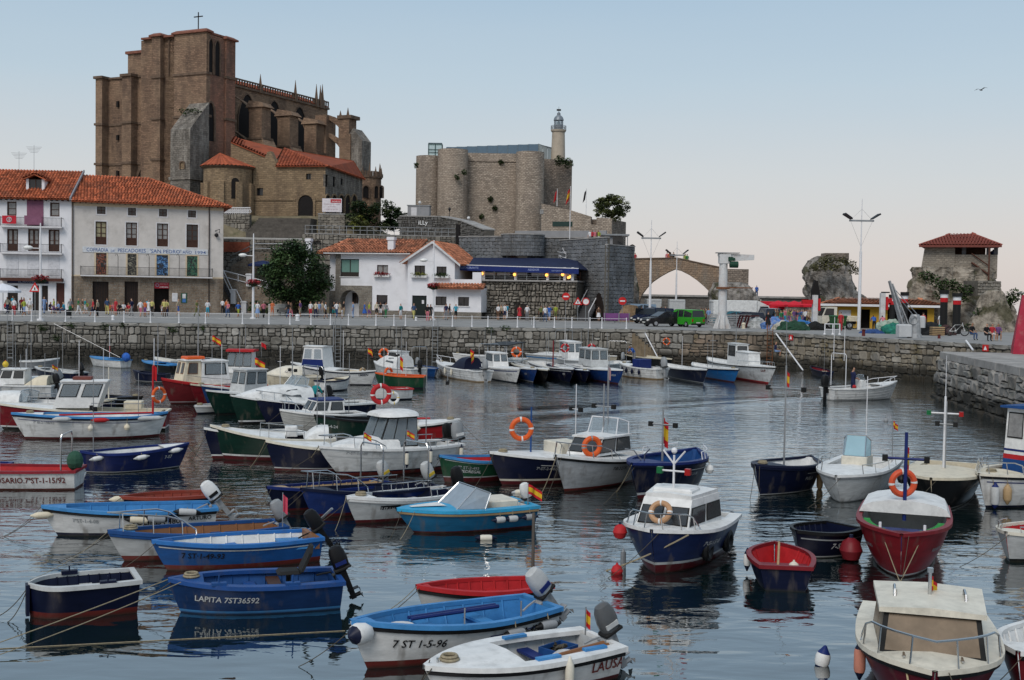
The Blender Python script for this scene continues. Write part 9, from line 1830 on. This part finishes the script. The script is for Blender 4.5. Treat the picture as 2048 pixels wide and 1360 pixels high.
def heap(label,px,py,w_,h,c1,c2=None,seed=0,dy=1.5,name='net_heap',sx=1.0):
 p=gp(px,py);p.y+=dy;mb=MB();n,k=26,9;rows=[]
 for i in range(k+1):
  t=pi/2*i/k;row=[]
  for j in range(n):
   a=2*pi*j/n;r=cos(t);q=V((cos(a)*r*w_,sin(a)*r*w_*.7,sin(t)*h));q*=1+.28*mnoise.fractal(q*1.7+V((seed,0,0)),1,2,4);q.z=max(0,q.z);row.append(tuple(q))
  rows.append(row)
 mb.grid(rows,closed=True);m=mat(name+'_'+str(seed),c1,.85,var=.45,scale=3,bump=.8,dirt=(c2 or tuple(v*.3 for v in c1),.9,2.5));return mb.B(name,m,label=label,cat='heap',group='heaps of nets and tarps on the quay',loc=p)
for i,a in enumerate((('white tarped heap right of the dark red frames',1521,657,1.1,1.0,(.45,.45,.44),(.1,.14,.12)),('blue and white tarp heap behind the woman in black',1558,659,1.3,1.0,(.08,.17,.4),(.4,.4,.38)),('off white net bundle right of the blue tarp',1571,660,.8,.75,(.42,.40,.34),(.12,.12,.1)),('dark green net heap under a turquoise sheet',1592,661,1.5,.85,(.02,.06,.035),(.01,.02,.015)),('bright blue sheet heap left of the hoist post',1612,660,1.2,.85,(.04,.17,.45),(.03,.07,.1)),('pale net roll before the hoist post',1622,661,.7,.5,(.35,.34,.3),(.1,.12,.1)),('black heap of gear left of the white stand',1637,661,.9,.7,(.012,.012,.012)),('pale green net heap left of the jib crane',1789,668,1.1,1.2,(.30,.36,.30),(.04,.14,.09)),('turquoise net heap at the foot of the jib crane',1801,669,1.0,1.0,(.02,.16,.11),(.01,.05,.1)),('black tarp heap right of the jib crane',1858,671,1.4,1.05,(.014,.015,.017)),('dark gear heap behind the white bicycle',1902,671,1.0,.8,(.05,.02,.02),(.02,.06,.04)),('blue gear heap near the leaning men',1757,668,1.1,.35,(.03,.07,.2)),('green net heap behind the black tarp',1886,670,.6,.7,(.04,.13,.09)))):heap(*a,seed=i*3+1,dy=1.2+.3*(i%3))
p=gp(1877,672);t=thing('pallet_stack','small stack of wooden pallets before the black tarp','pallet',p)
for k in range(5):MB().box(-.5,.5,0,.7,.05+k*.15,.13+k*.15).B('board',pm('ltwood'),t)
p=gp(1687,660);p.y+=2;t=thing('waste_container','green wheeled waste container on the plaza','container',p,rad(5));MB().add([(-.55,-.45,.12),(.55,-.45,.12),(.55,.45,.12),(-.55,.45,.12),(-.68,-.55,1.2),(.68,-.55,1.2),(.68,.55,1.2),(-.68,.55,1.2)],[(0,3,2,1),(0,1,5,4),(1,2,6,5),(2,3,7,6),(3,0,4,7),(4,5,6,7)]).B('bin',mat('container_green',(.02,.085,.025),.5,var=.15),t);MB().bbox(-.72,.72,-.6,.6,1.2,1.32,.05).B('lid',mat('container_lid',(.03,.11,.05),.5),t)
for x in(-.45,.45):MB().cyl((x,-.5,.1),(x,-.42,.1),.1,.1,8).B('caster',RUBBER,t)
for i,px in enumerate((1663,)):p=gp(px,669);t=thing('white_stand','white tubular stand with round feet at the quay edge','stand',p);MB().cyl((-.55,0,.85),(.65,0,.85),.04,.04,6).cyl((-.55,0,.4),(.65,0,.4),.03,.03,6).B('rail',WHITEP,t);[MB().cyl((x,0,0),(x,0,.12),.12,.08,8).cyl((x,0,.1),(x,0,.88),.05,.05,6).B('post',WHITEP,t)for x in(-.55,.1,.65)]
p=gp(1727,672);MB().lathe([(.14,0),(.12,.4),(.17,.5),(0,.55)],10).B('quay_bollard',mat('bollard_red',(.11,.02,.018),.6),label='dark red bollard at the plaza edge',cat='bollard',group='quay bollards',loc=p);p=gp(1878,677);MB().lathe([(.12,0),(.1,.2),(.14,.28),(0,.3)],10).B('quay_bollard',MATS['bollard_red'],label='low red bollard before the pallets',cat='bollard',group='quay bollards',loc=p)
p=gp(1712,655);p.y+=1.5;t=thing('trestle_table','white trestle table where the men lean','table',p);MB().box(-1.3,1.6,-.4,.4,.95,1.0).B('top',SHUT,t);[MB().box(x-.04,x+.04,-.35,.35,0,.95).B('leg',METAL,t)for x in(-1.1,1.4)]
for i,(px,c_,w_)in enumerate(((1228,'purple',1.6),(1249,'purple',1.6))):p=gp(px,647);p.y+=3;t=thing('barrier_panel',['left','right'][i]+' purple barrier panel before the ochre rock','barrier',p,0,'purple barriers');MB().box(-.85,.85,0,.04,.25,1.0).B('board',mat('barrier_purple',(.17,.06,.19),.6,var=.1),t);[MB().box(x-.04,x+.04,-.15,.2,0,1.02).B('foot',METAL,t)for x in(-.75,.75)]
# ---- bicycles
def bicycle(label,px,py,rz,col,sc=1.0,dy=0):
 p=gp(px,py);p.y+=dy;t=thing('bicycle',label,'bicycle',p,rz,'bicycles on the quay');t.scale=(sc,)*3
 for x in(-.55,.55):w_=MB().torus((x,0,.34),.31,.035,22,6).B('wheel',RUBBER,t);q=MB();[q.cyl((x,0,.34),(x+cos(a)*.3,0,.34+sin(a)*.3),.005,.005,3)for a in[i*pi/6 for i in range(12)]];q.B('spokes',METAL,w_)
 m=pm(col);MB().tube([(-.55,0,.34),(-.12,0,.34),(.38,0,.82),(-.2,0,.78),(-.12,0,.34)],.025,6).tube([(-.55,0,.34),(-.22,0,.74)],.018,6).tube([(.55,0,.34),(.4,0,.78),(.36,0,.95)],.025,6).B('frame',m,t);MB().tube([(.3,-.28,.98),(.37,0,.97),(.3,.28,.98)],.015,5).B('handlebar',RUBBER,t);MB().bbox(-.36,-.1,-.07,.07,.86,.92,.03).cyl((-.2,0,.76),(-.22,0,.88),.015,.015,5).B('saddle',RUBBER,t);MB().torus((-.12,0,.34),.09,.015,12,4).B('chainring',METAL,t)
bicycle('white bicycle standing before the rock',1914,672,0.05,'white',1.15);bicycle('dark bicycle leaning near the white stand',1697,661,.2,'black',1.0,1.5);bicycle('dark bicycle under the tall mast',1709,659,2.8,'grey',1.0,2.0);bicycle('silver bicycle by the pale green nets',1776,666,.6,'lgrey',1.0,1.0)
# ---- red light tower on the mole
b=on_z(2052,708,MZ);t=thing('light_tower','tapering red harbour light tower on the mole','tower',(b.x,b.y,MZ));y=b.y;H=at_y(2040,590,y).z-MZ;MB().lathe([(1.02,0),(.98,.45),(.98,.46),(.42,H),(0,H)],4,a0=pi/4,a1=None).B('body',mat('tower_red',(.33,.02,.045),.6,var=.18,scale=1.2,dirt=((.42,.2,.18),.4,1.5)),t);MB().cyl((0,0,H),(0,0,H+.25),.16,.12,8).B('lamp_base',IRON,t);MB().cyl((0,0,H+.25),(0,0,H+.5),.1,.06,8).B('lamp',METAL,t);MB().torus((0,0,H+.12),.5,.02,12,4,Matrix.Rotation(pi/2,3,'X')).B('guard_ring',METAL,t)
# ---- signs, ladder, beams on the quay walls
for i,(px,py,fr_,lb)in enumerate(((1582,675,frC,'red and white pictogram sign on the ochre quay wall'),(1971,696,frC,'red and white pictogram sign behind the mole'))):
 x,z=fr_.hit(px,py,-.2);p=fr_.world(x,-.2,z);t=thing('wall_sign',lb,'sign',p,fr_.rz,'wall signs');MB().box(-.25,.25,-.02,.02,-.22,.22).B('board',mat('sign_bright_red',0),t);MB().prism([(-.14,-.026,-.14),(.14,-.026,-.14),(.07,-.026,.03),(0,-.026,.15),(-.07,-.026,.03)],(0,.004,0)).B('symbol',mat('sign_white',0),t)
def ladder(label,fr_,px,py0=642,py1=712,w_=.45,m=None):
 x=fr_.hit(px,680,-.3)[0];p=fr_.world(x,-.28,0);t=thing('quay_ladder',label,'ladder',p,fr_.rz,'ladders on the quay wall')
 for s in(-1,1):MB().cyl((s*w_/2,0,-.3),(s*w_/2,0,QZ+.7),.03,.03,5).B('stile',m or METAL,t)
 for k in range(11):MB().cyl((-w_/2,0,k*.3),(w_/2,0,k*.3),.02,.02,4).B('rung',m or METAL,t)
ladder('grey iron ladder at the left end of the quay wall',frA,20);ladder('grey iron ladder below the white house',frA,676);ladder('grey iron ladder left of the navy hood boat',frA,870);ladder('rusty ladder in the dark corner of the right wall',frB,1540,m=RU)
def beam(label,a,b_,r,m):p,q=V(a),V(b_);MB().cyl((0,0,0),q-p,r,r,6).B('leaning_pole',m,label=label,cat='pole',loc=p,group='poles leaning on the quay')
beam('white pole leaning from the right quay down to the water',frC.world(frC.hit(1552,668,-.3)[0],-.3,QZ-.1),frC.world(frC.hit(1606,738,-1.5)[0],-1.5,.1),.06,WHITEP);beam('grey pole slanting down the left quay wall',frA.world(frA.hit(108,650,-.35)[0],-.35,QZ-.15),frA.world(frA.hit(240,715,-1.6)[0],-1.6,.15),.025,METAL);beam('white pole leaning from the quay beside the stone stairs',frB.world(frB.hit(1290,665,-.4)[0],-.4,QZ-.3),frB.world(frB.hit(1320,715,-2.2)[0],-2.2,.3),.05,WHITEP);beam('short white pole leaning behind the mole slab',at_y(1932,681,80),at_y(1946,700,78.5),.06,WHITEP)
lifebuoy('orange lifebuoy hung on the reddish quay wall',frB.world(frB.hit(1333,683,-.35)[0],-.35,frB.hit(1333,683,-.35)[1]),frB.rz,.36,.07,'orange');lifebuoy('white and red lifebuoy on the quay wall above the left boats',frA.world(frA.hit(1128,695,-.6)[0],-.6,1.1),frA.rz,.34,.08,'orange')
# weeds on the quay walls
wq=MB()
for px,py in((140,650),(85,655),(210,652),(245,650),(110,675),(345,660),(400,655),(620,655),(980,660),(1010,655)):leaves(wq,tuple(frA.world(frA.hit(px,py,-.15)[0],-.15,frA.hit(px,py,-.15)[1])),(.5,.15,.3),60,R,.1)
wq.B('wall_weeds',LEAFG,quayA,fix=False,kind='stuff');o=COL.objects[-1]if 0 else[c_ for c_ in quayA.children if c_.name.startswith('wall_weeds')][0];o.matrix_parent_inverse=quayA.matrix_world.inverted()if 0 else(Matrix.Translation(frA.o)@Matrix.Rotation(frA.rz,4,'Z')).inverted()
# ---- gull
p=at_y(1962,180,120);MB().ball((0,0,0),.1,8,5,(2.2,.8,.7)).add([(-.05,0,.03),(.1,0,.03),(.15,.5,.2),(0,.95,.05),(-.1,.45,.17)],[(0,1,2,4),(4,2,3)]).add([(-.05,0,.03),(.1,0,.03),(.15,-.5,.2),(0,-.95,.05),(-.1,-.45,.17)],[(0,1,2,4),(4,2,3)]).B('gull',mat('gull_grey',(.12,.12,.13),.8),label='single gull flying in the upper right sky',cat='bird',loc=p,rz=.4)
# ================================================================ people
def pose_mesh(name,J,E):
 """one continuous body grown over a skeleton; faces sorted into skin, hair, top, bottom, shin, shoe"""
 ks=list(J);me=bpy.data.meshes.new(name);me.from_pydata([J[k][0]for k in ks],[(ks.index(a),ks.index(b))for a,b,_ in E],[])
 ob=bpy.data.objects.new(name,me);COL.objects.link(ob);md=ob.modifiers.new('s','SKIN');md.use_smooth_shade=True
 for i,k in enumerate(ks):
  r=J[k][1];me.skin_vertices[0].data[i].radius=r if isinstance(r,tuple)else(r,r);me.skin_vertices[0].data[i].use_root=(k=='pelvis')
 sb=ob.modifiers.new('u','SUBSURF');sb.levels=1;sb.render_levels=1
 return ob,ks
def sides(d):
 o={}
 for k,(p,r)in d.items():
  if k.startswith('_'):
   for s,n in((1,'l'),(-1,'r')):o[n+k]=((p[0]*s,p[1],p[2]),r)
  else:o[k]=(p,r)
 return o
BASE=sides({'pelvis':((0,0,.95),(.15,.105)),'belly':((0,-.01,1.1),(.14,.1)),'chest':((0,0,1.29),(.165,.11)),'nbase':((0,.01,1.44),.075),'neck':((0,0,1.51),.052),'jaw':((0,-.02,1.58),.078),'head':((0,-.01,1.66),(.088,.1)),'crown':((0,.0,1.74),.06),'nose':((0,-.115,1.64),.012),
'_sh':((.17,.01,1.4),.062),'_el':((.225,.03,1.13),.046),'_wr':((.235,-.04,.9),.032),'_ha':((.235,-.06,.82),.036),'_fi':((.23,-.075,.74),.022),'_th':((.205,-.1,.8),.014),'_hip':((.085,0,.88),.095),'_kn':((.095,-.015,.49),.066),'_an':((.095,.03,.09),.042),'_to':((.1,-.13,.045),.04)})
EDG=[('pelvis','belly',2),('belly','chest',2),('chest','nbase',2),('nbase','neck',0),('neck','jaw',0),('jaw','head',0),('head','crown',1),('head','nose',0)]
for n in 'lr':EDG+=[('nbase',n+'_sh',2),(n+'_sh',n+'_el',2),(n+'_el',n+'_wr',0),(n+'_wr',n+'_ha',0),(n+'_ha',n+'_fi',0),(n+'_ha',n+'_th',0),('pelvis',n+'_hip',3),(n+'_hip',n+'_kn',3),(n+'_kn',n+'_an',4),(n+'_an',n+'_to',5)]
def variant(**ch):
 J=dict(BASE)
 for k,p in ch.items():J[k]=(p,J[k][1])
 return J
POSES={'stand':BASE,
'walk':variant(l_kn=(.09,-.16,.52),l_an=(.09,-.26,.13),l_to=(.09,-.4,.13),r_kn=(-.09,.06,.49),r_an=(-.09,.3,.14),r_to=(-.09,.2,.05),l_el=(.23,.13,1.15),l_wr=(.23,.1,.92),l_ha=(.23,.08,.84),l_fi=(.225,.05,.77),l_th=(.2,.03,.83),r_el=(-.23,-.08,1.15),r_wr=(-.2,-.24,.99),r_ha=(-.19,-.3,.94),r_fi=(-.18,-.36,.89),r_th=(-.16,-.3,.97)),
'stride':variant(r_kn=(-.09,-.12,.52),r_an=(-.09,-.18,.11),r_to=(-.09,-.33,.09),l_kn=(.09,.04,.49),l_an=(.09,.2,.1),l_to=(.09,.08,.045),r_el=(-.24,.1,1.15),r_wr=(-.24,.06,.92),r_ha=(-.24,.03,.84),r_fi=(-.235,0,.77),r_th=(-.21,0,.84),l_el=(.24,-.04,1.14),l_wr=(.2,-.2,1.05),l_ha=(.16,-.26,1.06),l_fi=(.1,-.3,1.07),l_th=(.15,-.25,1.1)),
'sit':variant(pelvis=(0,.1,.5),belly=(0,.09,.65),chest=(0,.05,.84),nbase=(0,.03,.99),neck=(0,.01,1.06),jaw=(0,-.01,1.13),head=(0,-.01,1.21),crown=(0,0,1.29),nose=(0,-.115,1.19),l_sh=(.17,.04,.95),r_sh=(-.17,.04,.95),l_el=(.23,-.02,.7),r_el=(-.23,-.02,.7),l_wr=(.16,-.22,.6),r_wr=(-.16,-.22,.6),l_ha=(.14,-.29,.58),r_ha=(-.14,-.29,.58),l_fi=(.11,-.36,.56),r_fi=(-.11,-.36,.56),l_th=(.1,-.27,.6),r_th=(-.1,-.27,.6),l_hip=(.09,.04,.48),r_hip=(-.09,.04,.48),l_kn=(.12,-.36,.5),r_kn=(-.12,-.36,.5),l_an=(.12,-.34,.09),r_an=(-.12,-.34,.09),l_to=(.12,-.49,.045),r_to=(-.12,-.49,.045)),
'bend':variant(belly=(0,-.06,1.08),chest=(0,-.2,1.22),nbase=(0,-.31,1.31),neck=(0,-.36,1.34),jaw=(0,-.42,1.38),head=(0,-.47,1.43),crown=(0,-.5,1.51),nose=(0,-.57,1.38),l_sh=(.17,-.28,1.28),r_sh=(-.17,-.28,1.28),l_el=(.23,-.4,1.04),r_el=(-.23,-.4,1.04),l_wr=(.18,-.55,.94),r_wr=(-.18,-.55,.94),l_ha=(.16,-.62,.93),r_ha=(-.16,-.62,.93),l_fi=(.13,-.69,.92),r_fi=(-.13,-.69,.92),l_th=(.12,-.6,.96),r_th=(-.12,-.6,.96)),
'helm':variant(l_el=(.24,-.1,1.16),l_wr=(.16,-.32,1.1),l_ha=(.14,-.39,1.1),l_fi=(.11,-.45,1.08),l_th=(.1,-.37,1.13),r_el=(-.24,.0,1.14),r_wr=(-.18,-.22,1.05),r_ha=(-.16,-.3,1.05),r_fi=(-.13,-.36,1.03),r_th=(-.12,-.28,1.08),l_an=(.14,.03,.09),l_to=(.15,-.13,.045),r_an=(-.14,.03,.09),r_to=(-.15,-.13,.045))}
_obs={k:pose_mesh('body',J,EDG)for k,J in POSES.items()}
_dg=bpy.context.evaluated_depsgraph_get();PMESH={}
_ph=[mat('slot%d'%i,(.3,.3,.3))for i in range(6)]
for k,(ob,ks)in _obs.items():
 me=bpy.data.meshes.new_from_object(ob.evaluated_get(_dg));me.materials.clear()
 for m in _ph:me.materials.append(m)
 J=POSES[k];seg=[(V(J[a][0]),V(J[b][0]),c,a,b)for a,b,c in EDG]
 hd=V(J['head'][0])
 for f in me.polygons:
  c=V(f.center);best=None
  for a,b,mi,na,nb in seg:
   ab=b-a;t=max(0,min(1,(c-a).dot(ab)/ab.length_squared));d=(c-a-ab*t).length-(.05 if na=='pelvis'or nb=='chest'else 0)
   if best is None or d<best[0]:best=(d,mi,t)
  mi=best[1]
  if mi in(0,1)and(c-hd).length<.17:mi=1 if(c.z>hd.z+.035 or(c.y>hd.y+.03 and c.z>hd.z-.06))else 0
  if mi==2 and c.z<(J['pelvis'][0][2]+.02)and k!='bend':mi=3
  f.material_index=mi;f.use_smooth=True
 PMESH[k]=me;bpy.data.objects.remove(ob)
CC=dict(white=(.62,.62,.64),cream=(.5,.45,.34),red=(.40,.03,.04),pink=(.50,.15,.19),black=(.012,.012,.014),navy=(.015,.02,.06),blue=(.03,.10,.36),lblue=(.2,.3,.5),cyan=(.04,.28,.40),green=(.03,.16,.06),lime=(.28,.33,.05),yellow=(.5,.45,.16),orange=(.5,.13,.05),grey=(.2,.2,.21),beige=(.36,.30,.22),brown=(.12,.07,.045),teal=(.01,.20,.21),olive=(.13,.14,.05),purple=(.15,.07,.2),jeans=(.04,.075,.16))
SKIN=[mat('skin_%d'%i,c,.6,var=.05)for i,c in enumerate(((.38,.21,.14),(.45,.27,.19),(.30,.16,.10)))]
HAIR={k:mat('hair_'+k,c,.7,var=.2)for k,c in dict(dark=(.02,.013,.01),brown=(.06,.035,.02),grey=(.25,.25,.25),blond=(.25,.17,.08),white=(.5,.5,.48)).items()}
SEEN={}
def cm(c):return mat('cloth_'+c,CC[c],.85,var=.12,scale=8)
def person(px,py,pose,face,top,bot,where,long=True,hair='dark',h=1.0,z=QZ,y=None,skirt=None,n=[0],who=None,pos=None,wear=None):
 p=V(pos)if pos is not None else(V((at_y(px,py,y).x,y,z))if y else on_z(px,py,z));n[0]+=1
 verb={'stand':'standing','walk':'walking','stride':'strolling','sit':'sitting','bend':'bending over','helm':'standing'}[pose]
 NM=dict(lblue='light blue',jeans='denim');lb='person in %s top and %s %s %s %s'%(NM.get(top,top),NM.get(bot,bot),wear or('skirt'if skirt else 'trousers'if long else 'shorts'),verb,where)
 while lb in SEEN:lb=lb.replace('top and','top, %s hair,'%hair,1).replace('person in ','person, ',1)if 'hair'not in lb else lb.replace('in the red','deep in the red',1)
 SEEN[lb]=1
 o=bpy.data.objects.new('person',PMESH[pose]);COL.objects.link(o);o.location=p;o.rotation_euler=(0,0,rad(face));o.scale=(h,h,h);o['label']=lb;o['category']='person';o['group']='people around the harbour'
 sk=SKIN[n[0]%3]
 for i,m in enumerate((sk,HAIR[hair],cm(top),cm(bot),cm(bot)if long else sk,cm('black'if n[0]%2 else 'beige'))):o.material_slots[i].link='OBJECT';o.material_slots[i].material=m
 if skirt:MB().lathe([(.15,1.0),(.19,.85),(.27*skirt,.52)],14).B('skirt',cm(bot),o,smooth=True)
 return o
 # face: 0 looks to the camera, 180 away, 90 to the right, -90 to the left
W1='outside the white corner house';W2='before the guild house';W3='beside the stair ramp';W4='near the dense tree';W5='before the arched porch';W6='before the green door';W7='below the terrace wall';W8='beside the bastion';W9='on the plaza'
PP=[(28,632,'stand',180,'white','red',W1),(48,634,'walk',150,'lime','lblue',W1,False,'brown',.98),(60,630,'stand',200,'white','beige',W1,False,'grey'),(43,628,'stand',20,'red','black',W1),(26,622,'stand',0,'cyan','black',W1,True,'brown'),(11,626,'sit',120,'red','black',W1),(87,627,'sit',-60,'white','brown',W1,False),(101,628,'sit',60,'navy','black',W1,True,'grey'),(116,627,'sit',-40,'lblue','navy',W1,True,'blond'),(127,628,'sit',-90,'cyan','jeans',W1),(142,627,'sit',0,'orange','black',W2,False),
(157,630,'walk',90,'green','white',W2),(165,630,'walk',85,'brown','beige',W2,False,'dark',.97),(173,624,'sit',20,'lime','grey',W2),(186,634,'walk',-80,'red','navy',W2,False),(195,634,'stand',-100,'beige','black',W2,True,'white',.97),(218,629,'sit',0,'orange','red',W2,False),(226,629,'sit',10,'pink','grey',W2,False,'brown'),(239,629,'sit',0,'black','black',W2),(247,628,'sit',10,'white','black',W2),(257,629,'sit',-10,'red','beige',W2,False),
(281,635,'walk',170,'white','pink',W2,False),(290,634,'stand',160,'orange','purple',W2,False,'brown',.96),(297,631,'walk',170,'white','white',W2,False,'grey',.95,QZ,None,1.0),(304,632,'stand',175,'yellow','black',W2),(325,631,'stand',180,'black','white',W2,False,'dark',.95),(333,633,'stand',180,'yellow','navy',W2),(344,624,'stand',180,'black','black',W2),(376,624,'stand',200,'yellow','grey',W2,True,'grey'),
(445,628,'stand',170,'white','black',W3),(453,629,'stand',150,'orange','jeans',W3),(468,622,'sit',0,'white','beige',W3,False),(462,624,'sit',40,'purple','black',W3,False),(515,636,'stand',175,'white','lblue',W3,False,'grey',.97,QZ,None,1.0),(527,637,'walk',180,'pink','black',W3,True,'grey'),
(577,638,'walk',-60,'black','jeans',W4),(590,632,'stand',170,'yellow','brown',W4),(596,632,'stand',190,'yellow','black',W4),(621,636,'stand',-20,'white','red',W4,False),(638,636,'walk',10,'lblue','grey',W4),(651,638,'stride',90,'white','black',W4,False),(644,634,'stand',150,'beige','grey',W4,True),
(673,636,'walk',170,'white','jeans',W5),(679,634,'stand',150,'beige','beige',W5,False,'dark',.95,QZ,None,.9),(684,638,'stand',90,'white','white',W5,False,'brown',.62),(687,634,'stand',120,'black','beige',W5),(720,632,'stand',100,'brown','black',W5),(729,636,'walk',90,'blue','blue',W5,False,'brown',.98,QZ,None,1.0),(753,634,'stand',20,'cream','black',W5,False),(761,634,'stand',-10,'black','white',W5,False,'dark',.96),(776,634,'stand',30,'white','jeans',W5,False,'blond'),
(855,643,'stand',160,'black','pink',W6),(861,642,'stand',190,'black','black',W6,False,'brown',.98),(891,640,'walk',85,'pink','lblue',W6,False,'dark',.95),(899,640,'walk',90,'black','grey',W6),
(996,641,'stand',140,'white','brown',W7,False,'dark'),(1002,641,'stand',180,'beige','black',W7),(1009,640,'stand',160,'white','navy',W7,False),(1013,639,'walk',170,'cyan','white',W7),(1039,641,'walk',170,'red','red',W7,False,'brown',.95,QZ,None,1.0),(1054,642,'stand',180,'white','grey',W7,True,'grey'),(1082,644,'stand',180,'olive','black',W7),(1090,645,'walk',190,'white','jeans',W7),(1098,643,'walk',170,'blue','lblue',W7,False),(1111,641,'stand',180,'lime','olive',W7,False),
(1167,641,'walk',150,'blue','brown',W8,False,'white'),(1197,643,'walk',170,'brown','white',W8,False,'dark',.95,QZ,None,1.0),(1205,642,'stand',180,'brown','beige',W8,False),
(1536,661,'stand',160,'black','black','at the quay edge by the tarps',False,'dark',.98,QZ,None,1.0),(1681,663,'stand',175,'red','red','by the green container',True),(1649,657,'stand',170,'white','grey','by the green container',False),(1662,657,'bend',150,'blue','navy','by the green container'),(1748,665,'bend',175,'blue','black','at the trestle table'),(1767,666,'bend',180,'pink','black','at the trestle table'),(1846,662,'stand',160,'red','navy','beside the banded posts'),(1881,664,'stand',170,'white','white','beside the banded posts',False),(1944,680,'sit',20,'black','jeans','at the foot of the big rock'),(1984,682,'sit',0,'red','white','at the foot of the big rock',False),(1973,682,'sit',10,'black','black','at the foot of the big rock'),(1996,682,'sit',-10,'purple','navy','at the foot of the big rock',False)]
for a in PP:person(*a)
# crowd at the bar, by the vehicles and on heights
rg=random.Random(11);tops=list(CC);k=0
for i in range(26):
 px=1536+i*3.7;y=rg.uniform(122,134);a,b=tops[(i*7)%len(tops)],tops[(i*5+3+i//20*2)%len(tops)];person(px,640,['stand','walk','stand'][i%3],rg.uniform(0,360),a,b,'in the red parasol crowd',i%2==0,['dark','brown','grey','blond'][i%4],rg.uniform(.93,1.03),QZ,y)
for i in range(30):
 px=20+i*31+rg.uniform(-9,9);y=rg.uniform(119,129);a,b=tops[(i*3+1)%len(tops)],tops[(i*11+5)%len(tops)];person(px,630,['walk','stand','stride'][i%3],rg.uniform(0,360),a,b,(W1 if px<140 else W2 if px<440 else W3 if px<540 else W4 if px<660 else W5 if px<800 else W6),i%2==0,['dark','grey','brown','blond'][i%4],rg.uniform(.92,1.04),QZ,y)
for px,y,a,b in((1402,128,'blue','jeans'),(1406,122,'olive','jeans'),(1412,125,'brown','black'),(1417,124,'lblue','grey'),(1322,132,'pink','beige'),(1331,133,'orange','grey'),(1283,128,'blue','navy')):person(px,640,'stand',rg.uniform(120,240),a,b,'between the parked vehicles',True,'dark',1,QZ,y)
for px,py,a,b in((1270,518,'red','black'),(1334,516,'pink','red'),(1338,516,'orange','navy'),(1341,516,'brown','black'),(1347,516,'black','green'),(1370,520,'lime','green'),(1374,521,'green','lime')):
 q=fb.hit(px,py+4,1.8);person(px,py,'stand',180,a,b,'on top of the stone bridge',True,'dark',1,pos=fb.world(q[0],1.8,interp(T,q[0])-.8+.0))
for px,a,b in((1180,'white','grey'),(1184,'red','black'),(1190,'pink','beige'),(1194,'brown','grey'),(1197,'lime','white')):person(px,480,'stand',0,a,b,'looking over the bastion parapet',True,'dark',1,pos=(at_y(px,480,138).x,138,zbt-.55))
person(1513,600,'walk',180,'blue','jeans','climbing the rock right of the bridge',True,'white',1,pos=at_y(1513,597,155.5));person(1521,632,'walk',170,'white','navy','climbing the rock right of the bridge',True,'white',1,pos=at_y(1521,626,153))
person(1989,505,'bend',150,'navy','black','under the lookout roof',True,'dark',1,pos=fl.world(fl.hit(1985,500,1.5)[0],1.5,zp_-.9));person(1944,588,'sit',0,'orange','beige','sitting on the pale rock ledge'if 0 else 'on the pale rock ledge',False,'dark',1,pos=at_y(1944,587,120));person(1950,588,'sit',0,'white','grey','on the pale rock ledge',False,'dark',1,pos=at_y(1951,587,120))
person(515,540,'stand',160,'white','red','on the ramp behind the lamp post',True,'dark',1,pos=fr_.world(fr_.hit(515,545)[0],1.2,fr_.hit(515,556)[1]-.3))
# people in boats
person(1714,780,'helm',110,'navy','navy','at the console of the moving boat',True,'dark',1.02,pos=bmove.w((.36*bmove.L,0,.12)))
person(620,790,'bend',160,'teal','black','on the sleek green cruiser',True,'grey',1.05,pos=bgr.w((.16*bgr.L,0,.1)))
person(1265,720,'bend',-60,'blue','grey','in a boat by the stone stairs',True,'dark',1,pos=on_z(1268,729,.3)+V((0,0,0)))
person(1555,692,'sit',90,'navy','lblue','by the right wall ladder',False,'dark',1,pos=frC.world(frC.hit(1552,690,-.5)[0],-.5,.9))
